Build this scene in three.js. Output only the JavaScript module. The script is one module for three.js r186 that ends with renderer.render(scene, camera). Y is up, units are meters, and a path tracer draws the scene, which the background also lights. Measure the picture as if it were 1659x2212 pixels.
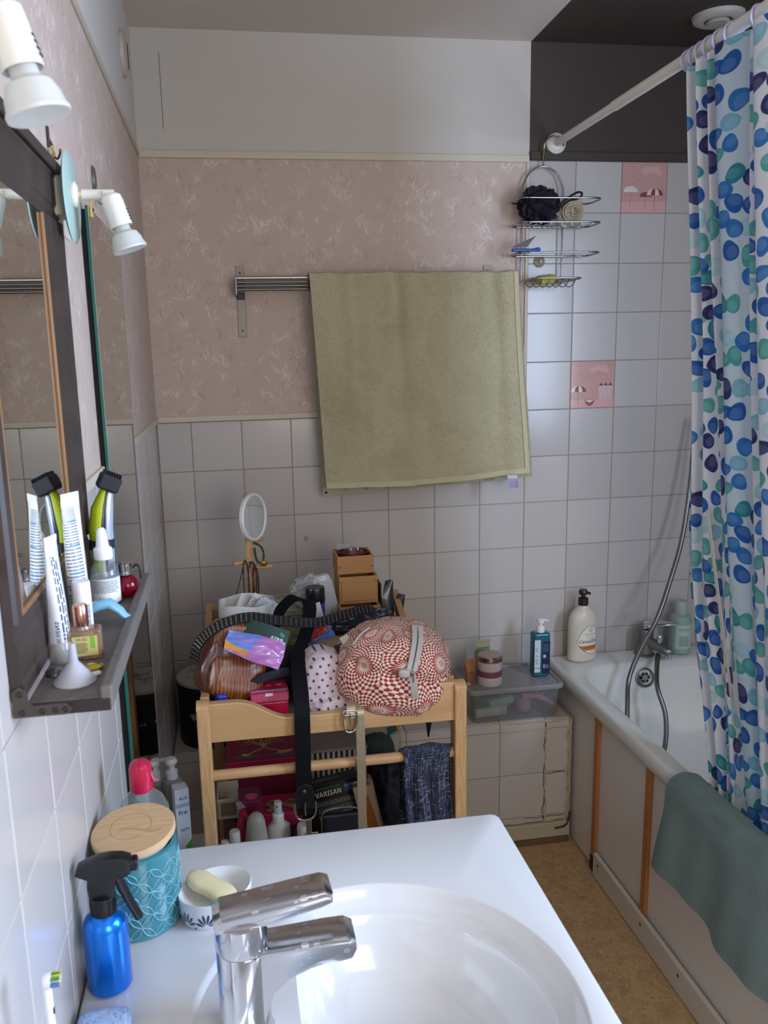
import * as THREE from 'three';
import { RoundedBoxGeometry } from 'three/addons/geometries/RoundedBoxGeometry.js';
import { mergeGeometries, toCreasedNormals } from 'three/addons/utils/BufferGeometryUtils.js';
import { ImprovedNoise } from 'three/addons/math/ImprovedNoise.js';
import { RectAreaLightUniformsLib } from 'three/addons/lights/RectAreaLightUniformsLib.js';

// ------------------------------------------------------------------ camera, sky, daylight, exposure
const scene = new THREE.Scene();
const camera = new THREE.PerspectiveCamera(64.24, 1659 / 2212, 0.02, 30);
camera.position.set(0.2155, 1.591, 2.5354);
camera.rotation.set(-0.1934, -0.1555, -0.0238, 'YXZ');
camera.setViewOffset(1659, 2212, 54.07, -4.17, 1659, 2212);
camera.focus = 2.35; camera.userData.fStop = 12;
scene.background = new THREE.Color().setRGB(0.9, 1.0, 1.12);
RectAreaLightUniformsLib.init();
const WIN = { x: 2.02, y0: 1.12, y1: 2.17, z0: 1.7, z1: 2.75 };      // window in the right wall, behind the shower curtain
const daylight = new THREE.RectAreaLight(new THREE.Color().setRGB(0.67, 0.88, 1.27), 18, WIN.z1 - WIN.z0 - 0.1, WIN.y1 - WIN.y0 - 0.1);
daylight.position.set(WIN.x - 0.03, (WIN.y0 + WIN.y1) / 2, (WIN.z0 + WIN.z1) / 2);
daylight.lookAt(0, (WIN.y0 + WIN.y1) / 2, (WIN.z0 + WIN.z1) / 2);
daylight.name = 'window_daylight';
scene.add(daylight);
const WIN2 = { x0: 0.45, x1: 1.3, y0: 1.08, y1: 2.12 };                  // frosted window in the near wall, behind the camera
const backlight = new THREE.RectAreaLight(new THREE.Color().setRGB(1.0, 0.92, 0.83), 6.2, WIN2.x1 - WIN2.x0 - 0.1, WIN2.y1 - WIN2.y0 - 0.1);
backlight.position.set((WIN2.x0 + WIN2.x1) / 2, (WIN2.y0 + WIN2.y1) / 2, 3.18);
backlight.lookAt((WIN2.x0 + WIN2.x1) / 2, (WIN2.y0 + WIN2.y1) / 2, 0);
backlight.name = 'frosted_window_daylight';
scene.add(backlight);
const renderer = new THREE.WebGLRenderer({ antialias: true });
renderer.toneMapping = THREE.LinearToneMapping;
renderer.toneMappingExposure = 1.0;
renderer.shadowMap.enabled = true;

// ------------------------------------------------------------------ helpers
let seed = 12345;
const rnd = () => { seed = (seed * 1664525 + 1013904223) >>> 0; return seed / 4294967296; };
const rr = (a, b) => a + (b - a) * rnd();
const PI = Math.PI, sin = Math.sin, cos = Math.cos;
const V = (x, y, z) => new THREE.Vector3(x, y, z);
const noise = new ImprovedNoise();
const N3 = (x, y, z) => noise.noise(x, y, z);
const sstep = (a, b, x) => { const t = Math.min(1, Math.max(0, (x - a) / (b - a))); return t * t * (3 - 2 * t); };
const lerp = (a, b, t) => a + (b - a) * t;
const used = {};
function numbered(n) { used[n] = (used[n] ?? -1) + 1; return used[n] ? n + '_' + String(used[n]).padStart(3, '0') : n; }
function tag(o, label, category, group) { o.userData.label = label; o.userData.category = category; if (group) o.userData.group = group; return o; }
function thing(name, label, category, p = [0, 0, 0], ry = 0, group) {
  const o = new THREE.Group(); o.name = numbered(name); o.position.set(...p); o.rotation.y = ry; scene.add(o);
  return tag(o, label, category, group);
}
function part(parent, name, geo, mat, p, r) {
  const m = new THREE.Mesh(geo, mat); m.name = numbered(name);
  if (p) m.position.set(...p);
  if (r) m.rotation.set(...r);
  parent.add(m); return m;
}
const single = (name, label, cat, geo, mat, p, r, group) => tag(part(scene, name, geo, mat, p, r), label, cat, group);
function struct(name, geo, mat, p, r) { const m = part(scene, name, geo, mat, p, r); m.userData.kind = 'structure'; return m; }
function structGroup(name) { const o = new THREE.Group(); o.name = name; o.userData.kind = 'structure'; scene.add(o); return o; }

const M = (color, roughness = 0.6, o = {}) => new THREE.MeshPhysicalMaterial({ color, roughness, ...o });
const metal = (color, roughness = 0.15) => new THREE.MeshPhysicalMaterial({ color, roughness, metalness: 1 });
function canvas(w, h, draw, srgb = true) {
  const c = document.createElement('canvas'); c.width = w; c.height = h;
  draw(c.getContext('2d'), w, h);
  const t = new THREE.CanvasTexture(c); t.wrapS = t.wrapT = THREE.RepeatWrapping;
  if (srgb) t.colorSpace = THREE.SRGBColorSpace;
  return t;
}
const rep = (t, x, y) => { const c = t.clone(); c.repeat.set(x, y); c.needsUpdate = true; return c; };
const rb = (w, h, d, r = 0.003, s = 2) => new RoundedBoxGeometry(w, h, d, s, Math.min(r, w / 2.01, h / 2.01, d / 2.01));
const crease = (g, a = 0.7) => toCreasedNormals(g.scale(2000, 2000, 2000), a).scale(1 / 2000, 1 / 2000, 1 / 2000);   // its weld step is in whole centimetres
const planar = (g, s, t = s) => { const p = g.attributes.position, u = g.attributes.uv; for (let i = 0; i < p.count; i++) u.setXY(i, p.getX(i) * s, p.getY(i) * t); return g; };
const lat = (pts, seg = 40, ph = 0, len = PI * 2) => crease(new THREE.LatheGeometry(pts.map(([r, y]) => new THREE.Vector2(r, y)), seg, ph, len), 0.6);
const cyl = (r0, r1, h, seg = 28, open = false) => new THREE.CylinderGeometry(r0, r1, h, seg, 1, open);
const wrapLabel = (r, h, a0, da, y = 0, r2 = r) => new THREE.CylinderGeometry(r2, r, h, 24, 1, true, a0, da).translate(0, y, 0);
const crv = (pts, closed = false) => new THREE.CatmullRomCurve3(pts.map((p) => (p.isVector3 ? p : V(...p))), closed, 'centripetal');
const tube = (pts, r, n = 40, rs = 10, closed = false) => new THREE.TubeGeometry(crv(pts, closed), n, r, rs, closed);
const shape = (pts) => new THREE.Shape(pts.map(([x, y]) => new THREE.Vector2(x, y)));
const ext = (s, depth, bevel = 0, o = {}) => new THREE.ExtrudeGeometry(s, { depth, bevelEnabled: bevel > 0, bevelSize: bevel, bevelThickness: bevel, bevelSegments: 2, curveSegments: 16, ...o });
function geoFrom(pos, uv, idx) {
  const g = new THREE.BufferGeometry();
  g.setAttribute('position', new THREE.Float32BufferAttribute(pos, 3)); g.setAttribute('uv', new THREE.Float32BufferAttribute(uv, 2));
  g.setIndex(idx); g.computeVertexNormals(); return g;
}
function loft(loops, { capStart = false, capEnd = false, angle = 0.6 } = {}) {   // closed rings with equal counts, given bottom to top counter-clockwise
  const n = loops[0].length, pos = [], uv = [], idx = [];
  loops.forEach((L, j) => { for (let i = 0; i <= n; i++) { const p = L[i % n]; pos.push(p.x, p.y, p.z); uv.push(i / n, j / (loops.length - 1)); } });
  const w = n + 1;
  for (let j = 0; j < loops.length - 1; j++) for (let i = 0; i < n; i++) { const a = j * w + i, b = a + 1, c = a + w, d = c + 1; idx.push(a, c, b, b, c, d); }
  const cap = (L, flip) => {
    const c = L.reduce((s, p) => s.add(p), V(0, 0, 0)).divideScalar(n), b = pos.length / 3;
    pos.push(c.x, c.y, c.z); uv.push(0.5, 0.5);
    for (const p of L) { pos.push(p.x, p.y, p.z); uv.push(0.5, 0.5); }
    for (let i = 0; i < n; i++) flip ? idx.push(b, b + 1 + ((i + 1) % n), b + 1 + i) : idx.push(b, b + 1 + i, b + 1 + ((i + 1) % n));
  };
  if (capStart) cap(loops[0], false);
  if (capEnd) cap(loops[loops.length - 1], true);
  return crease(geoFrom(pos, uv, idx), angle);
}
function rrect(cx, cz, hx, hz, r, y, ca = 9, ed = 6) {           // ring of points in the xz plane
  const out = []; r = Math.min(r, hx * 0.999, hz * 0.999);
  const cs = [[hx - r, hz - r, 0], [-(hx - r), hz - r, PI / 2], [-(hx - r), -(hz - r), PI], [hx - r, -(hz - r), 1.5 * PI]];
  cs.forEach(([x, z, a], k) => {
    for (let i = 0; i <= ca; i++) { const t = a + (i / ca) * PI / 2; out.push(V(cx + x + r * cos(t), y, cz + z + r * sin(t))); }
    const nx = cs[(k + 1) % 4], a2 = nx[2], p = out[out.length - 1], q = V(cx + nx[0] + r * cos(a2), y, cz + nx[1] + r * sin(a2));
    for (let i = 1; i < ed; i++) out.push(p.clone().lerp(q, i / ed));
  });
  return out;
}
function surf(nu, nv, fn, th = 0, su = 1, sv = 1) {               // sheet; th > 0 makes it a closed slab
  const P = [];
  for (let j = 0; j <= nv; j++) for (let i = 0; i <= nu; i++) P.push(fn(i / nu, j / nv));
  const pos = [], uv = [], idx = [], w = nu + 1, cnt = P.length;
  P.forEach((p, k) => { pos.push(p.x, p.y, p.z); uv.push(((k % w) / nu) * su, (1 - Math.floor(k / w) / nv) * sv); });
  for (let j = 0; j < nv; j++) for (let i = 0; i < nu; i++) { const a = j * w + i; idx.push(a, a + w, a + 1, a + 1, a + w, a + w + 1); }
  let g = geoFrom(pos, uv, idx);
  if (!th) return g;
  const nrm = g.attributes.normal.array;
  for (let k = 0; k < cnt; k++) { pos.push(pos[k * 3] - nrm[k * 3] * th, pos[k * 3 + 1] - nrm[k * 3 + 1] * th, pos[k * 3 + 2] - nrm[k * 3 + 2] * th); uv.push(uv[k * 2], uv[k * 2 + 1]); }
  const m = idx.length;
  for (let k = 0; k < m; k += 3) idx.push(idx[k] + cnt, idx[k + 2] + cnt, idx[k + 1] + cnt);
  const edge = (a, b) => idx.push(a, b, a + cnt, b, b + cnt, a + cnt);
  for (let i = 0; i < nu; i++) { edge(i, i + 1); edge(nv * w + i + 1, nv * w + i); }
  for (let j = 0; j < nv; j++) { edge((j + 1) * w, j * w); edge(j * w + nu, (j + 1) * w + nu); }
  g = geoFrom(pos, uv, idx);
  return crease(g, 1.0);
}
function strap(pts, dirs, w, th, n = 60, su = 1, sv = 1) {        // band that follows pts; dirs = direction across the band at each point
  const c = crv(pts), L = c.getLength(), D = dirs.map((d) => V(...d).normalize());
  return surf(n, 2, (u, v) => {
    const k = u * (D.length - 1), i = Math.min(D.length - 2, Math.floor(k)), d = D[i].clone().lerp(D[i + 1], k - i).normalize();
    return c.getPoint(u).addScaledVector(d, (v - 0.5) * w);
  }, th, su * L, sv * w);
}
function blob(rx, ry, rz, e = 1, disp = null, sx = 64, sy = 44) { // rounded lump: superellipsoid with a displacement by direction
  const g = new THREE.SphereGeometry(1, sx, sy), p = g.attributes.position, s = (v) => Math.sign(v) * Math.pow(Math.abs(v), e);
  for (let i = 0; i < p.count; i++) {
    const d = V(p.getX(i), p.getY(i), p.getZ(i)), k = disp ? disp(d) : 1;
    p.setXYZ(i, s(d.x) * rx * k, s(d.y) * ry * k, s(d.z) * rz * k);
  }
  g.computeVertexNormals();
  const nn = g.attributes.normal, w = sx + 1;                     // close the seam's normals
  for (let j = 0; j <= sy; j++) { const a = j * w, b = a + sx, v = V(nn.getX(a) + nn.getX(b), nn.getY(a) + nn.getY(b), nn.getZ(a) + nn.getZ(b)).normalize(); nn.setXYZ(a, v.x, v.y, v.z); nn.setXYZ(b, v.x, v.y, v.z); }
  return g;
}
const merge = (list) => mergeGeometries(list.map((g) => { const q = g.index ? g.toNonIndexed() : g; for (const k of Object.keys(q.attributes)) if (!['position', 'normal', 'uv'].includes(k)) q.deleteAttribute(k); return q; }));
function lines(g, x, y, w, n, h, col, lh = 0.55) {                // rows of tiny print
  g.fillStyle = col;
  for (let i = 0; i < n; i++) { let a = x; const end = x + w * rr(0.75, 1); while (a < end) { const k = rr(0.03, 0.1) * w; g.fillRect(a, y + i * h, Math.min(k, end - a), h * lh); a += k + w * 0.018; } }
}
const text = (g, s, x, y, font, col, align = 'center') => { g.font = font; g.fillStyle = col; g.textAlign = align; g.textBaseline = 'middle'; g.fillText(s, x, y); };

// ------------------------------------------------------------------ shared materials
const speck = (n, lo, hi, sx, sy) => canvas(n, n, (g) => {
  const im = g.createImageData(n, n);
  for (let y = 0; y < n; y++) for (let x = 0; x < n; x++) {
    const v = lerp(lo, hi, 0.5 + 0.5 * (0.6 * N3(x * sx, y * sy, 3.1) + 0.4 * N3(x * sx * 2.7, y * sy * 2.7, 9.2)) + (rnd() - 0.5) * 0.25), k = (y * n + x) * 4;
    im.data[k] = im.data[k + 1] = im.data[k + 2] = Math.max(0, Math.min(255, v)); im.data[k + 3] = 255;
  }
  g.putImageData(im, 0, 0);
}, false);
const woodTex = (a, b, rings = 22) => canvas(512, 512, (g) => {
  const im = g.createImageData(512, 512), A = new THREE.Color(a), B = new THREE.Color(b);
  const ca = [A.r, A.g, A.b].map((v) => Math.pow(v, 1 / 2.2) * 255), cb = [B.r, B.g, B.b].map((v) => Math.pow(v, 1 / 2.2) * 255);
  for (let y = 0; y < 512; y++) for (let x = 0; x < 512; x++) {
    const w = 0.5 + 0.5 * sin((y / 512) * rings * 6.28 + N3(x * 0.004, y * 0.012, 1) * 9), f = 0.5 + 0.5 * N3(x * 0.02, y * 0.4, 5), t = Math.min(1, Math.max(0, 0.45 * w + 0.55 * f)), k = (y * 512 + x) * 4;
    for (let c = 0; c < 3; c++) im.data[k + c] = lerp(ca[c], cb[c], t);
    im.data[k + 3] = 255;
  }
  g.putImageData(im, 0, 0);
});
const beechMap = woodTex('#b88a58', '#cfa878', 9), bambooMap = woodTex('#a5703a', '#bd8a50', 16), lidMap = woodTex('#c9a374', '#dcbb90', 12);
const beech = M(0xffffff, 0.45, { map: beechMap }), bamboo = M(0xffffff, 0.5, { map: bambooMap }), lidWood = M(0xffffff, 0.6, { map: lidMap });
const fineBump = speck(256, 60, 200, 0.2, 0.2);
const chrome = metal(0xd8d8da, 0.08), steel = metal(0xa9a7a4, 0.32), dullSteel = metal(0x8d8a86, 0.4), gold = metal(0xcfae5a, 0.25), copper = metal(0xd9a08a, 0.16);
const white = M(0xe4e2dc, 0.35), enamel = M(0xdad8d0, 0.14, { clearcoat: 0.6, clearcoatRoughness: 0.08 }), cream = M(0xd9d2c0, 0.5);
const black = M(0x0d0d10, 0.45), blackGloss = M(0x101013, 0.25), darkPlastic = M(0x17171a, 0.35), softBlack = M(0x0b0b10, 0.85);
const tileMat = M(0xc9c7c5, 0.13, { clearcoat: 0.5, clearcoatRoughness: 0.06 });
const groutMat = M(0x9a938a, 0.9), creamTrim = M(0xcfc3ae, 0.55), whitePaint = M(0xc9c2b8, 0.75), darkPaint = M(0x423730, 0.7);
const glassClear = M(0xffffff, 0.03, { transmission: 1, thickness: 0.01, ior: 1.45 });
const thinClear = M(0xf4f6f4, 0.08, { transmission: 1, thickness: 0, ior: 1.3 });

// ------------------------------------------------------------------ room shell
const RX = 2.02, RZ = 3.2, RY = 2.492;
const pinkDraw = (g, w, h) => {
  g.fillStyle = '#c6b0a1'; g.fillRect(0, 0, w, h);
  for (let i = 0; i < 2600; i++) { g.globalAlpha = rr(0.03, 0.1); g.fillStyle = rnd() < 0.5 ? '#ba9e90' : '#d2beb0'; g.beginPath(); g.ellipse(rnd() * w, rnd() * h, rr(4, 22), rr(3, 12), rnd() * 3, 0, 7); g.fill(); }
  g.lineCap = 'round';
  for (let i = 0; i < 520; i++) {                                  // feathery dabs left by the plaster sponge
    const x = rnd() * w, y = rnd() * h, a = rr(-2.4, -0.7), s = rr(0.5, 1.5);
    g.strokeStyle = rnd() < 0.75 ? '#e6d8ce' : '#b0958b';
    for (let k = 0; k < 9; k++) { g.globalAlpha = rr(0.1, 0.5); g.lineWidth = rr(0.8, 5) * s; const b = a + rr(-0.7, 0.7), px = x + rr(-14, 14) * s, py = y + rr(-14, 14) * s, l = rr(5, 26) * s; g.beginPath(); g.moveTo(px, py); g.quadraticCurveTo(px + cos(b) * l * 0.5 + rr(-4, 4), py + sin(b) * l * 0.5 + rr(-4, 4), px + cos(b) * l, py + sin(b) * l); g.stroke(); }
  }
  g.globalAlpha = 1;
};
const pinkMap = canvas(1024, 1024, pinkDraw), pinkBump = canvas(512, 512, (g, w, h) => {
  g.fillStyle = '#808080'; g.fillRect(0, 0, w, h);
  for (let i = 0; i < 2200; i++) { const v = rnd() < 0.5 ? 40 : 215; g.strokeStyle = `rgba(${v},${v},${v},${rr(0.1, 0.4)})`; g.lineWidth = rr(1, 3); const x = rnd() * w, y = rnd() * h, a = rr(-2.3, -0.8); g.beginPath(); g.moveTo(x, y); g.lineTo(x + cos(a) * rr(4, 22), y + sin(a) * rr(4, 22)); g.stroke(); }
}, false);
const pinkMat = (rx, ry) => M(0xffffff, 0.62, { map: rep(pinkMap, rx, ry), bumpMap: rep(pinkBump, rx * 1.3, ry * 1.3), bumpScale: 0.0022 });
const floorMap = canvas(1024, 1024, (g, w, h) => {
  g.fillStyle = '#bd9a6e'; g.fillRect(0, 0, w, h);
  for (let i = 0; i < 420; i++) { g.globalAlpha = rr(0.05, 0.2); g.fillStyle = rnd() < 0.6 ? '#7d6244' : '#8a7a58'; g.beginPath(); g.ellipse(rnd() * w, rnd() * h, rr(10, 46), rr(8, 30), rnd() * 3, 0, 7); g.fill(); }
  for (let i = 0; i < 9000; i++) { g.globalAlpha = rr(0.08, 0.45); g.fillStyle = ['#94714a', '#d2b083', '#6f5638', '#c49c68', '#dcc096', '#7c7050'][Math.floor(rnd() * 6)]; g.beginPath(); g.ellipse(rnd() * w, rnd() * h, rr(1, 9), rr(1, 5), rnd() * 3, 0, 7); g.fill(); }
  g.globalAlpha = 1;
});
struct('floor', new THREE.BoxGeometry(RX + 0.3, 0.1, RZ + 0.3), M(0xffffff, 0.5, { map: rep(floorMap, 3, 4.5), bumpMap: fineBump, bumpScale: 0.0006 }), [RX / 2, -0.05, RZ / 2]);
{ // ceiling: pale field and the dark painted strip over the bath
  const c = structGroup('ceiling');
  part(c, 'pale_field', new THREE.BoxGeometry(1.165 + 0.15, 0.1, RZ + 0.3), M(0xd3c8bd, 0.8), [(1.165 - 0.15) / 2, RY + 0.05, RZ / 2]);
  part(c, 'dark_field', new THREE.BoxGeometry(RX - 1.165 + 0.15, 0.1, RZ + 0.3), darkPaint, [(1.165 + RX + 0.15) / 2, RY + 0.05, RZ / 2]);
}
// one glazed tile: flat face with bevelled edges, corner normals leaning outwards as on a slightly domed glaze
const tileCache = {};
function tileGeo(w, h, key = '') {
  const k = w.toFixed(3) + h.toFixed(3) + key; if (tileCache[k]) return tileCache[k];
  const b = 0.0016, t = 0.003, pos = [], nor = [], uv = [], idx = [], x = w / 2 - 0.0008, y = h / 2 - 0.0008;
  const quad = (ps, ns) => { const s = pos.length / 3; ps.forEach((p, i) => { pos.push(...p); nor.push(...ns[i]); uv.push(p[0] / w + 0.5, p[1] / h + 0.5); }); idx.push(s, s + 1, s + 2, s, s + 2, s + 3); };
  const q = [[-x + b, -y + b], [x - b, -y + b], [x - b, y - b], [-x + b, y - b]], o = [[-x, -y], [x, -y], [x, y], [-x, y]], lean = 0.01;
  const nn = (p) => V(Math.sign(p[0]) * lean, Math.sign(p[1]) * lean, 1).normalize().toArray();
  quad(q.map((p) => [...p, 0]), q.map(nn));
  for (let i = 0; i < 4; i++) {
    const j = (i + 1) % 4, n = V(o[i][0] + o[j][0], o[i][1] + o[j][1], 0).normalize(), m = n.clone().add(V(0, 0, 1)).normalize().toArray();
    quad([[...o[i], -b], [...o[j], -b], [...q[j], 0], [...q[i], 0]], [m, m, m, m]);
    quad([[...o[i], -t], [...o[j], -t], [...o[j], -b], [...o[i], -b]], [n, n, n, n].map((v) => v.toArray()));
  }
  const g = new THREE.BufferGeometry();
  g.setAttribute('position', new THREE.Float32BufferAttribute(pos, 3)); g.setAttribute('normal', new THREE.Float32BufferAttribute(nor, 3)); g.setAttribute('uv', new THREE.Float32BufferAttribute(uv, 2)); g.setIndex(idx);
  return (tileCache[k] = g);
}
const tileMats = [0xc3bbb4, 0xc6beb7, 0xbfb7b0].map((c) => M(c, 0.22, { specularIntensity: 0.8 }));
function tileWall(parent, axis, us, ys, at, skip) {                 // axis 'z': wall facing +z; 'x': wall facing +x, us run along z
  for (let i = 0; i + 1 < us.length; i++) for (let j = 0; j + 1 < ys.length; j++) {
    const u0 = us[i], u1 = us[i + 1], y0 = ys[j], y1 = ys[j + 1]; if (skip && skip(u0, u1, y0, y1)) continue;
    const w = u1 - u0, h = y1 - y0, m = part(parent, 'tile', tileGeo(w, h), tileMats[Math.floor(rnd() * 3)]), c = (u0 + u1) / 2, e = () => rr(-0.0022, 0.0022);
    if (axis === 'z') { m.position.set(c, (y0 + y1) / 2, at); m.rotation.set(e(), e(), 0); } else { m.position.set(at, (y0 + y1) / 2, c); m.rotation.set(e(), PI / 2 + e(), 0, 'YXZ'); }
  }
}
const COL = [0.001]; for (let i = 1; i <= 13; i++) COL.push(0.152 * i - 0.05);
const ROWL = [0.433]; for (let j = 6; j >= 0; j--) ROWL.push(1.40 - 0.152 * j);
const ROWU = []; for (let j = 0; j <= 5; j++) ROWU.push(1.40 + 0.152 * j);
{ // back wall
  const w = structGroup('wall_back');
  part(w, 'masonry', new THREE.BoxGeometry(RX + 0.3, RY + 0.1, 0.12), groutMat, [RX / 2, RY / 2, -0.0628]);
  tileWall(w, 'z', COL, ROWL, 0, (u0, u1, y0, y1) => u0 > 1.25 && y1 < 0.55);
  const art = (draw) => M(0xffffff, 0.13, { map: canvas(512, 512, draw), clearcoat: 0.5, clearcoatRoughness: 0.06 });
  const sky = (g) => {
    g.fillStyle = '#cf9f96'; g.fillRect(0, 0, 512, 512);
    g.strokeStyle = '#c07a74'; g.lineWidth = 5; g.globalAlpha = 0.6;
    for (const [x, y, s] of [[90, 150, 1], [330, 130, 1.1], [180, 190, 0.8]]) { g.beginPath(); g.moveTo(x - 60 * s, y + 60 * s); g.quadraticCurveTo(x - 20 * s, y - 40 * s, x + 20 * s, y); g.quadraticCurveTo(x + 40 * s, y - 10 * s, x + 80 * s, y + 40 * s); g.stroke(); }
    g.fillStyle = '#dcb8ae'; for (const [x, y] of [[300, 70], [340, 90], [380, 70], [260, 100], [400, 110]]) { g.beginPath(); g.ellipse(x, y, 50, 26, 0.2, 0, 7); g.fill(); }
    g.globalAlpha = 1; g.fillStyle = '#a85a58'; for (let i = 0; i < 7; i++) g.fillRect(rr(60, 460), rr(20, 90), rr(6, 16), 4);
  };
  const brolly = (g, x, y, s, a, b) => {
    g.strokeStyle = '#9c5a57'; g.lineWidth = 4; g.beginPath(); g.moveTo(x, y); g.lineTo(x - 6 * s, y + 150 * s); g.stroke();
    for (let k = 0; k < 4; k++) { g.fillStyle = k % 2 ? a : b; g.beginPath(); g.moveTo(x, y - 48 * s); g.quadraticCurveTo(x + (k - 2) * 42 * s, y - 44 * s, x + (k - 2) * 40 * s, y + 12 * s); g.lineTo(x + (k - 1) * 40 * s, y + 12 * s); g.quadraticCurveTo(x + (k - 1) * 36 * s, y - 44 * s, x, y - 48 * s); g.fill(); }
  };
  const beachA = art((g) => { sky(g); g.fillStyle = '#c4928a'; g.fillRect(0, 330, 512, 6); g.fillStyle = '#e0aca4'; g.fillRect(0, 400, 512, 112); brolly(g, 105, 290, 1.0, '#e8d9cf', '#eadfd6'); brolly(g, 275, 340, 0.85, '#8f3f47', '#9c4a50'); brolly(g, 380, 320, 1.15, '#8f3f47', '#e6d0c8'); });
  const beachB = art((g) => {
    sky(g); g.fillStyle = '#e0aca4'; g.fillRect(0, 420, 512, 92); brolly(g, 95, 320, 1.1, '#8f3f47', '#e8d9cf');
    for (let k = 0; k < 3; k++) { const x = 330 + k * 54; g.fillStyle = '#e8ddd5'; g.fillRect(x, 270, 50, 150); g.fillStyle = '#a85a58'; for (let q = 0; q < 4; q++) g.fillRect(x + 6 + q * 12, 280, 4, 140); g.fillStyle = '#8f3f47'; g.beginPath(); g.moveTo(x - 2, 272); g.lineTo(x + 25, 236); g.lineTo(x + 52, 272); g.fill(); }
    g.fillStyle = '#a85a58'; g.beginPath(); g.moveTo(165, 420); g.lineTo(285, 420); g.quadraticCurveTo(265, 490, 225, 490); g.quadraticCurveTo(185, 490, 165, 420); g.fill(); g.fillStyle = '#ecdcd2'; g.beginPath(); g.moveTo(170, 424); g.lineTo(280, 424); g.lineTo(225, 452); g.fill();
  });
  const isA = (u, y) => Math.abs(u - 1.47) < 0.01 && Math.abs(y - 2.008) < 0.01, isB = (u, y) => Math.abs(u - 1.318) < 0.01 && Math.abs(y - 1.40) < 0.01;
  tileWall(w, 'z', COL.slice(8), ROWU, 0, (u0, u1, y0) => isA(u0, y0) || isB(u0, y0));
  const a = part(w, 'tile', tileGeo(0.152, 0.152), beachA, [1.546, 2.084, 0.0005]), b = part(w, 'tile', tileGeo(0.152, 0.152), beachB, [1.394, 1.476, 0.0005]);
  a.userData.label = 'pink tile printed with beach parasols'; b.userData.label = 'pink tile printed with bathing huts and a boat';
  part(w, 'pink_plaster', new THREE.BoxGeometry(1.157, 0.752, 0.006), pinkMat(1.3, 0.9), [0.5785, 1.789, -0.001]);
  part(w, 'upper_plaster', new THREE.BoxGeometry(1.165, 0.33, 0.006), whitePaint, [0.5825, 2.335, -0.0005]);
  part(w, 'dark_plaster', new THREE.BoxGeometry(RX - 1.165, 0.33, 0.006), darkPaint, [(RX + 1.165) / 2, 2.335, -0.0005]);
}
const strip = (name, w, h, d, p, mat = creamTrim) => struct(name, rb(w, h, d, 0.002), mat, p);
strip('trim_1', 1.16, 0.017, 0.009, [0.58, 1.4095, 0.004]);
strip('trim_2', 1.163, 0.02, 0.012, [0.582, 2.163, 0.004]);
strip('trim_3', 0.01, 0.75, 0.008, [1.1605, 1.785, 0.003]);
struct('wall_plug', new THREE.TorusGeometry(0.0055, 0.0014, 8, 20), M(0x8f877f, 0.5), [0.44, 1.018, 0.0012]);
strip('trim_4', RX - 1.166, 0.024, 0.016, [(RX + 1.166) / 2, 2.172, 0.005], darkPaint);
struct('trim_5', rb(0.0015, 0.2, 0.0015, 0.0005), M(0x5a524b, 0.8), [0.078, 2.33, 0.0025]);
{ // left wall
  const w = structGroup('wall_left');
  part(w, 'masonry', new THREE.BoxGeometry(0.12, RY + 0.1, RZ + 0.2), groutMat, [-0.0628, RY / 2, RZ / 2]);
  const zs = [0.001, 0.118, 0.27, 0.422, 0.574, 0.726, 0.878, 1.032, 1.186, 1.341, 1.497, 1.653, 1.811, 1.965, 2.12, 2.27];
  tileWall(w, 'x', zs, ROWL, 0, (u0, u1, y0, y1) => (u0 > 1.3 && y1 < 0.8));
  part(w, 'pink_plaster', new THREE.BoxGeometry(0.006, 0.752, RZ), pinkMat(3.2, 0.9), [-0.001, 1.789, RZ / 2]);
  part(w, 'upper_plaster', new THREE.BoxGeometry(0.006, 0.33, RZ), M(0xd0cbc3, 0.7), [-0.0005, 2.335, RZ / 2]);
}
struct('trim_6', rb(0.009, 0.017, 1.33, 0.002), creamTrim, [0.004, 1.4095, 0.67]);
struct('trim_8', rb(0.009, 0.017, RZ - 1.8, 0.002), creamTrim, [0.004, 1.4095, (RZ + 1.79) / 2]);
struct('trim_7', rb(0.008, 0.016, RZ - 0.02, 0.002), M(0xbfae98, 0.6), [0.003, 2.163, RZ / 2]);
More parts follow.
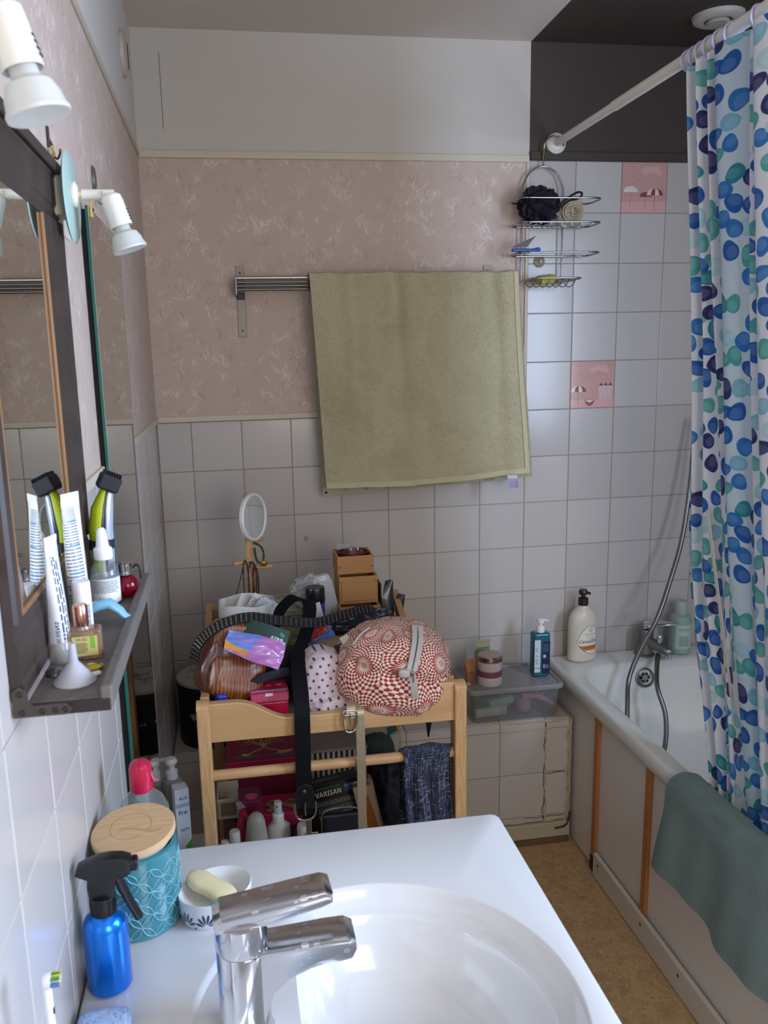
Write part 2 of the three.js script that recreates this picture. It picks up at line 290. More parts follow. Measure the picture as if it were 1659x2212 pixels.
{ // right wall with the window opening, near wall
  const w = structGroup('wall_right'), mat = M(0xc4bcb2, 0.8), T = 0.16, X = RX + T / 2;
  const seg = (y0, y1, z0, z1) => part(w, 'masonry', new THREE.BoxGeometry(T, y1 - y0, z1 - z0), mat, [X, (y0 + y1) / 2, (z0 + z1) / 2]);
  seg(-0.05, RY + 0.05, -0.1, WIN.z0); seg(-0.05, RY + 0.05, WIN.z1, RZ + 0.1); seg(-0.05, WIN.y0, WIN.z0, WIN.z1); seg(WIN.y1, RY + 0.05, WIN.z0, WIN.z1);
  const f = structGroup('wall_front'), sf = (x0, x1, y0, y1) => part(f, 'masonry', new THREE.BoxGeometry(x1 - x0, y1 - y0, 0.12), mat, [(x0 + x1) / 2, (y0 + y1) / 2, RZ + 0.06]);
  sf(-0.15, WIN2.x0, -0.05, RY + 0.05); sf(WIN2.x1, RX + 0.15, -0.05, RY + 0.05); sf(WIN2.x0, WIN2.x1, -0.05, WIN2.y0); sf(WIN2.x0, WIN2.x1, WIN2.y1, RY + 0.05);
  const h = structGroup('window_2'), cx2 = (WIN2.x0 + WIN2.x1) / 2, cy2 = (WIN2.y0 + WIN2.y1) / 2, w2 = WIN2.x1 - WIN2.x0, h2 = WIN2.y1 - WIN2.y0;
  part(h, 'window_frame', merge([rb(w2, 0.05, 0.06, 0.004).translate(0, h2 / 2 - 0.025, 0), rb(w2, 0.05, 0.06, 0.004).translate(0, -h2 / 2 + 0.025, 0), rb(0.05, h2, 0.06, 0.004).translate(w2 / 2 - 0.025, 0, 0), rb(0.05, h2, 0.06, 0.004).translate(-w2 / 2 + 0.025, 0, 0)]), white, [cx2, cy2, RZ + 0.07]);
  part(h, 'pane', new THREE.BoxGeometry(w2 - 0.1, h2 - 0.1, 0.004), M(0xf0f2f0, 0.6, { transmission: 0.8, thickness: 0 }), [cx2, cy2, RZ + 0.07]);
  const g = structGroup('window_1'), cz = (WIN.z0 + WIN.z1) / 2, cy = (WIN.y0 + WIN.y1) / 2, fw = 0.05;
  part(g, 'window_frame', merge([
    rb(0.06, fw, WIN.z1 - WIN.z0, 0.004).translate(0, WIN.y0 + fw / 2 - cy, 0), rb(0.06, fw, WIN.z1 - WIN.z0, 0.004).translate(0, WIN.y1 - fw / 2 - cy, 0),
    rb(0.06, WIN.y1 - WIN.y0, fw, 0.004).translate(0, 0, WIN.z0 + fw / 2 - cz), rb(0.06, WIN.y1 - WIN.y0, fw, 0.004).translate(0, 0, WIN.z1 - fw / 2 - cz)]), white, [RX + 0.08, cy, cz]);
  part(g, 'pane', new THREE.BoxGeometry(0.004, WIN.y1 - WIN.y0 - 0.1, WIN.z1 - WIN.z0 - 0.1), thinClear, [RX + 0.08, cy, cz]);
}
{ // tiled ledge along the back wall
  const w = structGroup('wall_ledge');
  const X1 = 1.258, Zf = 0.226, Y = 0.433;
  part(w, 'masonry', new THREE.BoxGeometry(X1, Y - 0.006, Zf - 0.004), M(0xa89c86, 0.9), [X1 / 2, (Y - 0.006) / 2, (Zf - 0.004) / 2]);
  const cs = COL.filter((c) => c < 1.2).concat(X1 - 0.012), top = tileMats;
  tileWall(w, 'z', cs, [0.075, 0.096, 0.248, 0.4, 0.43], Zf);
  for (let i = 0; i + 1 < cs.length; i++) for (const [z0, z1] of [[0.004, 0.075], [0.075, 0.224]]) {
    const m = part(w, 'tile', tileGeo(cs[i + 1] - cs[i], z1 - z0), top[i % 3], [(cs[i] + cs[i + 1]) / 2, Y, (z0 + z1) / 2]); m.rotation.x = -PI / 2;
  }
  const seal = M(0xb9a98c, 0.75), bead = (pts, r) => tube(pts.map(([x, y]) => [x + rr(-0.005, 0.005), y, Zf - r * 0.45]), r * 0.8, 60, 6);
  const col = (x) => { const p = []; for (let y = 0.06; y <= 0.432; y += 0.02) p.push([x, y]); return p; }, row = (y, x0) => { const p = []; for (let x = x0; x <= 1.245; x += 0.02) p.push([x, y + rr(-0.003, 0.003)]); return p; };
  part(w, 'sealant', merge([bead(col(1.168), 0.0045), bead(col(1.243), 0.006), bead(col(1.25), 0.005), bead(row(0.4, 1.02), 0.004), bead(row(0.426, 1.04), 0.005), bead(row(0.25, 1.15), 0.003), bead(row(0.098, 1.03), 0.005), bead(row(0.078, 1.05), 0.006)]), seal);
  part(w, 'stained_grout', merge([bead(col(1.163), 0.0026), bead(row(0.244, 1.165), 0.002), bead(row(0.09, 1.1), 0.0022), tube([[1.2, 0.052, Zf + 0.012], [1.235, 0.058, Zf + 0.012], [1.25, 0.08, Zf + 0.008], [1.254, 0.1, Zf + 0.006]], 0.0035, 20, 6)]), M(0x4a3a28, 0.9));
  part(w, 'plinth', rb(X1 - 0.01, 0.052, 0.014, 0.004), M(0xb9aa90, 0.6), [X1 / 2, 0.046, Zf + 0.004]);
  part(w, 'plinth_foot', rb(X1 - 0.02, 0.02, 0.018, 0.002), M(0x6a5237, 0.7), [X1 / 2, 0.01, Zf + 0.006]);
}
// ------------------------------------------------------------------ bath, apron, curtain rail, curtain
{
  const t = thing('bathtub', 'white enamelled bathtub with a rounded rim along the right side of the room', 'bathtub', [0, 0, 0]);
  const X0 = 1.245, X1 = 2.0, Z0 = 0.006, Z1 = 1.72, cx = (X0 + X1) / 2, cz = (Z0 + Z1) / 2, hx = (X1 - X0) / 2, hz = (Z1 - Z0) / 2;
  const O = (i, y, r) => rrect(cx, cz, hx - i, hz - i, r * 0.5, y, 10, 8);
  const I = (i, y, r, b = 0) => rrect((1.302 + 1.945) / 2, (0.112 + 1.63) / 2, (1.945 - 1.302) / 2 - i, (1.63 - 0.112) / 2 - i - b, r, y, 10, 8);
  part(t, 'basin', loft([O(0.006, 0.512, 0.03), O(0, 0.516, 0.03), O(0, 0.54, 0.03), O(0.003, 0.55, 0.03), O(0.009, 0.556, 0.03), O(0.02, 0.557, 0.03), O(0.034, 0.5545, 0.04), I(-0.006, 0.553, 0.12), I(0.002, 0.55, 0.12), I(0.008, 0.54, 0.12), I(0.012, 0.525, 0.12), I(0.03, 0.42, 0.13), I(0.055, 0.28, 0.14, 0.03), I(0.085, 0.2, 0.14, 0.06), I(0.14, 0.165, 0.12, 0.1), I(0.25, 0.155, 0.05, 0.3)], { capEnd: true, angle: 1.1 }), enamel);
  const d = part(t, 'overflow_rose', lat([[0, 0.004], [0.016, 0.004], [0.0165, 0.002], [0.025, 0.003], [0.0295, 0.0075], [0.033, 0.006], [0.0345, 0], [0, 0]], 40), dullSteel, [1.553, 0.5, 0.127], [PI / 2 - 0.28, 0, 0]);
  const holes = []; for (let k = 0; k < 6; k++) holes.push(cyl(0.0048, 0.0048, 0.001, 14).translate(0.0135 * cos(k * PI / 3), 0.0048, 0.0135 * sin(k * PI / 3)));
  part(d, 'drain_hole', merge(holes), black);
}
{
  const t = thing('tub_apron', 'off-white boarded bath apron with orange wooden battens and a skirting board', 'bath panel');
  const board = M(0xdfd7cc, 0.4, { bumpMap: fineBump, bumpScale: 0.0003 }), pine = M(0xffffff, 0.5, { map: woodTex('#a8652c', '#c4843f', 5) });
  for (const [z0, z1] of [[0.02, 0.384], [0.412, 0.692], [0.718, 1.7]]) part(t, 'board', rb(0.012, 0.505, z1 - z0 + 0.02, 0.001), board, [1.2715, 0.2575, (z0 + z1) / 2]);
  for (const [z, y0] of [[0.398, 0.02], [0.705, 0.078]]) part(t, 'batten', rb(0.01, 0.505 - y0, 0.026, 0.002), pine, [1.2605, (0.505 + y0) / 2, z]);
  const sk = part(t, 'skirting_board', rb(0.013, 0.078, 1.29, 0.004), M(0xd3c9ba, 0.5), [1.2525, 0.041, 1.068]);
  for (const z of [-0.61, -0.35, -0.16, 0.12, 0.42]) part(sk, 'screw_head', cyl(0.0045, 0.0045, 0.002, 12).rotateZ(PI / 2), M(0x5b4634, 0.6), [-0.0068, 0.014, z]);
  part(t, 'batten_foot', rb(0.012, 0.05, 0.028, 0.002), M(0x3d2a1c, 0.8), [1.2602, 0.026, 0.398]);
}
const ROD = { x: 1.247, y: 2.207 };
{
  const t = thing('curtain_rail', 'white tubular shower curtain rail running out from a round wall flange', 'curtain rail', [ROD.x, ROD.y, 0]);
  part(t, 'rail', merge([cyl(0.0135, 0.0135, 1.25, 24).rotateX(PI / 2).translate(0, 0, 1.02), cyl(0.0115, 0.0115, 0.44, 24).rotateX(PI / 2).translate(0, 0, 0.21), cyl(0.0135, 0.0135, RZ - 1.6, 24).rotateX(PI / 2).translate(0, 0, (RZ + 1.6) / 2 - 0.01)]), M(0xe0dacf, 0.35));
  part(t, 'wall_flange', lat([[0, 0.0], [0.031, 0], [0.032, 0.004], [0.03, 0.011], [0.02, 0.018], [0.013, 0.02], [0, 0.02]], 36).rotateX(PI / 2), M(0xd6d2c8, 0.4), [0, 0, 0.002]);
}
// curtain: plan curve of the folds at the rail and where it hangs inside the bath
const curtainTop = [], curtainBot = [];
{
  const P = [[0.748, 0.0], [0.757, 0.022], [0.772, 0.0], [0.779, -0.026], [0.79, 0.006], [0.8, 0.028], [0.812, -0.004], [0.822, -0.03], [0.835, 0.004], [0.846, 0.03], [0.858, -0.006], [0.866, -0.032], [0.874, 0.004], [0.88, 0.034], [0.889, 0.0], [0.9, -0.036], [0.94, -0.03], [0.985, -0.012], [0.998, 0.02], [1.008, -0.004], [1.02, -0.034], [1.07, -0.03], [1.12, -0.006], [1.132, 0.026], [1.146, -0.02], [1.2, -0.03], [1.25, -0.004], [1.262, 0.026], [1.28, -0.02], [1.34, -0.026], [1.38, 0.0], [1.4, 0.02], [1.44, -0.02], [1.5, -0.024], [1.54, 0.02], [1.58, -0.01]];
  for (const [z, x] of P) { curtainTop.push(V(ROD.x + x, 0, z)); curtainBot.push(V(1.375 + x * 0.5, 0, 0.815 + (z - 0.748) * 0.84 + (z < 0.8 ? (0.8 - z) * 0.4 : 0))); }
}
const curtainMap = canvas(2048, 2048, (g, W, H) => {               // covers 0.8 m x 0.8 m
  g.fillStyle = '#e3e3e6'; g.fillRect(0, 0, W, H);
  const cols = ['#2b3064', '#2b3064', '#2458a6', '#2458a6', '#2458a6', '#3173bd', '#3173bd', '#2b8a93', '#55a8a2', '#55a8a2', '#a9d0d6', '#bcd9de', '#8dbfd0'];
  const spots = [];
  for (let n = 0, tries = 0; n < 165 && tries < 9000; tries++) {
    const x = rnd() * W, y = rnd() * H;
    if (spots.some(([a, b]) => { let dx = Math.abs(a - x), dy = Math.abs(b - y); dx = Math.min(dx, W - dx); dy = Math.min(dy, H - dy); return (dx * dx) / (118 * 118) + (dy * dy) / (108 * 108) < 1; })) continue;
    spots.push([x, y]); n++;
    const c = cols[Math.floor(rnd() * cols.length)], a = rr(-0.45, 0.25), rx = rr(56, 92), ry = rr(44, 64), ph = rnd() * 7;
    for (const ox of [-W, 0, W]) for (const oy of [-H, 0, H]) {
      const X = x + ox, Y = y + oy; if (X < -120 || X > W + 120 || Y < -120 || Y > H + 120) continue;
      const path = () => { g.beginPath(); for (let k = 0; k <= 40; k++) { const th = (k / 40) * 2 * PI, q = 1 + 0.08 * sin(2 * th + ph) + 0.06 * sin(3 * th + 2 * ph); const px = rx * q * cos(th), py = ry * q * sin(th); g.lineTo(X + px * cos(a) - py * sin(a), Y + px * sin(a) + py * cos(a)); } g.closePath(); };
      g.fillStyle = c; g.globalAlpha = 0.9; path(); g.fill();
      g.globalAlpha = 0.35; g.lineWidth = 5; g.strokeStyle = c; path(); g.stroke();
      g.save(); path(); g.clip(); g.globalAlpha = 0.16; g.fillStyle = '#ffffff'; g.beginPath(); g.ellipse(X + rx * 0.2 * cos(ph), Y + ry * 0.3 * sin(ph), rx * 0.7, ry * 0.6, a, 0, 7); g.fill(); g.restore();
    }
  }
  g.globalAlpha = 1;
});
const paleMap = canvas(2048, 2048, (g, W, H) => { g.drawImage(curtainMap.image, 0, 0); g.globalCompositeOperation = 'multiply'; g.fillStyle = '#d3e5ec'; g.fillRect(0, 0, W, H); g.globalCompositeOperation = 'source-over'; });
{
  const t = thing('shower_curtain', 'white fabric shower curtain with blue and teal pebble spots gathered in folds', 'shower curtain');
  const ct = new THREE.CatmullRomCurve3(curtainTop, false, 'centripetal'), cb = new THREE.CatmullRomCurve3(curtainBot, false, 'centripetal'), len = ct.getLength();
  const nT = 480, LT = [], LB = []; for (let i = 0; i <= nT; i++) { LT.push(ct.getPointAt(i / nT)); LB.push(cb.getPointAt(i / nT)); }
  const at = (L, u) => { const k = Math.min(nT - 1e-6, u * nT), i = Math.floor(k); return L[i].clone().lerp(L[i + 1], k - i); };
  const yTop = 2.178, yBot = 0.34, H = yTop - yBot;
  const sheet = (u0, u1, n) => surf(n, 60, (u, v) => {
    const U = u0 + (u1 - u0) * u, a = at(LT, U), b = at(LB, U), y = yTop - v * H, k = Math.pow(v, 1.15), w = sstep(0.05, 0.5, v);
    const p = a.lerp(b, k); p.y = y;
    p.x += w * 0.006 * sin(v * 9 + U * 40) * (1 - 0.6 * v); p.z += w * 0.007 * sin(v * 6 + U * 21) - 0.05 * Math.exp(-(((v - 0.62) / 0.2) ** 2)) * (1 - sstep(0.0, 0.45, U));
    return p;
  }, 0.0012, len * (u1 - u0) / 0.68, H / 0.68);
  const fabric = (map) => M(0xffffff, 0.75, { map, transmission: 0.18, thickness: 0, ior: 1.1, specularIntensity: 0.2, sheen: 0.2, sheenColor: new THREE.Color(0xffffff) });
  const uOf = (z) => { let b = 0; for (let i = 0; i <= nT; i++) if (Math.abs(LT[i].z - z) < Math.abs(LT[b].z - z)) b = i; return b / nT; };
  const uA = uOf(0.898), uB = uOf(0.982);
  part(t, 'spotted_panel', sheet(0, uA, 200), fabric(curtainMap));
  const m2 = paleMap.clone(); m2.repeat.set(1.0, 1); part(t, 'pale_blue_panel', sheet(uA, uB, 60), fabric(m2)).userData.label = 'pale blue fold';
  const m3 = curtainMap.clone(); m3.offset.set(0.37, 0.21); part(t, 'spotted_panel', sheet(uB, 1, 160), fabric(m3));
  part(t, 'side_hem', surf(3, 40, (u, v) => { const y = lerp(1.22, 0.78, v), k = (yTop - y) / H, a = at(LT, 0.16), b = at(LB, 0.16), p = a.lerp(b, k); p.y = y; p.z += (u - 0.5) * 0.011 + lerp(-0.02, 0.035, v) ; p.x = lerp(p.x, p.x, v) - 0.028 * (1 - 0.4 * v); return p; }, 0.0016), cream);
  // curtain rings, each on the rail
  for (const [i, z] of [0.752, 0.772, 0.8, 0.832, 0.868, 0.905, 0.985].entries()) {
    const r = single('curtain_ring', 'lilac plastic curtain ring, ' + ['nearest the wall end of the rail', 'second from the wall end', 'third from the wall end', 'fourth from the wall end', 'fifth from the wall end', 'sixth from the wall end', 'farthest from the wall end'][i], 'curtain ring', new THREE.TorusGeometry(0.0215, 0.0028, 10, 30), M(0xb9b4cc, 0.3), [ROD.x, ROD.y - 0.008, z], [0, rr(-0.25, 0.25), 0], 'rings along the curtain rail');
  }
}
{ // teal towel over the bath edge
  const map = canvas(512, 512, (g, w, h) => { g.fillStyle = '#748681'; g.fillRect(0, 0, w, h); for (let i = 0; i < 26; i++) { g.globalAlpha = 0.12; g.fillStyle = '#5a706b'; g.beginPath(); g.ellipse(rnd() * w, rnd() * h, rr(20, 70), rr(20, 60), 0, 0, 7); g.fill(); } for (let i = 0; i < 14000; i++) { g.globalAlpha = rr(0.08, 0.45); g.fillStyle = rnd() < 0.5 ? '#5d736e' : '#869b95'; g.fillRect(rnd() * w, rnd() * h, rr(1, 4), rr(1, 4)); } g.globalAlpha = 1; });
  const t = thing('bath_towel', 'dusty teal towel hanging over the front edge of the bath', 'towel');
  const mat = M(0xffffff, 0.95, { map: rep(map, 2, 2), bumpMap: rep(speck(256, 30, 225, 0.35, 0.35), 5, 5), bumpScale: 0.003, sheen: 0.4, sheenColor: new THREE.Color(0x9fb3ae) });
  const prof = crv([[1.322, 0.455, 0], [1.312, 0.52, 0], [1.302, 0.564, 0], [1.275, 0.575, 0], [1.243, 0.57, 0], [1.226, 0.545, 0], [1.226, 0.47, 0], [1.223, 0.38, 0], [1.219, 0.285, 0]]);
  part(t, 'cloth', surf(70, 60, (u, v) => {
    const p = prof.getPoint(v), z = lerp(lerp(0.87, 0.835, v), 1.62, u), hang = sstep(0.55, 1, v);
    return V(p.x - hang * (0.008 + 0.01 * sin(u * 17 + 0.6) + 0.004 * sin(u * 40)) - 0.004 * N3(u * 8, v * 6, 2), p.y + hang * (0.03 - 0.035 * u + 0.006 * sin(u * 12)) + (v > 0.3 && v < 0.6 ? 0.003 * N3(u * 12, v * 9, 4) : 0), z + 0.008 * hang * sin(v * 11));
  }, 0.006), mat);
}
{ // bath tap
  const t = thing('bath_mixer', 'chrome single lever bath mixer tap standing on the far bath rim', 'tap', [1.587, 0.553, 0.058]);
  part(t, 'body', lat([[0, 0], [0.033, 0], [0.033, 0.006], [0.028, 0.01], [0.0265, 0.02], [0.0265, 0.088], [0.025, 0.094], [0, 0.094]], 36), dullSteel);
  part(t, 'spout', loft([0, 0.25, 0.5, 0.75, 0.9, 1].map((k) => { const out = [], c = V(0.004 + 0.042 * k, 0.052 - 0.016 * k - 0.004 * k * k, 0.01 + 0.078 * k), w = lerp(0.02, 0.0165, k) * (k === 1 ? 0.8 : 1), h = lerp(0.019, 0.013, k) * (k === 1 ? 0.8 : 1); for (let i = 0; i < 20; i++) { const a = (i / 20) * 2 * PI; out.push(V(c.x + w * cos(a), c.y + h * sin(a), c.z)); } return out; }), { capStart: true, capEnd: true, angle: 1 }), dullSteel);
  part(t, 'aerator', cyl(0.012, 0.012, 0.014, 20), chrome, [0.046, 0.02, 0.078]);
  part(t, 'diverter_knob', lat([[0, 0], [0.006, 0], [0.006, 0.01], [0.01, 0.012], [0.0105, 0.026], [0.009, 0.029], [0, 0.029]], 20), chrome, [0.026, 0.054, 0.048]);
  part(t, 'lever', loft([0, 0.15, 0.35, 0.6, 0.85, 1].map((k) => { const out = [], c = V(-0.004 + 0.088 * k, 0.102 + 0.036 * Math.sqrt(k) * 0.6, -0.004 + 0.06 * k), w = [0.027, 0.033, 0.03, 0.023, 0.017, 0.01][[0, 0.15, 0.35, 0.6, 0.85, 1].indexOf(k)], h = lerp(0.014, 0.004, k); for (let i = 0; i < 20; i++) { const a = (i / 20) * 2 * PI, s = w * cos(a); out.push(V(c.x - s * 0.5, c.y + h * sin(a), c.z + s * 0.85)); } return out; }), { capStart: true, capEnd: true, angle: 1 }), chrome);
  const ring = canvas(64, 64, (g) => { for (let y = 0; y < 64; y++) { const v = Math.floor(128 + 127 * sin((y / 64) * 2 * PI)); g.fillStyle = `rgb(${v},${v},${v})`; g.fillRect(y, 0, 1, 64); } }, false);
  const path = crv([[1.735, 1.36, 0.05], [1.705, 1.12, 0.085], [1.668, 0.96, 0.115], [1.615, 0.84, 0.15], [1.555, 0.725, 0.185], [1.512, 0.65, 0.19], [1.48, 0.59, 0.195], [1.452, 0.53, 0.21], [1.43, 0.48, 0.25], [1.405, 0.40, 0.31], [1.408, 0.31, 0.36], [1.44, 0.275, 0.385], [1.478, 0.315, 0.375], [1.522, 0.37, 0.33], [1.545, 0.44, 0.28], [1.54, 0.51, 0.235], [1.566, 0.555, 0.18], [1.6, 0.578, 0.125]]);
  const g = new THREE.TubeGeometry(path, 420, 0.0076, 12), p = g.attributes.position, n = g.attributes.normal;
  for (let i = 0; i < p.count; i++) { const k = Math.floor(i / 13), s = 0.0008 * (k % 2 ? 1 : -1); p.setXYZ(i, p.getX(i) + n.getX(i) * s, p.getY(i) + n.getY(i) * s, p.getZ(i) + n.getZ(i) * s); }
  g.computeVertexNormals();
  single('shower_hose', 'ribbed chrome shower hose looping down into the bath past the mixer tap', 'hose', g, metal(0x7c7b79, 0.3));
}
{ // ceiling air valve and wall grille
  const t = thing('ceiling_vent', 'round white air valve in the dark ceiling above the bath', 'vent', [1.622, RY, 0.235]);
  part(t, 'ring', lat([[0.036, -0.004], [0.04, -0.016], [0.055, -0.016], [0.066, -0.01], [0.07, 0], [0.036, 0]], 40), M(0xbdb8ae, 0.5));
  part(t, 'disc', lat([[0, -0.022], [0.026, -0.021], [0.031, -0.017], [0.03, -0.012], [0, -0.01]], 36), M(0xb2ada3, 0.5));
  part(t, 'throat', cyl(0.036, 0.036, 0.003, 30), black, [0, -0.002, 0]);
  const w = thing('wall_vent', 'round white vent cover high on the left wall', 'vent', [0.0, 2.338, 0.262], 0);
  part(w, 'cover', lat([[0, 0.012], [0.043, 0.012], [0.052, 0.009], [0.055, 0], [0, 0]], 40).rotateZ(-PI / 2), M(0xb7ad9e, 0.5), [0.003, 0, 0]);
  part(w, 'slot', rb(0.002, 0.06, 0.006, 0.0008), black, [0.0155, 0, -0.02]);
}
// ------------------------------------------------------------------ washbasin, cabinet under it, tap
{
  const c = thing('vanity_cabinet', 'plain white vanity cabinet under the washbasin', 'cabinet', [0.305, 0, 1.74]);
  for (const z of [-0.351, 0.351]) part(c, 'side_board', rb(0.56, 0.735, 0.018, 0.002), white, [0, 0.43, z]);
  part(c, 'back_board', rb(0.012, 0.735, 0.684, 0.002), white, [-0.274, 0.43, 0]); part(c, 'bottom_board', rb(0.545, 0.018, 0.684, 0.002), white, [0.006, 0.075, 0]);
  part(c, 'plinth', rb(0.5, 0.06, 0.66, 0.002), M(0x8b8680, 0.6), [-0.02, 0.03, 0]);
  for (const s of [-1, 1]) { const d = part(c, 'door', rb(0.016, 0.68, 0.345, 0.003), M(0xe6e4df, 0.3), [0.2885, 0.44, s * 0.178]); part(d, 'handle', rb(0.012, 0.12, 0.01, 0.004), steel, [0.0135, 0.1, -s * 0.13]); }
  const ang = []; for (let i = 0; i < 200; i++) ang.push((i / 200) * 2 * PI);
  const C = [0.365, 1.715], X0 = 0.0015, X1 = 0.627, Z0 = 1.335, Z1 = 2.13;
  for (const [x, z] of [[X0, Z0], [X1, Z0], [X1, Z1], [X0, Z1], [X1 - 0.012, Z0], [X1, Z0 + 0.012]]) { let a = Math.atan2(z - C[1], x - C[0]); if (a < 0) a += 2 * PI; ang.push(a); }
  ang.sort((a, b) => a - b);
  const rectRing = (i, y) => ang.map((a) => { const dx = cos(a), dz = sin(a), t = Math.min(dx > 0 ? (X1 - i - C[0]) / dx : dx < 0 ? (X0 + i - C[0]) / dx : 9, dz > 0 ? (Z1 - i - C[1]) / dz : dz < 0 ? (Z0 + i - C[1]) / dz : 9); let x = C[0] + dx * t, z = C[1] + dz * t; const R = 0.014, ex = x - (X1 - i - R), ez = (Z0 + i + R) - z; if (ex > 0 && ez > 0) { const m = Math.hypot(ex, ez); if (m > R) { x = X1 - i - R + (ex / m) * R; z = Z0 + i + R - (ez / m) * R; } } return V(x, y, z); });
  const deck = (x, y, k = 0) => lerp(lerp(y, 0.8205, k), y, sstep(0.25, 0.33, x));
  const circ = (r, y, k = 0) => ang.map((a) => { const x = C[0] + r * cos(a); return V(x, y < 0.825 ? deck(x, y, k) : y, C[1] + r * sin(a)); });
  const Q = [0.415, 1.715];
  const bowl = (k, y, dk = 0) => ang.map((a) => {
    const dx = cos(a), dz = sin(a), ox = Q[0] - C[0], b = ox * dx, rc = -b + Math.sqrt(b * b - ox * ox + 0.206 * 0.206), rch = dx < -0.02 ? (Q[0] - 0.262) / -dx : 9, r = Math.pow(Math.pow(rc, -9) + Math.pow(rch, -9), -1 / 9) * k;
    const x = Q[0] + r * dx; return V(x, deck(x, y, dk), Q[1] + r * dz);
  });
  const t = thing('washbasin', 'white washbasin top with a large round bowl in the foreground', 'washbasin');
  part(t, 'basin_top', loft([rectRing(0.004, 0.801), rectRing(0, 0.803), rectRing(0, 0.824), rectRing(0.0018, 0.8285), rectRing(0.006, 0.83), circ(0.2365, 0.83), circ(0.2345, 0.8296), circ(0.2325, 0.828), circ(0.2295, 0.8235, 1), circ(0.222, 0.812, 1), circ(0.213, 0.803, 1), bowl(1.0, 0.8, 1), bowl(0.985, 0.795, 0.7), bowl(0.965, 0.785, 0.4), bowl(0.94, 0.77), bowl(0.88, 0.745), bowl(0.77, 0.72), bowl(0.6, 0.704), bowl(0.4, 0.697), bowl(0.1, 0.694)], { capEnd: true, angle: 0.9 }), M(0xd9d8d6, 0.16, { clearcoat: 0.7, clearcoatRoughness: 0.08 }));
  part(t, 'waste_fitting', lat([[0, 0.004], [0.018, 0.004], [0.024, 0.003], [0.026, 0], [0, 0]], 30), chrome, [0.415, 0.694, 1.715]);
}
{
  const t = thing('basin_mixer', 'chrome single lever mixer tap on the washbasin, dotted with limescale', 'tap', [0.199, 0.8205, 1.705]);
  const scale = canvas(256, 256, (g) => { g.fillStyle = '#242424'; g.fillRect(0, 0, 256, 256); for (let i = 0; i < 46; i++) { const v = Math.floor(rr(60, 150)); g.fillStyle = `rgb(${v},${v},${v})`; g.beginPath(); g.ellipse(rnd() * 256, rnd() * 256, rr(1, 13), rr(1, 10), 0, 0, 7); g.fill(); } }, false);
  const sc = new THREE.MeshPhysicalMaterial({ color: 0xcfcfd2, metalness: 1, roughness: 1, roughnessMap: rep(scale, 9, 9) });
  part(t, 'body', lat([[0, 0], [0.033, 0], [0.033, 0.004], [0.0295, 0.012], [0.0295, 0.112], [0.0285, 0.114], [0, 0.114]], 44), chrome);
  part(t, 'cartridge_ring', lat([[0, 0], [0.0295, 0], [0.0302, 0.002], [0.0302, 0.02], [0.0295, 0.034], [0, 0.034]], 44), chrome, [0, 0.1155, 0]);
  const sp = [[0, 0.111], [0.1, 0.117], [0.118, 0.117], [0.125, 0.113], [0.126, 0.104], [0.122, 0.096], [0.11, 0.094], [0.1, 0.095], [0.075, 0.09], [0.05, 0.08], [0.03, 0.062], [0.02, 0.03], [0.016, 0.006], [0, 0.006]];
  part(t, 'spout', crease(ext(shape(sp), 0.034, 0.004).translate(0, 0, -0.017), 0.5), sc);
  part(t, 'aerator', cyl(0.0105, 0.0105, 0.01, 24), chrome, [0.108, 0.0895, 0]);
  const lv = [[-0.026, 0], [-0.027, 0.006], [-0.021, 0.0125], [0.06, 0.021], [0.094, 0.024], [0.1, 0.0215], [0.1, 0.016], [0.09, 0.0125], [0.026, 0.001]];
  part(t, 'lever', crease(ext(shape(lv), 0.034, 0.004).translate(0, 0, -0.017), 0.5), sc, [0, 0.1495, 0], [0, 0.06, 0]);
}
// ------------------------------------------------------------------ left wall: mirrors, lamps, hooks
const mirrorGlass = metal(0xdfe3e0, 0.015), greenEdge = M(0x0f5a4c, 0.15);
{
  const t = thing('wall_mirror', 'tall frameless mirror with a green glass edge clipped to the left wall', 'mirror', [0, 0, 0]);
  part(t, 'backing', new THREE.BoxGeometry(0.0105, 1.42, 0.39), M(0x0a0a0c, 0.8), [0.00575, 1.115, 0.94]);
  part(t, 'glass_edge', new THREE.BoxGeometry(0.0046, 1.43, 0.4), greenEdge, [0.0134, 1.115, 0.94]);
  part(t, 'mirror_face', new THREE.BoxGeometry(0.0004, 1.428, 0.398), mirrorGlass, [0.0159, 1.115, 0.94]);
  for (const z of [1.12, 0.79]) { const c = part(t, 'clip', rb(0.004, 0.024, 0.013, 0.001), M(0xc9a45c, 0.35), [0.0185, 1.826, z]); part(c, 'clip_screw', cyl(0.0028, 0.0028, 0.002, 12).rotateZ(PI / 2), black, [0.0024, 0, 0]); }
}
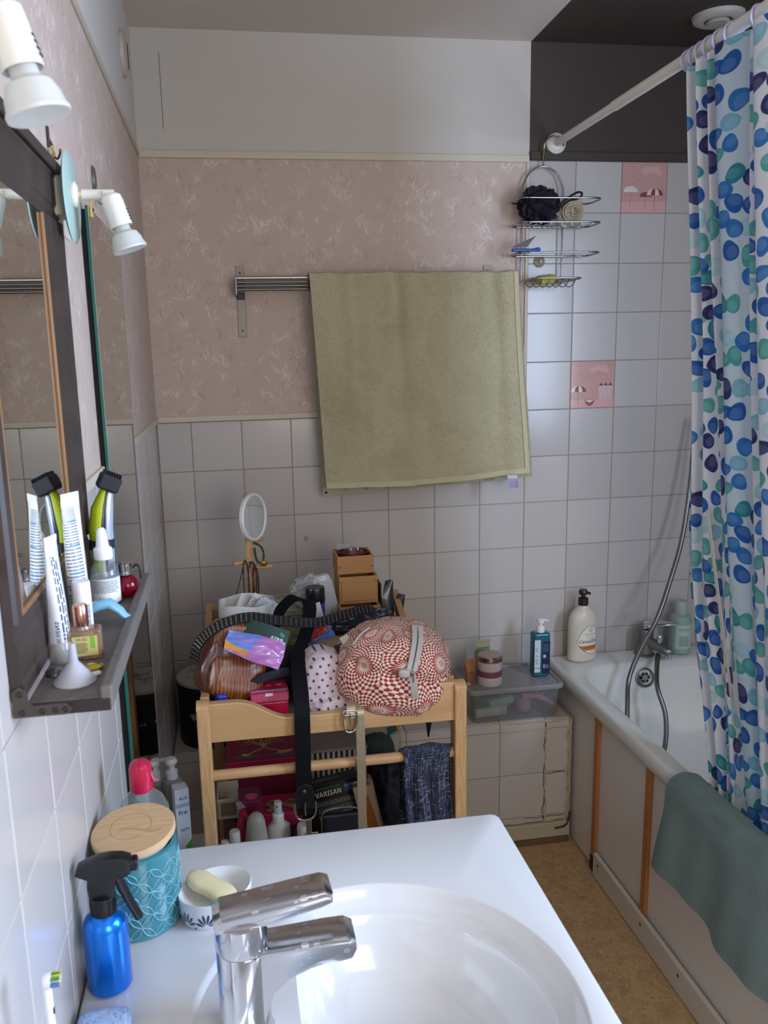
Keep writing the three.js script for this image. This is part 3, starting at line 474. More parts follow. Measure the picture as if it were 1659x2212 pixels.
{
  const t = thing('framed_mirror', 'dark wood framed mirror with a narrow shelf along its bottom, on the left wall', 'mirror', [0, 0, 0]);
  const dk = M(0xffffff, 0.5, { map: woodTex('#2e2420', '#43352d', 7) }), bead = M(0x8a5f35, 0.4), grey = M(0xffffff, 0.6, { map: woodTex('#5d5550', '#78706a', 6) });
  const Z0 = 1.352, Z1 = 1.775, Y0 = 1.278, Y1 = 1.838, IZ0 = 1.455, IZ1 = 1.735, IY0 = 1.352, IY1 = 1.768;
  const railM = (g) => { if (g.userData.mirrored) { const p = g.attributes.position.array, u = g.attributes.uv.array; for (let i = 0; i < p.length / 9; i++) for (let c = 0; c < 3; c++) { const k = p[i * 9 + 3 + c]; p[i * 9 + 3 + c] = p[i * 9 + 6 + c]; p[i * 9 + 6 + c] = k; if (c < 2) { const q = u[i * 6 + 2 + c]; u[i * 6 + 2 + c] = u[i * 6 + 4 + c]; u[i * 6 + 4 + c] = q; } } g.computeVertexNormals(); } return part(t, 'frame_rail', g, dk); };
  const mir = (g) => { g.userData.mirrored = true; return g; }, prof = (w, len) => ext(shape([[0, 0], [0.009, 0], [0.0125, 0.004], [0.0125, w * 0.2], [0.0105, w * 0.25], [0.0105, w * 0.7], [0.008, w * 0.78], [0.0085, w * 0.86], [0.005, w], [0, w]]), len);
  railM(mir(prof(Y1 - IY1, Z1 - Z0).applyMatrix4(new THREE.Matrix4().set(1, 0, 0, 0.001, 0, -1, 0, Y1, 0, 0, 1, Z0, 0, 0, 0, 1))));
  railM(prof(IY0 - Y0, Z1 - Z0).translate(0.001, Y0, Z0));
  railM(mir(prof(IZ0 - Z0, IY1 - IY0).applyMatrix4(new THREE.Matrix4().set(1, 0, 0, 0.001, 0, 0, 1, IY0, 0, 1, 0, Z0, 0, 0, 0, 1))));
  railM(prof(Z1 - IZ1, IY1 - IY0).applyMatrix4(new THREE.Matrix4().set(1, 0, 0, 0.001, 0, 0, 1, IY0, 0, -1, 0, Z1, 0, 0, 0, 1)));
  part(t, 'inner_bead', merge([rb(0.004, 0.006, IZ1 - IZ0, 0.0015).translate(0.0075, IY0, (IZ0 + IZ1) / 2), rb(0.004, IY1 - IY0, 0.006, 0.0015).translate(0.0075, (IY0 + IY1) / 2, IZ0 + 0.002), rb(0.004, IY1 - IY0, 0.006, 0.0015).translate(0.0075, (IY0 + IY1) / 2, IZ1)]), bead);
  part(t, 'mirror_face', new THREE.BoxGeometry(0.003, IY1 - IY0, IZ1 - IZ0), mirrorGlass, [0.004, (IY0 + IY1) / 2, (IZ0 + IZ1) / 2]);
  part(t, 'cornice', rb(0.006, 0.014, Z1 - Z0 + 0.004, 0.002), dk, [0.0165, Y1 - 0.006, (Z0 + Z1) / 2]);
  const s = part(t, 'shelf', rb(0.076, 0.012, 0.42, 0.002), grey, [0.051, 1.2685, 1.562]);
  part(s, 'lip', rb(0.012, 0.022, 0.424, 0.003), grey, [0.0355, 0.007, 0]);
  part(s, 'end_band', rb(0.078, 0.0125, 0.004, 0.001), M(0x29211e, 0.6), [0, -0.0005, 0.211]);
  const h = part(t, 'hinge', merge([ext(shape([[-0.018, -0.005], [0.03, -0.005], [0.036, 0], [0.03, 0.006], [0.0, 0.006], [-0.004, 0.01], [-0.004, 0.02], [-0.011, 0.026], [-0.018, 0.02]]), 0.002)]), M(0x5b534c, 0.45, { metalness: 0.7 }), [0.02, 1.268, 1.776]);
  for (const [x, y] of [[-0.011, 0.018], [-0.01, 0], [0.008, 0], [0.02, 0], [0.029, 0]]) part(h, 'hinge_screw', new THREE.TorusGeometry(0.0022, 0.0007, 8, 16), M(0x3a322c, 0.5, { metalness: 0.6 }), [x, y, 0.0025]);
}
const frosted = M(0xe2e3dd, 0.35, { transmission: 0.3, thickness: 0, ior: 1.4 });
function spotLamp(label, z, y, tilt, discR) {
  const t = thing('wall_spotlight', label, 'lamp', [0, y, z]);
  part(t, 'mounting_block', rb(0.02, 0.05, 0.05, 0.003), cream, [0.011, 0, 0]);
  part(t, 'glass_disc', lat([[0, 0.0], [discR - 0.004, 0], [discR, 0.0025], [discR - 0.004, 0.005], [0, 0.005]], 56).rotateZ(-PI / 2), M(0xb4cfc4, 0.35, { transmission: 0.15, thickness: 0 }), [0.0245, 0, 0]);
  part(t, 'rosette', lat([[0, 0], [0.0165, 0], [0.0165, 0.003], [0.012, 0.006], [0.007, 0.007], [0, 0.007]], 32).rotateZ(-PI / 2), M(0xe6dfc8, 0.35), [0.0298, 0.004, 0]);
  const a = part(t, 'arm', merge([cyl(0.0068, 0.0068, 0.041, 24).rotateZ(PI / 2).translate(0.0615, 0, 0), cyl(0.0045, 0.0045, 0.012, 20).rotateZ(PI / 2).translate(0.038, 0, 0)]), M(0xe3ddd0, 0.3), [0, 0.004, 0]);
  part(a, 'arm_mark', wrapLabel(0.00692, 0.011, -0.7, 1.6).rotateZ(PI / 2), M(0xffffff, 0.4, { map: canvas(128, 96, (g) => { g.fillStyle = '#e3ddd0'; g.fillRect(0, 0, 128, 96); text(g, 'max', 64, 22, '24px sans-serif', '#55504a'); text(g, '50 W', 64, 52, 'bold 30px sans-serif', '#4a453f'); text(g, 'GU10', 64, 80, '20px sans-serif', '#55504a'); }) }), [0.066, 0, 0]);
  const h = new THREE.Group(); h.name = numbered('lamp_head'); h.position.set(0.077, 0.003, 0.006); h.rotation.set(0.0, 0, tilt); h.scale.setScalar(0.9); t.add(h);
  part(h, 'cap', lat([[0, 0.0], [0.0115, -0.0005], [0.0148, -0.0035], [0.0158, -0.012], [0.0166, -0.046], [0.0156, -0.047], [0.0146, -0.02], [0, -0.018]], 40), M(0xe6e1d6, 0.22, { clearcoat: 0.5 }));
  part(h, 'bulb', lat([[0.0108, -0.04], [0.0112, -0.052], [0.0125, -0.0545], [0.0185, -0.058], [0.0222, -0.0665], [0.0235, -0.0745], [0.0255, -0.0785], [0.025, -0.0815], [0.022, -0.0815], [0, -0.0765]], 44), frosted);
  const sl = []; for (let k = 0; k < 4; k++) sl.push(rb(0.0012, 0.0018, 0.008, 0.0005).translate(0.0161 + k * 0.0003, -0.026 - k * 0.0048, 0.002));
  part(h, 'vent_slots', merge(sl), black);
  return t;
}
spotLamp('white spotlight with frosted bulb on a pale green glass disc beyond the framed mirror', 1.356, 1.802, 0.3, 0.058);
spotLamp('out of focus white spotlight above the near end of the framed mirror', 1.885, 1.828, 0.26, 0.058);
single('wall_plate', 'cream paper patch on the pink wall behind the lamp disc', 'patch', new THREE.BoxGeometry(0.001, 0.088, 0.09), M(0xd8cfbd, 0.6), [0.0032, 1.806, 1.292]);
{
  const t = thing('coat_hook', 'dark metal double hook with a yellow band above the framed mirror', 'hook', [0.003, 1.868, 1.352]);
  part(t, 'backplate', rb(0.003, 0.026, 0.006, 0.0012), M(0x4b4742, 0.4, { metalness: 0.8 }), [0.001, 0.01, 0]);
  part(t, 'hook_arm', tube([[0.002, 0.006, 0], [0.006, -0.004, 0], [0.006, -0.014, 0], [0.01, -0.017, 0], [0.0135, -0.012, 0], [0.015, -0.005, 0]], 0.0016, 30, 8), M(0x5a5148, 0.4, { metalness: 0.7 }));
  part(t, 'yellow_band', tube([[0.0045, -0.002, 0.0012], [0.0062, -0.009, 0.0012], [0.0045, -0.016, 0.0012], [0.002, -0.019, 0.0012]], 0.0021, 20, 8), M(0xb9a548, 0.5));
  const u = thing('wall_hook', 'small oval grey hook on the pink wall behind the lamp arm', 'hook', [0.003, 1.905, 0.955]);
  part(u, 'oval_plate', lat([[0, 0.004], [0.012, 0.004], [0.0155, 0], [0, 0]], 28).rotateZ(-PI / 2).scale(1, 1.5, 1), M(0x6f6a66, 0.35, { metalness: 0.6 }));
  part(u, 'ring', new THREE.TorusGeometry(0.012, 0.0018, 10, 26).rotateY(0.9), dullSteel, [0.012, -0.03, 0]);
}
// ------------------------------------------------------------------ things on the mirror shelf (top at y = SY)
const SY = 1.2748;
function tubeBody(w, d, h, n = 24) {                                // soft tube: round at the cap, flat crimp at the top
  const L = [0, 0.02, 0.12, 0.35, 0.6, 0.8, 0.92, 1].map((k) => { const o = [], a = lerp(w * 0.88, w, k) / 2, b = lerp(d, 0.0008, Math.pow(k, 1.5)) / 2; for (let i = 0; i < n; i++) { const t = (i / n) * 2 * PI; o.push(V(a * cos(t), k * h, b * sin(t))); } return o; });
  return loft(L, { capStart: true, capEnd: true, angle: 1 });
}
const tubePrint = (bg, f) => M(0xffffff, 0.35, { map: canvas(512, 1024, (g) => { g.fillStyle = bg; g.fillRect(0, 0, 512, 1024); f(g); }) });
{
  const t = thing('cream_tube', 'pale grey squeeze tube standing on a clear cap at the near end of the shelf', 'tube', [0.0245, SY, 1.66], 1.25);
  part(t, 'cap', lat([[0, 0], [0.0125, 0], [0.0132, 0.003], [0.0132, 0.02], [0.012, 0.022], [0, 0.022]], 36), M(0xd6d2cb, 0.15, { transmission: 0.5, thickness: 0 }));
  part(t, 'tube_body', tubeBody(0.024, 0.024, 0.112), tubePrint('#dfe0e8', (g) => { for (const x of [150, 420]) { g.save(); g.translate(x, 512); g.rotate(-PI / 2); lines(g, -420, -30, 760, 3, 26, '#3c3e4c'); text(g, 'CRÈME MAINS', -300, 74, 'bold 44px sans-serif', '#2b2d38'); g.restore(); } }), [0, 0.021, 0]);
  part(t, 'crimp', rb(0.024, 0.006, 0.0012, 0.0004), M(0xe9eaf0, 0.4), [0, 0.134, 0]);
}
{
  const t = thing('lotion_tube', 'tall cream tube with blue printing leaning beside the mirror stile', 'tube', [0.0265, SY, 1.548], 1.0);
  part(t, 'cap', lat([[0, 0], [0.013, 0], [0.013, 0.016], [0, 0.016]], 32), M(0xe9e8e4, 0.3));
  part(t, 'tube_body', tubeBody(0.03, 0.026, 0.142), tubePrint('#e6dfc8', (g) => { g.fillStyle = '#f0eee6'; g.fillRect(100, 0, 190, 1024); lines(g, 110, 120, 170, 44, 17, '#53617a'); g.fillStyle = '#5a93c4'; for (const y of [260, 420, 560, 700]) g.fillRect(112, y, 90, 12); g.fillStyle = '#3f78b4'; g.fillRect(340, 330, 130, 26); text(g, 'SOLAIRE', 400, 480, 'bold 36px sans-serif', '#3b4c66'); lines(g, 330, 540, 150, 12, 20, '#6a7484'); g.fillStyle = '#9fb97f'; g.fillRect(350, 820, 90, 60); }), [0, 0.015, 0]);
  part(t, 'crimp', rb(0.029, 0.009, 0.0012, 0.0004), M(0xe7e7e4, 0.4), [0, 0.16, 0]);
}
{ // trimmer
  const t = thing('trimmer', 'lime green and black hair trimmer with a square black comb head', 'trimmer', [0.029, SY, 1.374], 0.25); t.scale.setScalar(1.24);
  const spine = crv([[0, 0, 0], [0.002, 0.04, 0], [0.0015, 0.07, 0], [0.006, 0.098, 0], [0.012, 0.114, 0]]);
  const sec = (r, o) => [0, 0.12, 0.3, 0.5, 0.7, 0.88, 1].map((k, j) => { const c = spine.getPoint(k), out = [], w = r[j]; for (let i = 0; i < 20; i++) { const a = (i / 20) * 2 * PI; out.push(V(c.x + o + w * 0.9 * cos(a), c.y, c.z + w * sin(a))); } return out; });
  const lime = M(0xb3c21a, 0.45, { bumpMap: rep(canvas(64, 64, (g) => { g.fillStyle = '#444'; g.fillRect(0, 0, 64, 64); g.fillStyle = '#ddd'; g.beginPath(); g.arc(32, 32, 22, 0, 7); g.fill(); }, false), 14, 26), bumpScale: 0.0008 });
  part(t, 'grip', loft(sec([0.009, 0.0115, 0.0118, 0.0125, 0.0112, 0.0072, 0.0055], -0.002), { capStart: true, capEnd: true, angle: 1 }), lime);
  part(t, 'front_shell', loft(sec([0.0085, 0.011, 0.011, 0.0118, 0.0104, 0.0066, 0.005], 0.0032), { capStart: true, capEnd: true, angle: 1 }), M(0xb9c0cf, 0.25, { metalness: 0.3 }));
  part(t, 'black_edge', loft(sec([0.0092, 0.0116, 0.0118, 0.0126, 0.0111, 0.0072, 0.0056], 0.0004), { capStart: true, capEnd: true, angle: 1 }), blackGloss);
  part(t, 'band', lat([[0.0125, 0], [0.0142, 0.001], [0.0142, 0.011], [0.0125, 0.012]], 28), M(0x26292e, 0.4), [0.0015, 0.045, 0]);
  part(t, 'comb_head', rb(0.024, 0.018, 0.022, 0.003), M(0x1b1c20, 0.7), [0.0145, 0.12, 0], [0, 0, -0.45]);
  const teeth = []; for (let k = 0; k < 7; k++) teeth.push(rb(0.0012, 0.004, 0.021, 0.0005).translate(-0.009 + k * 0.003, 0.0105, 0));
  part(t, 'comb_teeth', merge(teeth), M(0x141518, 0.7), [0.0145, 0.12, 0], [0, 0, -0.45]);
}
{
  const t = thing('dropper_bottle', 'clear glass dropper bottle with white rubber bulb and printed label', 'bottle', [0.044, SY, 1.455]); t.scale.setScalar(1.12);
  part(t, 'glass_body', lat([[0, 0], [0.0152, 0], [0.0165, 0.002], [0.0165, 0.036], [0.0155, 0.043], [0.0115, 0.0495], [0.0082, 0.052], [0.0082, 0.056]], 40), M(0xeef2f2, 0.04, { transmission: 0.92, thickness: 0, ior: 1.4 }));
  part(t, 'serum', lat([[0, 0.0015], [0.0148, 0.0015], [0.0156, 0.003], [0.0156, 0.034], [0, 0.034]], 36), M(0xdfe5e4, 0.1, { transmission: 0.6, thickness: 0 }));
  part(t, 'label', wrapLabel(0.01665, 0.03, -1.7, 3.6, 0.018), M(0xffffff, 0.5, { map: canvas(512, 256, (g) => { g.fillStyle = '#eceded'; g.fillRect(0, 0, 512, 256); lines(g, 130, 14, 300, 12, 11, '#55585c'); text(g, '30 ml', 300, 226, '20px sans-serif', '#222'); g.strokeStyle = '#222'; g.lineWidth = 3; g.strokeRect(200, 180, 6, 50); g.beginPath(); g.arc(236, 200, 12, 0, 7); g.stroke(); }) }));
  part(t, 'collar', lat([[0, 0], [0.0105, 0], [0.0108, 0.002], [0.0108, 0.012], [0.009, 0.0135], [0, 0.0135]], 36), M(0xf0f0f0, 0.35), [0, 0.0545, 0]);
  part(t, 'rubber_bulb', lat([[0, 0.024], [0.003, 0.0232], [0.0052, 0.02], [0.0062, 0.012], [0.0072, 0.003], [0.0078, 0], [0, 0]], 32), M(0xeeeff2, 0.5), [0, 0.068, 0]);
  part(t, 'pipette', cyl(0.0022, 0.0016, 0.045, 14), M(0xf2f5f5, 0.1, { transmission: 0.6, thickness: 0 }), [0, 0.032, 0]);
}
{
  const t = thing('perfume_bottle', 'round ruby red perfume bottle with a silver collar at the far end of the shelf', 'perfume', [0.067, SY, 1.43]); t.scale.setScalar(1.3);
  part(t, 'glass_body', new THREE.SphereGeometry(0.0128, 36, 24).scale(1, 0.98, 1).translate(0, 0.0125, 0), M(0xb51238, 0.04, { transmission: 0.75, thickness: 0.004, attenuationColor: new THREE.Color(0xc01038), attenuationDistance: 0.02, ior: 1.4 }));
  part(t, 'collar', lat([[0, 0], [0.0072, 0], [0.0072, 0.002], [0.0065, 0.003], [0.0065, 0.0105], [0.007, 0.0118], [0, 0.0125]], 32), chrome, [0, 0.0245, 0]);
  part(t, 'cord_loop', tube([[0.007, 0.03, -0.004], [0.0115, 0.033, -0.004], [0.015, 0.027, -0.003], [0.015, 0.018, -0.002]], 0.0014, 20, 8), black);
  const u = thing('mini_bottle', 'tiny bottle with a gold cap half hidden behind the red perfume', 'bottle', [0.0585, SY, 1.39]);
  part(u, 'glass_body', lat([[0, 0], [0.008, 0], [0.008, 0.022], [0.004, 0.026], [0.004, 0.029], [0, 0.029]], 24), M(0xd8c9a8, 0.1, { transmission: 0.6, thickness: 0 }));
  part(u, 'cap', lat([[0, 0], [0.006, 0], [0.006, 0.008], [0.005, 0.0095], [0, 0.0095]], 24), gold, [0, 0.029, 0]);
}
{
  const t = thing('roll_on_stick', 'white cylindrical stick with a barcode standing in the middle of the shelf', 'stick', [0.0355, SY, 1.578]);
  part(t, 'body', lat([[0, 0], [0.0102, 0], [0.0108, 0.001], [0.0108, 0.05], [0.0105, 0.051], [0.0105, 0.063], [0.0095, 0.065], [0, 0.065]], 36), M(0xf1f1f3, 0.35));
  part(t, 'label', wrapLabel(0.01095, 0.042, -1.2, 2.6, 0.024), M(0xffffff, 0.45, { map: canvas(256, 384, (g) => { g.fillStyle = '#eef0f3'; g.fillRect(0, 0, 256, 384); g.fillStyle = '#3b3550'; let y = 60; while (y < 290) { const h = rr(2, 7); g.fillRect(150, y, 70, h); y += h + rr(2, 6); } g.save(); g.translate(128, 180); g.rotate(-PI / 2); text(g, '3 401175 2', 0, 0, '24px sans-serif', '#222'); lines(g, -110, -60, 220, 3, 14, '#555'); g.restore(); g.fillStyle = '#3c8d3a'; g.fillRect(0, 356, 256, 28); g.fillStyle = '#15171c'; g.fillRect(0, 325, 256, 31); }) }));
}
{
  const t = thing('oil_bottle', 'flat square perfume bottle with golden liquid, green label and copper cap', 'perfume', [0.0475, SY, 1.655], 0.12);
  part(t, 'glass_body', rb(0.04, 0.033, 0.022, 0.004, 3).translate(0, 0.0165, 0), M(0xf7e6cf, 0.03, { transmission: 0.85, thickness: 0.01, attenuationColor: new THREE.Color(0xe6b070), attenuationDistance: 0.02, ior: 1.35 }));
  part(t, 'liquid', rb(0.034, 0.023, 0.016, 0.003, 2).translate(0, 0.0145, 0), M(0xe0a860, 0.05, { transmission: 0.7, thickness: 0 }));
  part(t, 'label', new THREE.PlaneGeometry(0.026, 0.022), M(0xffffff, 0.4, { map: canvas(256, 216, (g) => { g.fillStyle = '#c9bd7a'; g.fillRect(0, 0, 256, 216); g.fillStyle = '#7fb53a'; g.fillRect(180, 0, 50, 140); lines(g, 16, 70, 150, 8, 15, '#3a3420'); text(g, 'NUXE', 96, 34, 'bold 40px serif', '#2c2818'); }) }), [0.002, 0.0155, 0.0113]);
  part(t, 'shoulder', lat([[0, 0], [0.011, 0], [0.01, 0.003], [0, 0.0032]], 30), M(0xf2e2cf, 0.05, { transmission: 0.8, thickness: 0 }), [-0.001, 0.033, 0]);
  part(t, 'cap', lat([[0, 0], [0.0082, 0], [0.0084, 0.001], [0.0084, 0.0205], [0.0074, 0.023], [0, 0.0235]], 36), copper, [-0.001, 0.0362, 0]);
}
{
  const g = loft([0, 0.12, 0.3, 0.5, 0.7, 0.85, 0.95, 1].map((k, j) => { const c = crv([[-0.028, 0.014, -0.004], [-0.016, 0.022, -0.002], [-0.002, 0.0285, 0], [0.012, 0.0245, 0.001], [0.02, 0.013, 0.002], [0.031, 0.0062, 0.003]]).getPoint(k), r = [0.004, 0.0082, 0.0098, 0.0092, 0.0078, 0.0064, 0.0052, 0.002][j], tn = crv([[-0.028, 0.014, -0.004], [-0.016, 0.022, -0.002], [-0.002, 0.0285, 0], [0.012, 0.0245, 0.001], [0.02, 0.013, 0.002], [0.031, 0.0062, 0.003]]).getTangent(k), up = V(-tn.y, tn.x, 0).normalize(), out = []; for (let i = 0; i < 22; i++) { const a = (i / 22) * 2 * PI; out.push(c.clone().addScaledVector(up, r * 0.72 * cos(a)).add(V(0, 0, r * sin(a)))); } return out; }), { capStart: true, capEnd: true, angle: 1.2 });
  const t = thing('massager', 'glossy light blue dolphin shaped massager arching over the shelf', 'massager', [0.057, SY, 1.552]);
  const blue = M(0x7fb9d6, 0.22, { clearcoat: 0.4 });
  part(t, 'body', g, blue); part(t, 'rear_foot', blob(0.005, 0.0075, 0.006, 1, null, 20, 14), blue, [-0.022, 0.0075, -0.001]);
}
{
  const t = thing('funnel', 'small translucent plastic funnel standing upside down at the shelf front', 'funnel', [0.0495, SY, 1.726]);
  const mt = M(0xe9e8ee, 0.25, { transmission: 0.55, thickness: 0, ior: 1.3 });
  part(t, 'cone', lat([[0.0205, 0], [0.021, 0.0012], [0.0198, 0.0022], [0.0045, 0.022], [0.0035, 0.022], [0.019, 0.0015], [0.0198, 0]], 44), mt);
  part(t, 'spout', lat([[0.0048, 0.0215], [0.0034, 0.0405], [0.0026, 0.0405], [0.0038, 0.0215]], 26), mt);
  const u = thing('keyring', 'dark domed badge on a short chain lying at the mirror foot', 'keyring', [0.0285, SY, 1.7]);
  part(u, 'badge', lat([[0, 0.006], [0.006, 0.0052], [0.0095, 0.003], [0.0105, 0.0005], [0, 0]], 32), M(0x3b3a40, 0.15, { clearcoat: 0.8 }), [-0.0035, 0, 0]);
  const ch = []; for (let k = 0; k < 6; k++) ch.push(new THREE.TorusGeometry(0.0019, 0.0005, 6, 14).rotateX(k % 2 ? PI / 2 : 0.9).translate(0.0085 + k * 0.0026, 0.002, -0.002 - k * 0.0006));
  part(u, 'chain', merge(ch), steel);
  const c = thing('medallion', 'flat gold coin shaped medallion lying behind the funnel', 'medallion', [0.0615, SY, 1.693]);
  part(c, 'disc', lat([[0, 0.0016], [0.009, 0.0016], [0.0098, 0.0026], [0.011, 0.0022], [0.0112, 0], [0, 0]], 36), gold);
  const k = single('lip_balm', 'small pale capsule beside the gold medallion', 'capsule', rb(0.012, 0.005, 0.006, 0.0024, 3), M(0xd9dccc, 0.3), [0.068, SY + 0.0026, 1.716], [0, 0.5, 0]);
}
// ------------------------------------------------------------------ things on the washbasin top (y = CY)
const CY = 0.8302;
{
  const t = thing('micellar_bottle', 'big clear bottle with a pink flip cap at the back of the washbasin', 'bottle', [0.0605, CY, 1.392]);
  part(t, 'bottle_body', lat([[0, 0], [0.034, 0], [0.0385, 0.004], [0.0385, 0.092], [0.0365, 0.107], [0.03, 0.122], [0.02, 0.132], [0.0155, 0.136], [0.0155, 0.142]], 44), M(0xe6ecea, 0.07, { transmission: 0.9, thickness: 0, ior: 1.35 }));
  part(t, 'label', wrapLabel(0.0388, 0.07, -1.1, 2.2, 0.065), M(0xdfe6dc, 0.5, { transmission: 0.3, thickness: 0 }));
  const cap = part(t, 'cap', lat([[0, 0], [0.0165, 0], [0.0168, 0.001], [0.0165, 0.034], [0.0145, 0.041], [0.009, 0.0455], [0, 0.047]], 40), M(0xd0244e, 0.2, { transmission: 0.25, thickness: 0 }), [0, 0.1385, 0]);
  part(cap, 'hinge_strap', tube([[0.0155, 0.028, 0.004], [0.017, 0.02, 0.006], [0.021, 0.0155, 0.007], [0.026, 0.0165, 0.006]], 0.0014, 24, 8), M(0xd84a6c, 0.3));
}
{ // teal canister: raised interlocking circle pattern
  const t = thing('canister', 'teal ceramic canister with raised petal pattern and a round wooden lid', 'canister', [0.0595, CY, 1.49]);
  const R = 0.0562, glaze = M(0x3a808a, 0.18, { clearcoat: 0.7, clearcoatRoughness: 0.1 });
  part(t, 'pot', lat([[0, 0], [R - 0.003, 0], [R, 0.004], [R, 0.112], [R - 0.0015, 0.117], [R - 0.006, 0.118], [R - 0.007, 0.11], [0, 0.108]], 64), glaze);
  const pet = [], n = 22, cw = (2 * PI) / n, ch = 0.0162;
  for (let j = 0; j < 8; j++) for (let i = 0; i < n; i++) if ((i + j) % 2 === 0) for (const dv of [1, -1]) for (const bow of [-1, 1]) {
    const p = []; for (let k = 0; k <= 8; k++) { const q = k / 8, b = bow * 0.27 * sin(PI * q), u = q - b * dv * 0.7, v = q * dv + b * 0.7, a = (i + u) * cw, y = 0.006 + (j + v) * ch; if (y < 0.104 && y > 0.005) p.push([(R + 0.0004) * cos(a), y, (R + 0.0004) * sin(a)]); }
    if (p.length > 3) pet.push(tube(p, 0.00085, 12, 5));
  }
  part(t, 'raised_pattern', merge(pet), M(0x6fb0b8, 0.2, { clearcoat: 0.6 }));
  const lid = new THREE.Group(); lid.name = numbered('lid'); lid.position.set(0, 0.116, 0); lid.rotation.set(0.08, 0, 0.06); t.add(lid);
  part(lid, 'seal', lat([[0, 0], [0.047, 0], [0.0485, 0.004], [0.0485, 0.012], [0, 0.012]], 48), M(0xcfcac0, 0.3, { transmission: 0.2, thickness: 0 }));
  part(lid, 'wooden_disc', lat([[0, 0], [0.0545, 0], [0.056, 0.0012], [0.056, 0.0082], [0.0548, 0.0095], [0, 0.0095]], 56), lidWood, [0, 0.0115, 0]);
  const face = canvas(512, 512, (g) => { g.drawImage(lidMap.image, 0, 0); g.strokeStyle = '#9c7547'; g.lineWidth = 3.5; g.beginPath(); g.ellipse(240, 236, 130, 130, 0, 0, 7); g.stroke(); g.globalAlpha = 0.6; for (let i = 0; i < 3; i++) { g.beginPath(); g.moveTo(160, 260 + i * 16); g.bezierCurveTo(220, 220, 300, 310, 380, 280 + i * 20); g.stroke(); } g.globalAlpha = 1; text(g, 'home', 396, 318, 'italic 30px serif', '#9c7547'); });
  part(lid, 'engraved_face', new THREE.CircleGeometry(0.0546, 48).rotateX(-PI / 2), M(0xffffff, 0.6, { map: face }), [0, 0.0212, 0]);
}
{ // blue spray bottle
  const t = thing('spray_bottle', 'metallic blue spray bottle with a black trigger head by the tiled wall', 'bottle', [0.034, CY, 1.612], 0.0);
  part(t, 'bottle_body', lat([[0, 0], [0.022, 0], [0.0265, 0.0035], [0.0268, 0.008], [0.0268, 0.082], [0.0255, 0.09], [0.0215, 0.0975], [0.0155, 0.102], [0.0135, 0.103]], 52), new THREE.MeshPhysicalMaterial({ color: 0x0880f2, metalness: 0.7, roughness: 0.26, clearcoat: 0.4 }));
  const teeth = []; for (let i = 0; i < 30; i++) { const a = (i / 30) * 2 * PI; teeth.push(rb(0.0012, 0.017, 0.0014, 0.0004).rotateY(-a).translate(0.0152 * cos(a), 0.1115, 0.0152 * sin(a))); }
  part(t, 'screw_collar', merge([lat([[0, 0.102], [0.015, 0.102], [0.0152, 0.104], [0.0152, 0.12], [0.0145, 0.122], [0.0155, 0.123], [0.0155, 0.126], [0.012, 0.1275], [0, 0.1275]], 36), ...teeth]), blackGloss);
  const head = [[-0.011, 0.126], [0.011, 0.126], [0.0125, 0.138], [0.016, 0.148], [0.021, 0.152], [0.03, 0.1525], [0.0335, 0.156], [0.033, 0.169], [0.026, 0.172], [0.012, 0.1735], [0.0, 0.1725], [-0.014, 0.168], [-0.023, 0.164], [-0.0245, 0.159], [-0.019, 0.156], [-0.011, 0.152], [-0.0125, 0.14]];
  part(t, 'trigger_head', crease(ext(shape(head), 0.013, 0.0035).translate(0, 0, -0.0065), 0.5), darkPlastic);
  const noz = part(t, 'nozzle', lat([[0, 0], [0.0088, 0], [0.0092, 0.001], [0.0092, 0.0105], [0.0075, 0.012], [0.005, 0.012], [0, 0.0105]], 30).rotateZ(-PI / 2), blackGloss, [0.0325, 0.1625, 0]);
  part(noz, 'nozzle_tip', cyl(0.003, 0.0035, 0.003, 16).rotateZ(PI / 2), M(0x6b7078, 0.3), [0.0118, 0, 0]);
  part(t, 'trigger', loft([0, 0.3, 0.7, 1].map((k) => { const c = crv([[0.018, 0.15, 0], [0.024, 0.132, 0], [0.031, 0.112, 0], [0.041, 0.089, 0]]).getPoint(k), o = []; for (let i = 0; i < 16; i++) { const a = (i / 16) * 2 * PI; o.push(V(c.x + 0.005 * cos(a), c.y + 0.002 * cos(a), 0.0072 * sin(a))); } return o; }).reverse(), { capStart: true, capEnd: true, angle: 1 }), M(0x1c1b1e, 0.2));
}
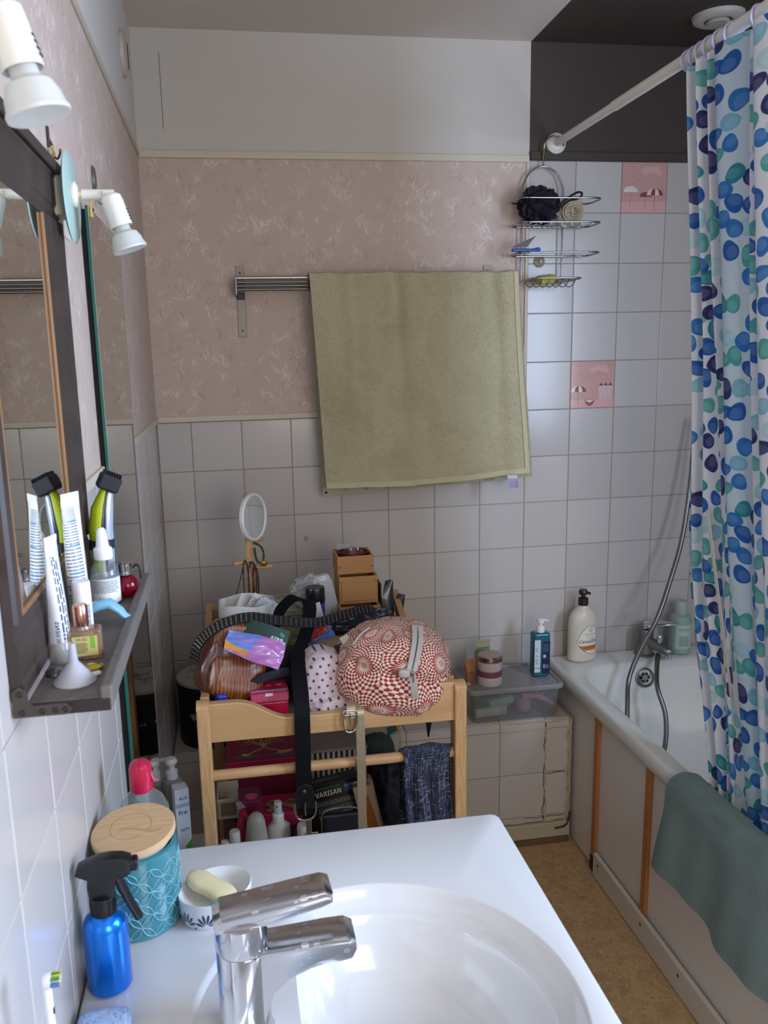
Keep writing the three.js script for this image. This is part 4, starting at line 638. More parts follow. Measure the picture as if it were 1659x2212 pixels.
{
  const t = thing('soap_dish', 'white ceramic soap dish with a dark blue leaf pattern behind the tap', 'soap dish', [0.1625, CY, 1.497], 0.45);
  const el = (a, b, y, n = 56) => { const o = []; for (let i = 0; i < n; i++) { const t = (i / n) * 2 * PI; o.push(V(a * cos(t), y, b * sin(t))); } return o; };
  const dish = canvas(1024, 256, (g) => {
    g.fillStyle = '#e9eaea'; g.fillRect(0, 0, 1024, 256); g.fillStyle = '#1f4560';
    for (let k = 0; k < 4; k++) for (const q of [-1, -0.6, -0.2, 0.2, 0.6, 1]) { g.save(); g.translate(k * 256 + 128, 216); g.rotate(q * 1.2); const l = 96 - Math.abs(q) * 10; g.beginPath(); g.moveTo(0, -30); g.bezierCurveTo(-20, -l * 0.7, -24, -l * 1.5, 0, -l * 1.55); g.bezierCurveTo(24, -l * 1.5, 20, -l * 0.7, 0, -30); g.fill(); g.restore(); }
    for (let k = 0; k < 4; k++) { g.beginPath(); g.ellipse(k * 256, 236, 40, 13, 0, 0, 7); g.fill(); }
  });
  part(t, 'bowl', loft([el(0.0475, 0.0375, 0), el(0.0507, 0.0407, 0.009), el(0.0515, 0.0415, 0.018), el(0.052, 0.042, 0.027), el(0.0525, 0.0425, 0.036)], { capStart: true, angle: 1 }), M(0xffffff, 0.2, { map: rep(dish, 2.5, 1), clearcoat: 0.5 }));
  part(t, 'inside', loft([el(0.0525, 0.0425, 0.036), el(0.0515, 0.0415, 0.0385), el(0.0495, 0.0395, 0.0378), el(0.044, 0.034, 0.026), el(0.03, 0.022, 0.02), el(0.005, 0.004, 0.019)], { capEnd: true, angle: 1 }), M(0xe2e0dc, 0.3));
  single('soap_bar', 'worn pale yellow bar of soap lying in the soap dish', 'soap', blob(0.04, 0.0095, 0.018, 0.75, (d) => 1 - 0.16 * Math.exp(-(d.x * d.x) / 0.06) * Math.abs(d.z), 48, 30), M(0xe8d7a6, 0.45), [0.158, CY + 0.0375, 1.498], [0.1, -0.62, -0.16]);
}
{
  const t = thing('electric_toothbrush', 'white electric toothbrush with yellow and green bristles in the lower left corner', 'toothbrush', [0.037, CY, 1.893]);
  part(t, 'charger', lat([[0, 0], [0.024, 0], [0.025, 0.004], [0.024, 0.012], [0.014, 0.016], [0, 0.016]], 36), M(0xe7e7e8, 0.3));
  part(t, 'handle', lat([[0, 0.014], [0.0125, 0.014], [0.0135, 0.03], [0.0138, 0.1], [0.012, 0.135], [0.0085, 0.155], [0.0065, 0.162], [0, 0.162]], 36), M(0xeeeeef, 0.3));
  const n = part(t, 'brush_neck', lat([[0, 0.16], [0.0068, 0.16], [0.005, 0.18], [0.0036, 0.205], [0.0038, 0.238], [0, 0.24]], 26), M(0xf2f2f4, 0.25));
  part(n, 'colour_ring', rb(0.0014, 0.006, 0.0026, 0.0005), M(0x4a2c3c, 0.4), [0.0038, 0.214, 0.0008]);
  const h = part(t, 'brush_head', lat([[0, -0.003], [0.0066, -0.003], [0.0072, 0], [0.0068, 0.003], [0, 0.0036]], 30).rotateZ(-PI / 2), M(0xe6e6ea, 0.3), [0.001, 0.243, 0]);
  const tuft = (col, list) => part(h, 'bristle_tuft', merge(list.map(([y, z]) => { const q = []; for (let k = 0; k < 9; k++) q.push(cyl(0.0003, 0.00035, 0.0075, 5).rotateZ(PI / 2 + rr(-0.12, 0.12)).translate(0.0068, y + rr(-0.0014, 0.0014), z + rr(-0.0014, 0.0014))); return merge(q); })), M(col, 0.6));
  tuft(0xe3d91c, [[0.0045, 0.001], [0.0035, -0.003], [-0.0045, 0.001], [-0.004, -0.002]]); tuft(0x3f9a4a, [[0.004, 0.004], [0.005, -0.0005]]); tuft(0xf0f2f6, [[0, 0.0035], [0, -0.0035], [0.0005, 0], [-0.001, 0.001]]); tuft(0x5c87b8, [[-0.003, 0.0042], [0.0, 0.0055]]);
}
single('sponge', 'light blue nubbly sponge at the bottom edge of the picture', 'sponge', blob(0.03, 0.012, 0.022, 0.5, (d) => 1 + 0.05 * N3(d.x * 14, d.y * 14, d.z * 14), 90, 60), M(0xffffff, 0.9, { map: canvas(256, 256, (g) => { g.fillStyle = '#a9c4ea'; g.fillRect(0, 0, 256, 256); for (let i = 0; i < 900; i++) { g.fillStyle = rnd() < 0.5 ? '#7fa3dc' : '#c4d8f2'; g.beginPath(); g.arc(rnd() * 256, rnd() * 256, rr(1, 4), 0, 7); g.fill(); } }) }), [0.038, CY + 0.0115, 1.695]);
// ------------------------------------------------------------------ wooden changing table with its clutter
{
  const t = thing('changing_table', 'beech changing table with a scalloped front rail, piled with bags and boxes', 'changing table');
  const post = (x, z, h, d) => part(t, 'post', merge([rb(0.027, h - 0.02, d, 0.004).translate(0, (h - 0.02) / 2, 0), new THREE.CylinderGeometry(d / 2, d / 2, 0.0262, 24).scale(1, 1, 1).rotateZ(PI / 2).scale(1, 0.6, 1).translate(0, h - 0.02, 0)]), beech, [x, 0, z]);
  post(0.131, 0.905, 0.895, 0.042); post(0.683, 0.905, 0.893, 0.042); post(0.137, 0.262, 0.91, 0.04); post(0.668, 0.262, 0.915, 0.04);
  const s = new THREE.Shape(); s.moveTo(0, 0); s.lineTo(0.524, 0); s.lineTo(0.524, 0.084); s.lineTo(0.48, 0.084); s.bezierCurveTo(0.42, 0.084, 0.40, 0.037, 0.33, 0.037); s.lineTo(0.17, 0.037); s.bezierCurveTo(0.12, 0.037, 0.105, 0.08, 0.05, 0.081); s.lineTo(0, 0.081);
  part(t, 'front_rail', ext(s, 0.016, 0.0025, { curveSegments: 24 }), beech, [0.1445, 0.8, 0.899]);
  const q = new THREE.Shape(); q.moveTo(0, 0); q.lineTo(0.6, 0); q.lineTo(0.6, 0.085); q.bezierCurveTo(0.45, 0.05, 0.35, 0.04, 0.2, 0.045); q.bezierCurveTo(0.12, 0.05, 0.06, 0.09, 0.0, 0.1);
  for (const x of [0.141, 0.677]) part(t, 'side_panel', ext(q, 0.014, 0.002).rotateY(-PI / 2).translate(x, 0.8, 0.282), beech);
  part(t, 'back_rail', rb(0.5, 0.09, 0.016, 0.003), beech, [0.4025, 0.84, 0.258]);
  part(t, 'tray', rb(0.51, 0.012, 0.62, 0.002), beech, [0.405, 0.794, 0.585]);
  part(t, 'towel_bar', cyl(0.0115, 0.0115, 0.53, 20).rotateZ(PI / 2), M(0xffffff, 0.45, { map: rep(beechMap, 1, 0.3) }), [0.407, 0.717, 0.905]);
  part(t, 'lower_shelf', rb(0.52, 0.014, 0.62, 0.002), beech, [0.405, 0.373, 0.585]);
}
const TY = 0.8008, LS = 0.3803;
// jewellery box, stand with round mirror, necklaces
const mapArt = canvas(512, 512, (g) => { g.fillStyle = '#9a9468'; g.fillRect(0, 0, 512, 512); for (let i = 0; i < 260; i++) { g.globalAlpha = rr(0.4, 0.9); g.fillStyle = ['#4f6a92', '#6d83a8', '#b8a765', '#c9b98a', '#7d8558', '#3c5480', '#caa24a', '#a9b0a0'][Math.floor(rnd() * 8)]; g.beginPath(); const x = rnd() * 512, y = rnd() * 512; for (let k = 0; k < 6; k++) g.lineTo(x + rr(-50, 50), y + rr(-40, 40)); g.fill(); } g.globalAlpha = 1; });
{
  const t = thing('jewellery_box', 'flat box with a blue and ochre painted lid under the round mirror stand', 'box', [0.32, TY, 0.36]);
  part(t, 'box_body', rb(0.29, 0.105, 0.15, 0.004), M(0xffffff, 0.6, { map: mapArt }), [0, 0.053, 0]);
  part(t, 'lid', rb(0.296, 0.018, 0.156, 0.003), M(0xffffff, 0.5, { map: mapArt }), [0, 0.114, 0]);
}
const JY = TY + 0.1235;
{
  const t = thing('mirror_stand', 'wooden jewellery stand carrying a round white rimmed mirror', 'mirror', [0.254, JY, 0.345]);
  part(t, 'foot', lat([[0, 0], [0.042, 0], [0.043, 0.003], [0.04, 0.007], [0, 0.007]], 40), M(0xe5dfd2, 0.4));
  part(t, 'stick', rb(0.021, 0.3, 0.012, 0.002), beech, [-0.0005, 0.155, 0]);
  for (const [x, y, z, ry, l] of [[-0.022, 0.118, 0.012, 0.4, 0.05], [0.032, 0.102, 0.012, -0.12, 0.056], [0.022, 0.168, -0.02, 0.9, 0.05]]) part(t, 'peg', cyl(0.0055, 0.0055, l, 16).rotateZ(PI / 2), beech, [x, y, z], [0, ry, 0.06]);
  const m = new THREE.Group(); m.name = numbered('round_mirror'); m.position.set(0.0075, 0.243, 0.016); m.rotation.set(-0.05, 1.02, 0, 'YXZ'); t.add(m);
  part(m, 'rim', lat([[0.052, 0.0], [0.062, 0], [0.065, 0.003], [0.065, 0.011], [0.062, 0.0145], [0.0575, 0.0135], [0.0565, 0.011]], 56).rotateX(PI / 2), M(0xdedbd4, 0.35));
  part(m, 'mirror_face', cyl(0.0568, 0.0568, 0.002, 48).rotateX(PI / 2), mirrorGlass, [0, 0, 0.0105]);
  const beads = (path, n, r, mat, name, label) => { const c = crv(path), list = [new THREE.TubeGeometry(c, 60, r * 0.28, 5)]; for (let k = 0; k <= n; k++) { const p = c.getPointAt(k / n); list.push(new THREE.SphereGeometry(r * rr(0.8, 1.15), 8, 6).translate(p.x, p.y, p.z)); } return single(name, label, 'necklace', merge(list), mat, [0.254, JY, 0.345]); };
  const loop = (x, z, top, bot, w) => [[x - w, top - 0.02, z], [x, top, z], [x + w, top - 0.02, z + 0.003], [x + w * 1.2, (top + bot) / 2, z + 0.004], [x + w * 0.4, bot, z + 0.005], [x - w * 0.6, bot + 0.004, z + 0.004], [x - w * 1.1, (top + bot) / 2, z + 0.002], [x - w, top - 0.022, z]];
  beads(loop(-0.014, 0.022, 0.126, 0.02, 0.006), 44, 0.0024, M(0x2e1d18, 0.3), 'bead_necklace', 'dark brown bead necklace hanging from the left peg of the mirror stand');
  beads(loop(0.003, 0.026, 0.122, 0.014, 0.009), 46, 0.003, M(0x4c2430, 0.2), 'bead_necklace', 'plum coloured bead necklace hanging in front of the stand post');
  beads(loop(0.012, 0.02, 0.11, 0.01, 0.006), 40, 0.0026, M(0x3a1a1c, 0.25), 'bead_necklace', 'deep red bead necklace hanging right of the stand post');
  beads(loop(0.026, 0.016, 0.106, 0.016, 0.007), 34, 0.0014, M(0xb09a70, 0.3, { metalness: 0.5 }), 'chain_necklace', 'thin gold chain hanging from the right peg of the mirror stand');
  beads([[0.014, 0.17, 0.012], [0.03, 0.16, 0.014], [0.037, 0.14, 0.016], [0.034, 0.122, 0.018], [0.024, 0.116, 0.02], [0.016, 0.13, 0.02], [0.013, 0.155, 0.016]], 24, 0.0034, M(0x1f4527, 0.25), 'bead_bracelet', 'green bead bracelet on the upper peg of the mirror stand');
  single('gold_bead', 'ribbed gold bead hanging under the green bracelet', 'bead', merge([new THREE.SphereGeometry(0.0095, 24, 16), ...[0, 1, 2, 3, 4].map((k) => new THREE.TorusGeometry(0.0096, 0.0008, 6, 24).rotateY(k * PI / 5))]), M(0xa88a3c, 0.3, { metalness: 0.7 }), [0.29, JY + 0.116, 0.366]);
  single('cord_necklace', 'black cord necklace sagging left of the mirror stand', 'necklace', tube([[-0.018, 0.116, 0.02], [-0.03, 0.07, 0.022], [-0.043, 0.022, 0.028], [-0.038, 0.006, 0.035], [-0.024, 0.003, 0.045], [-0.006, 0.003, 0.052]], 0.0013, 50, 6), M(0x1d1614, 0.6), [0.254, JY, 0.345]);
  const ear = thing('earring_pile', 'tangle of beads and red earrings lying on the painted box lid', 'jewellery', [0.4, JY, 0.375]);
  const bits = [], red = []; for (let k = 0; k < 90; k++) bits.push(new THREE.TorusGeometry(rr(0.002, 0.005), 0.0007, 5, 12).rotateX(PI / 2 + rr(-0.4, 0.4)).translate(rr(-0.06, 0.035) , rr(0.001, 0.006), rr(-0.025, 0.03)));
  for (const [x, z] of [[0, 0], [0.012, -0.008], [0.008, 0.006]]) red.push(new THREE.SphereGeometry(0.0058, 16, 12).translate(x - 0.01, 0.0065, z));
  part(ear, 'chain', merge(bits), M(0x9a8a70, 0.35, { metalness: 0.6 })); part(ear, 'red_bead', merge(red), M(0xa81f30, 0.15, { clearcoat: 0.6 }));
}
{ // white cloth basket with sachets
  const t = thing('cloth_basket', 'white cloth basket full of sachets and tubes at the back left of the tray', 'basket', [0.237, TY, 0.47]);
  const ring = (r, y, o = 0) => rrect(0, 0, r + 0.006, r - 0.006 + o, r * 0.75, y, 8, 4).map((p, i) => p.add(V(0, 0.003 * sin(i * 0.6) * (y > 0.1 ? 1 : 0), 0)));
  part(t, 'cloth_bag', loft([ring(0.058, 0), ring(0.062, 0.03), ring(0.062, 0.115), ring(0.06, 0.117), ring(0.056, 0.07)], { capStart: true, angle: 1 }), M(0xffffff, 0.9, { map: canvas(256, 256, (g) => { g.fillStyle = '#d9d2d0'; g.fillRect(0, 0, 256, 256); for (let i = 0; i < 60; i++) { g.fillStyle = ['#b87fa8', '#7f8fc0', '#c9b0b8', '#7fa0a0'][i % 4]; g.globalAlpha = 0.6; g.beginPath(); g.arc(rnd() * 256, rnd() * 256, rr(3, 9), 0, 7); g.fill(); } g.globalAlpha = 1; }) }));
  part(t, 'turned_cuff', loft([ring(0.0645, 0.112), ring(0.0665, 0.108), ring(0.067, 0.14), ring(0.0655, 0.165), ring(0.0635, 0.168), ring(0.0615, 0.163), ring(0.06, 0.12)], { angle: 1 }), M(0xdcd8d2, 0.9));
  const b = single('labelled_tube', 'white tube printed with small text standing in the cloth basket', 'tube', tubeBody(0.052, 0.026, 0.095), tubePrint('#dcdcda', (g) => { for (const x of [60, 316]) { lines(g, x, 200, 180, 20, 32, '#4c4f52'); g.fillStyle = '#2f8a90'; g.fillRect(x - 30, 0, 20, 1024); } }), [0.224, TY + 0.1, 0.485], [0.1, 0.25, -0.65]);
  single('striped_tube', 'tube with pink, green and white stripes poking out of the cloth basket', 'tube', tubeBody(0.036, 0.02, 0.09), tubePrint('#d9d4d0', (g) => { ['#c9679a', '#ffffff', '#9fbf5a', '#e0c060', '#c9679a', '#2f7f7a'].forEach((c, i) => { g.fillStyle = c; g.fillRect(0, 480 + i * 60, 512, 60); }); }), [0.2, TY + 0.1, 0.472], [0, 0.3, -0.5]);
  const z = thing('zip_bag', 'clear zip bag with a turquoise seal at the right of the cloth basket', 'bag', [0.276, TY + 0.125, 0.497], -0.1);
  part(z, 'film', blob(0.03, 0.045, 0.008, 0.5, (d) => 1 + 0.09 * N3(d.x * 5, d.y * 5, d.z * 5 + 3), 50, 36), M(0xeceef2, 0.12, { transmission: 0.45, thickness: 0, clearcoat: 0.6 }), [0, 0.01, 0], [0, 0, -0.6]);
  part(z, 'seal_strip', rb(0.003, 0.075, 0.002, 0.0008), M(0x3aa79e, 0.3), [0.006, 0.008, 0.009], [0, 0, -0.62]);
}
{ // deodorant
  const t = thing('deodorant_can', 'blue deodorant can with a broad black cap behind the black belt', 'can', [0.414, TY, 0.5]);
  part(t, 'can_body', lat([[0, 0], [0.0235, 0], [0.0245, 0.003], [0.0245, 0.155], [0.021, 0.163], [0, 0.163]], 40), M(0xffffff, 0.3, { map: canvas(512, 512, (g) => { g.fillStyle = '#2a3f8f'; g.fillRect(0, 0, 512, 512); g.fillStyle = '#1c2a63'; g.fillRect(0, 300, 512, 212); for (const X of [60, 316]) { g.fillStyle = '#c9d0e4'; for (let k = 0; k < 3; k++) { g.save(); g.translate(X + 10 + k * 15, 100); g.rotate(-0.5); g.fillRect(0, -k * 9, 11, 16 + k * 9); g.restore(); } text(g, 'adidas', X + 28, 136, 'bold 24px sans-serif', '#c9d0e4'); } }) }));
  part(t, 'cap', lat([[0, 0], [0.0255, 0], [0.0258, 0.002], [0.0252, 0.035], [0.024, 0.04], [0.018, 0.0405], [0, 0.038]], 40), M(0x121214, 0.3), [0, 0.16, 0]);
}
{
  const film = M(0xd5d3d4, 0.15, { transmission: 0.55, thickness: 0, ior: 1.2, clearcoat: 0.5 });
  single('crumpled_film', 'crumpled clear plastic film behind the deodorant can', 'plastic', blob(0.042, 0.04, 0.02, 0.6, (d) => 1 + 0.35 * N3(d.x * 3.4, d.y * 3.4, d.z * 3.4) + 0.12 * N3(d.x * 11, d.y * 11, d.z * 9), 60, 44), film, [0.402, 0.968, 0.43], [0, 0, 0.5]);
  single('padded_packet', 'grey white padded packet standing beside the bamboo boxes', 'packet', blob(0.03, 0.07, 0.012, 0.45, (d) => 1 + 0.05 * N3(d.x * 5, d.y * 6, 1), 40, 40), M(0xffffff, 0.35, { map: canvas(256, 512, (g) => { g.fillStyle = '#b9b6b2'; g.fillRect(0, 0, 256, 512); g.fillStyle = '#55524f'; for (let k = 0; k < 14; k++) g.fillRect(140, 120 + k * 24, 26, rr(8, 18)); }), clearcoat: 0.3 }), [0.449, 0.945, 0.43], [0, 0.3, 0.22]);
}
{ // bamboo boxes in three stages
  const t = thing('bamboo_boxes', 'stepped stack of three bamboo boxes against the tiled wall', 'box', [0.536, TY, 0.36]);
  const open = (w, h, d, th) => merge([rb(w, h, th, 0.0015).translate(0, h / 2, d / 2 - th / 2), rb(w, h, th, 0.0015).translate(0, h / 2, -d / 2 + th / 2), rb(th, h, d - 0.002, 0.0015).translate(w / 2 - th / 2, h / 2, 0), rb(th, h, d - 0.002, 0.0015).translate(-w / 2 + th / 2, h / 2, 0), rb(w - 0.002, th, d - 0.002, 0.001).translate(0, th / 2, 0)]);
  const a = part(t, 'lower_box', open(0.112, 0.128, 0.12, 0.007), bamboo, [0.001, 0.0, 0.05]), b = part(t, 'middle_box', open(0.106, 0.075, 0.1, 0.006), bamboo, [0.002, 0.128, 0.03]), c = part(t, 'top_box', open(0.1, 0.05, 0.1, 0.006), bamboo, [0.0, 0.203, 0.0]);
  const fm = M(0x5a3418, 0.6);
  for (const [o, w, h, d] of [[a, 0.112, 0.12, 0.12], [b, 0.106, 0.066, 0.1], [c, 0.1, 0.024, 0.1]]) for (const s of [-1, 1]) part(o, 'corner_spline', rb(0.009, 0.0018, 0.0012, 0.0004), fm, [s * (w / 2 - 0.005), h - 0.004, d / 2 + 0.0003]);
  part(a, 'drawer_front', rb(0.1, 0.034, 0.004, 0.001), bamboo, [0, 0.1, 0.0615]); part(b, 'drawer_front', rb(0.094, 0.05, 0.004, 0.001), bamboo, [0, 0.034, 0.0515]);
  single('lacquer_bowl', 'dark red lacquer bowl sitting in the topmost bamboo box', 'bowl', lat([[0, 0], [0.02, 0], [0.021, 0.003], [0.033, 0.012], [0.0415, 0.03], [0.0425, 0.04], [0.041, 0.04], [0.039, 0.03], [0.031, 0.014], [0.018, 0.006], [0, 0.005]], 44), M(0x55161e, 0.2, { clearcoat: 0.5 }), [0.537, TY + 0.2165, 0.362]);
  single('clear_case', 'small clear plastic case perched on the back of the top bamboo box', 'case', rb(0.045, 0.014, 0.02, 0.002), M(0xe4e4e4, 0.15, { transmission: 0.75, thickness: 0 }), [0.517, TY + 0.2605, 0.318]);
}
{
  const leaf = (w, h, b) => surf(8, 14, (u, v) => V((u - 0.5) * w * sin(PI * Math.min(1, 0.12 + v * 0.88)), h * (1 - v), b * sin(PI * u) + 0.02 * v * v), 0.0012);
  const g = merge([leaf(0.05, 0.15, 0.02).translate(0, 0, 0), leaf(0.04, 0.13, -0.016).rotateY(0.7).translate(0.012, 0, 0.008), leaf(0.045, 0.11, 0.02).rotateZ(-0.3).translate(0.016, 0, 0.014)]);
  single('foil_wrapper', 'dark green leaf shaped wrappers standing right of the bamboo boxes', 'wrapper', g, M(0x1e2b24, 0.35, { clearcoat: 0.4 }), [0.628, TY + 0.005, 0.33], [0, 0.8, -0.12]);
  single('black_folder', 'thin black folder standing between the bamboo boxes and the wrappers', 'folder', rb(0.004, 0.17, 0.1, 0.001), black, [0.604, TY + 0.086, 0.36]);
  single('paper_card', 'blank greyish card leaning behind the studded strap', 'card', ext(shape([[-0.03, 0], [0.028, 0.004], [0.017, 0.058], [-0.016, 0.05]]), 0.002, 0), M(0xb9b0a4, 0.6), [0.402, 0.926, 0.585], [-0.4, 0.1, 0]);
  single('red_wrapper', 'crumpled red and blue plastic wrapper beneath the paper card', 'wrapper', blob(0.045, 0.03, 0.03, 0.8, (d) => 1 + 0.3 * N3(d.x * 3, d.y * 3, d.z * 3 + 7), 60, 40), M(0xffffff, 0.25, { clearcoat: 0.5, map: canvas(256, 128, (g) => { const w = g.createLinearGradient(0, 0, 0, 128); g.fillStyle = '#5a7fc4'; g.fillRect(0, 0, 256, 128); g.fillStyle = '#b02c36'; g.fillRect(0, 0, 256, 44); g.fillStyle = '#e8e6e0'; for (let i = 0; i < 6; i++) { g.beginPath(); g.ellipse(rnd() * 256, 80, 26, 10, 0.6, 0, 7); g.fill(); } g.fillStyle = '#1f3d33'; g.fillRect(0, 104, 256, 24); }) }), [0.402, 0.905, 0.635], [0, 0.2, 0.5]);
  single('checked_scarf', 'dark blue and grey checked cloth bunched behind the sunburst bag', 'cloth', blob(0.085, 0.035, 0.06, 0.8, (d) => 1 + 0.22 * N3(d.x * 4, d.y * 4, d.z * 4 + 1) + 0.08 * N3(d.x * 12, d.y * 9, d.z * 9), 70, 50), M(0xffffff, 0.9, { map: canvas(256, 256, (g) => { g.fillStyle = '#22222c'; g.fillRect(0, 0, 256, 256); for (let i = 0; i < 16; i++) for (let j = 0; j < 16; j++) { g.fillStyle = ['#2a2b38', '#55525a', '#15151c', '#77727a'][Math.floor(rnd() * 4)]; g.beginPath(); g.moveTo(i * 16, j * 16); g.lineTo(i * 16 + 16, j * 16 + 5); g.lineTo(i * 16 + 5, j * 16 + 16); g.fill(); } }) }), [0.53, 0.905, 0.55], [0, 0, 0.1]);
  single('tan_cushion', 'tan and black pouch edge showing between the wrapper and the sunburst bag', 'pouch', blob(0.06, 0.03, 0.04, 0.7, (d) => 1 + 0.1 * N3(d.x * 4, d.y * 4, d.z * 4), 40, 30), M(0xffffff, 0.8, { map: canvas(128, 128, (g) => { g.fillStyle = '#a08a5c'; g.fillRect(0, 0, 128, 128); g.fillStyle = '#15130f'; for (let i = 0; i < 9; i++) { g.beginPath(); g.ellipse(rnd() * 128, rnd() * 128, rr(6, 18), rr(4, 10), rnd() * 3, 0, 7); g.fill(); } }) }), [0.447, 0.885, 0.66]);
}
// brown lizard print bag
{
  const stripes = canvas(1024, 512, (g) => { g.fillStyle = '#7d421c'; g.fillRect(0, 0, 1024, 512); for (let i = -60; i < 210; i++) { g.strokeStyle = i % 2 ? '#4f2510' : '#a65f2c'; g.globalAlpha = rr(0.5, 0.95); g.lineWidth = rr(2, 3.4); g.beginPath(); let x = i * 6.2; g.moveTo(x, 0); for (let y = 0; y <= 512; y += 16) g.lineTo(x + y * 0.28 + rr(-1.2, 1.2), y); g.stroke(); } g.globalAlpha = 1; });
  const hide = M(0xffffff, 0.38, { map: stripes, bumpMap: rep(speck(256, 40, 220, 0.3, 0.12), 3, 2), bumpScale: 0.0006, clearcoat: 0.35, clearcoatRoughness: 0.25 }), plain = M(0x5e2f1b, 0.35, { clearcoat: 0.3, bumpMap: fineBump, bumpScale: 0.0005 });
  const t = thing('leather_bag', 'brown lizard print leather bag slumped over the left corner of the changing table', 'bag', [0.196, 0.927, 0.775], 0);
  t.rotation.set(-0.12, 0.25, -0.3, 'YXZ');
  part(t, 'bag_body', blob(0.074, 0.087, 0.05, 0.68, (d) => 1 + 0.07 * N3(d.x * 2.4, d.y * 2.4, d.z * 2.4 + 4) + 0.05 * (1 - d.y), 80, 60), plain);
  part(t, 'front_pocket', planar(blob(0.064, 0.052, 0.03, 0.6, (d) => 1 + 0.05 * N3(d.x * 3, d.y * 3, 2) - 0.06 * Math.max(0, d.y) * Math.abs(d.x), 70, 50), 1.5), hide, [0.004, -0.03, 0.034], [-0.12, 0, 0]);
  part(t, 'flap', planar(blob(0.072, 0.04, 0.03, 0.65, (d) => 1 + 0.06 * N3(d.x * 3, d.y * 3, 8), 60, 40), 1.5), hide, [0.0, 0.052, 0.018]);
  part(t, 'seam', tube([[-0.063, -0.012, 0.052], [-0.06, -0.05, 0.052], [-0.035, -0.077, 0.052], [0.01, -0.084, 0.05], [0.05, -0.076, 0.046]], 0.0016, 40, 6), M(0x3f1d0f, 0.5));
  const z = part(t, 'zip_pull', merge([new THREE.TorusGeometry(0.0052, 0.0014, 8, 20).scale(1.3, 1, 1), rb(0.004, 0.018, 0.002, 0.0008).translate(0.001, -0.013, 0)]), gold, [-0.004, -0.082, 0.056], [0, 0, -0.3]);
  const tape = []; for (let k = 0; k < 14; k++) tape.push(rb(0.0022, 0.004, 0.0015, 0.0005).translate(0.004 + k * 0.0034, -0.0815 + k * 0.0003, 0.054)); part(t, 'zip_teeth', merge(tape), gold);
  single('leather_strip', 'thin brown leather strap trailing from the lizard print bag to the rail', 'strap', strap([[0.192, 0.855, 0.835], [0.205, 0.852, 0.87], [0.225, 0.842, 0.89], [0.235, 0.832, 0.894]], [[1, 0, -0.4], [1, 0.3, -0.3], [1, 0.4, 0], [1, 0.4, 0]], 0.009, 0.002, 24), plain);
}
{ // colourful plastic pouch
  const t = thing('sweet_pouch', 'blue, pink and orange plastic pouch lying on the brown leather bag', 'pouch', [0.245, 0.982, 0.868]);
  t.rotation.set(-0.55, 0.15, -0.42, 'YXZ');
  const art = canvas(512, 256, (g) => {
    g.fillStyle = '#b877b4'; g.fillRect(0, 0, 512, 256); g.fillStyle = '#6f86cc'; g.beginPath(); g.moveTo(0, 0); g.lineTo(300, 0); g.bezierCurveTo(260, 90, 240, 180, 190, 190); g.lineTo(0, 160); g.fill();
    g.fillStyle = '#d99a3c'; g.beginPath(); g.moveTo(0, 130); g.quadraticCurveTo(80, 190, 210, 190); g.lineTo(200, 230); g.lineTo(0, 230); g.fill();
    text(g, 'mum', 165, 86, 'bold 84px serif', '#a57cc8'); g.strokeStyle = '#5a2f6a'; g.lineWidth = 4; g.setLineDash([6, 5]); g.beginPath(); g.arc(400, 140, 50, 0, 6.3); g.stroke(); g.setLineDash([]); text(g, '♻', 400, 142, 'bold 50px sans-serif', '#efe3f2');
  });
  part(t, 'film', surf(40, 24, (u, v) => V((u - 0.5) * 0.13 * (1 - 0.12 * Math.abs(v - 0.5)), (0.5 - v) * 0.06 * (1 - 0.25 * sstep(0.6, 0, u)), 0.016 * sin(PI * u) * sin(PI * v) + 0.004 * N3(u * 6, v * 5, 3)), 0.004), M(0xffffff, 0.3, { map: art, clearcoat: 0.4, side: THREE.DoubleSide }));
  const a = single('airport_leaflet', 'dark green leaflet lettered in white behind the plastic pouch', 'leaflet', surf(10, 6, (u, v) => V((u - 0.5) * 0.105, (0.5 - v) * 0.06, 0.006 * sin(u * 4)), 0.0012), M(0xffffff, 0.4, { map: canvas(512, 256, (g) => { g.fillStyle = '#12332a'; g.fillRect(0, 0, 512, 256); text(g, 'AIRP', 390, 120, 'bold 64px sans-serif', '#dfe8e2'); g.fillStyle = '#2f8a4a'; g.beginPath(); g.ellipse(440, 60, 30, 18, 0.4, 0, 7); g.fill(); }) }), [0.268, 0.984, 0.812], [-0.6, 0.1, -0.32]);
}
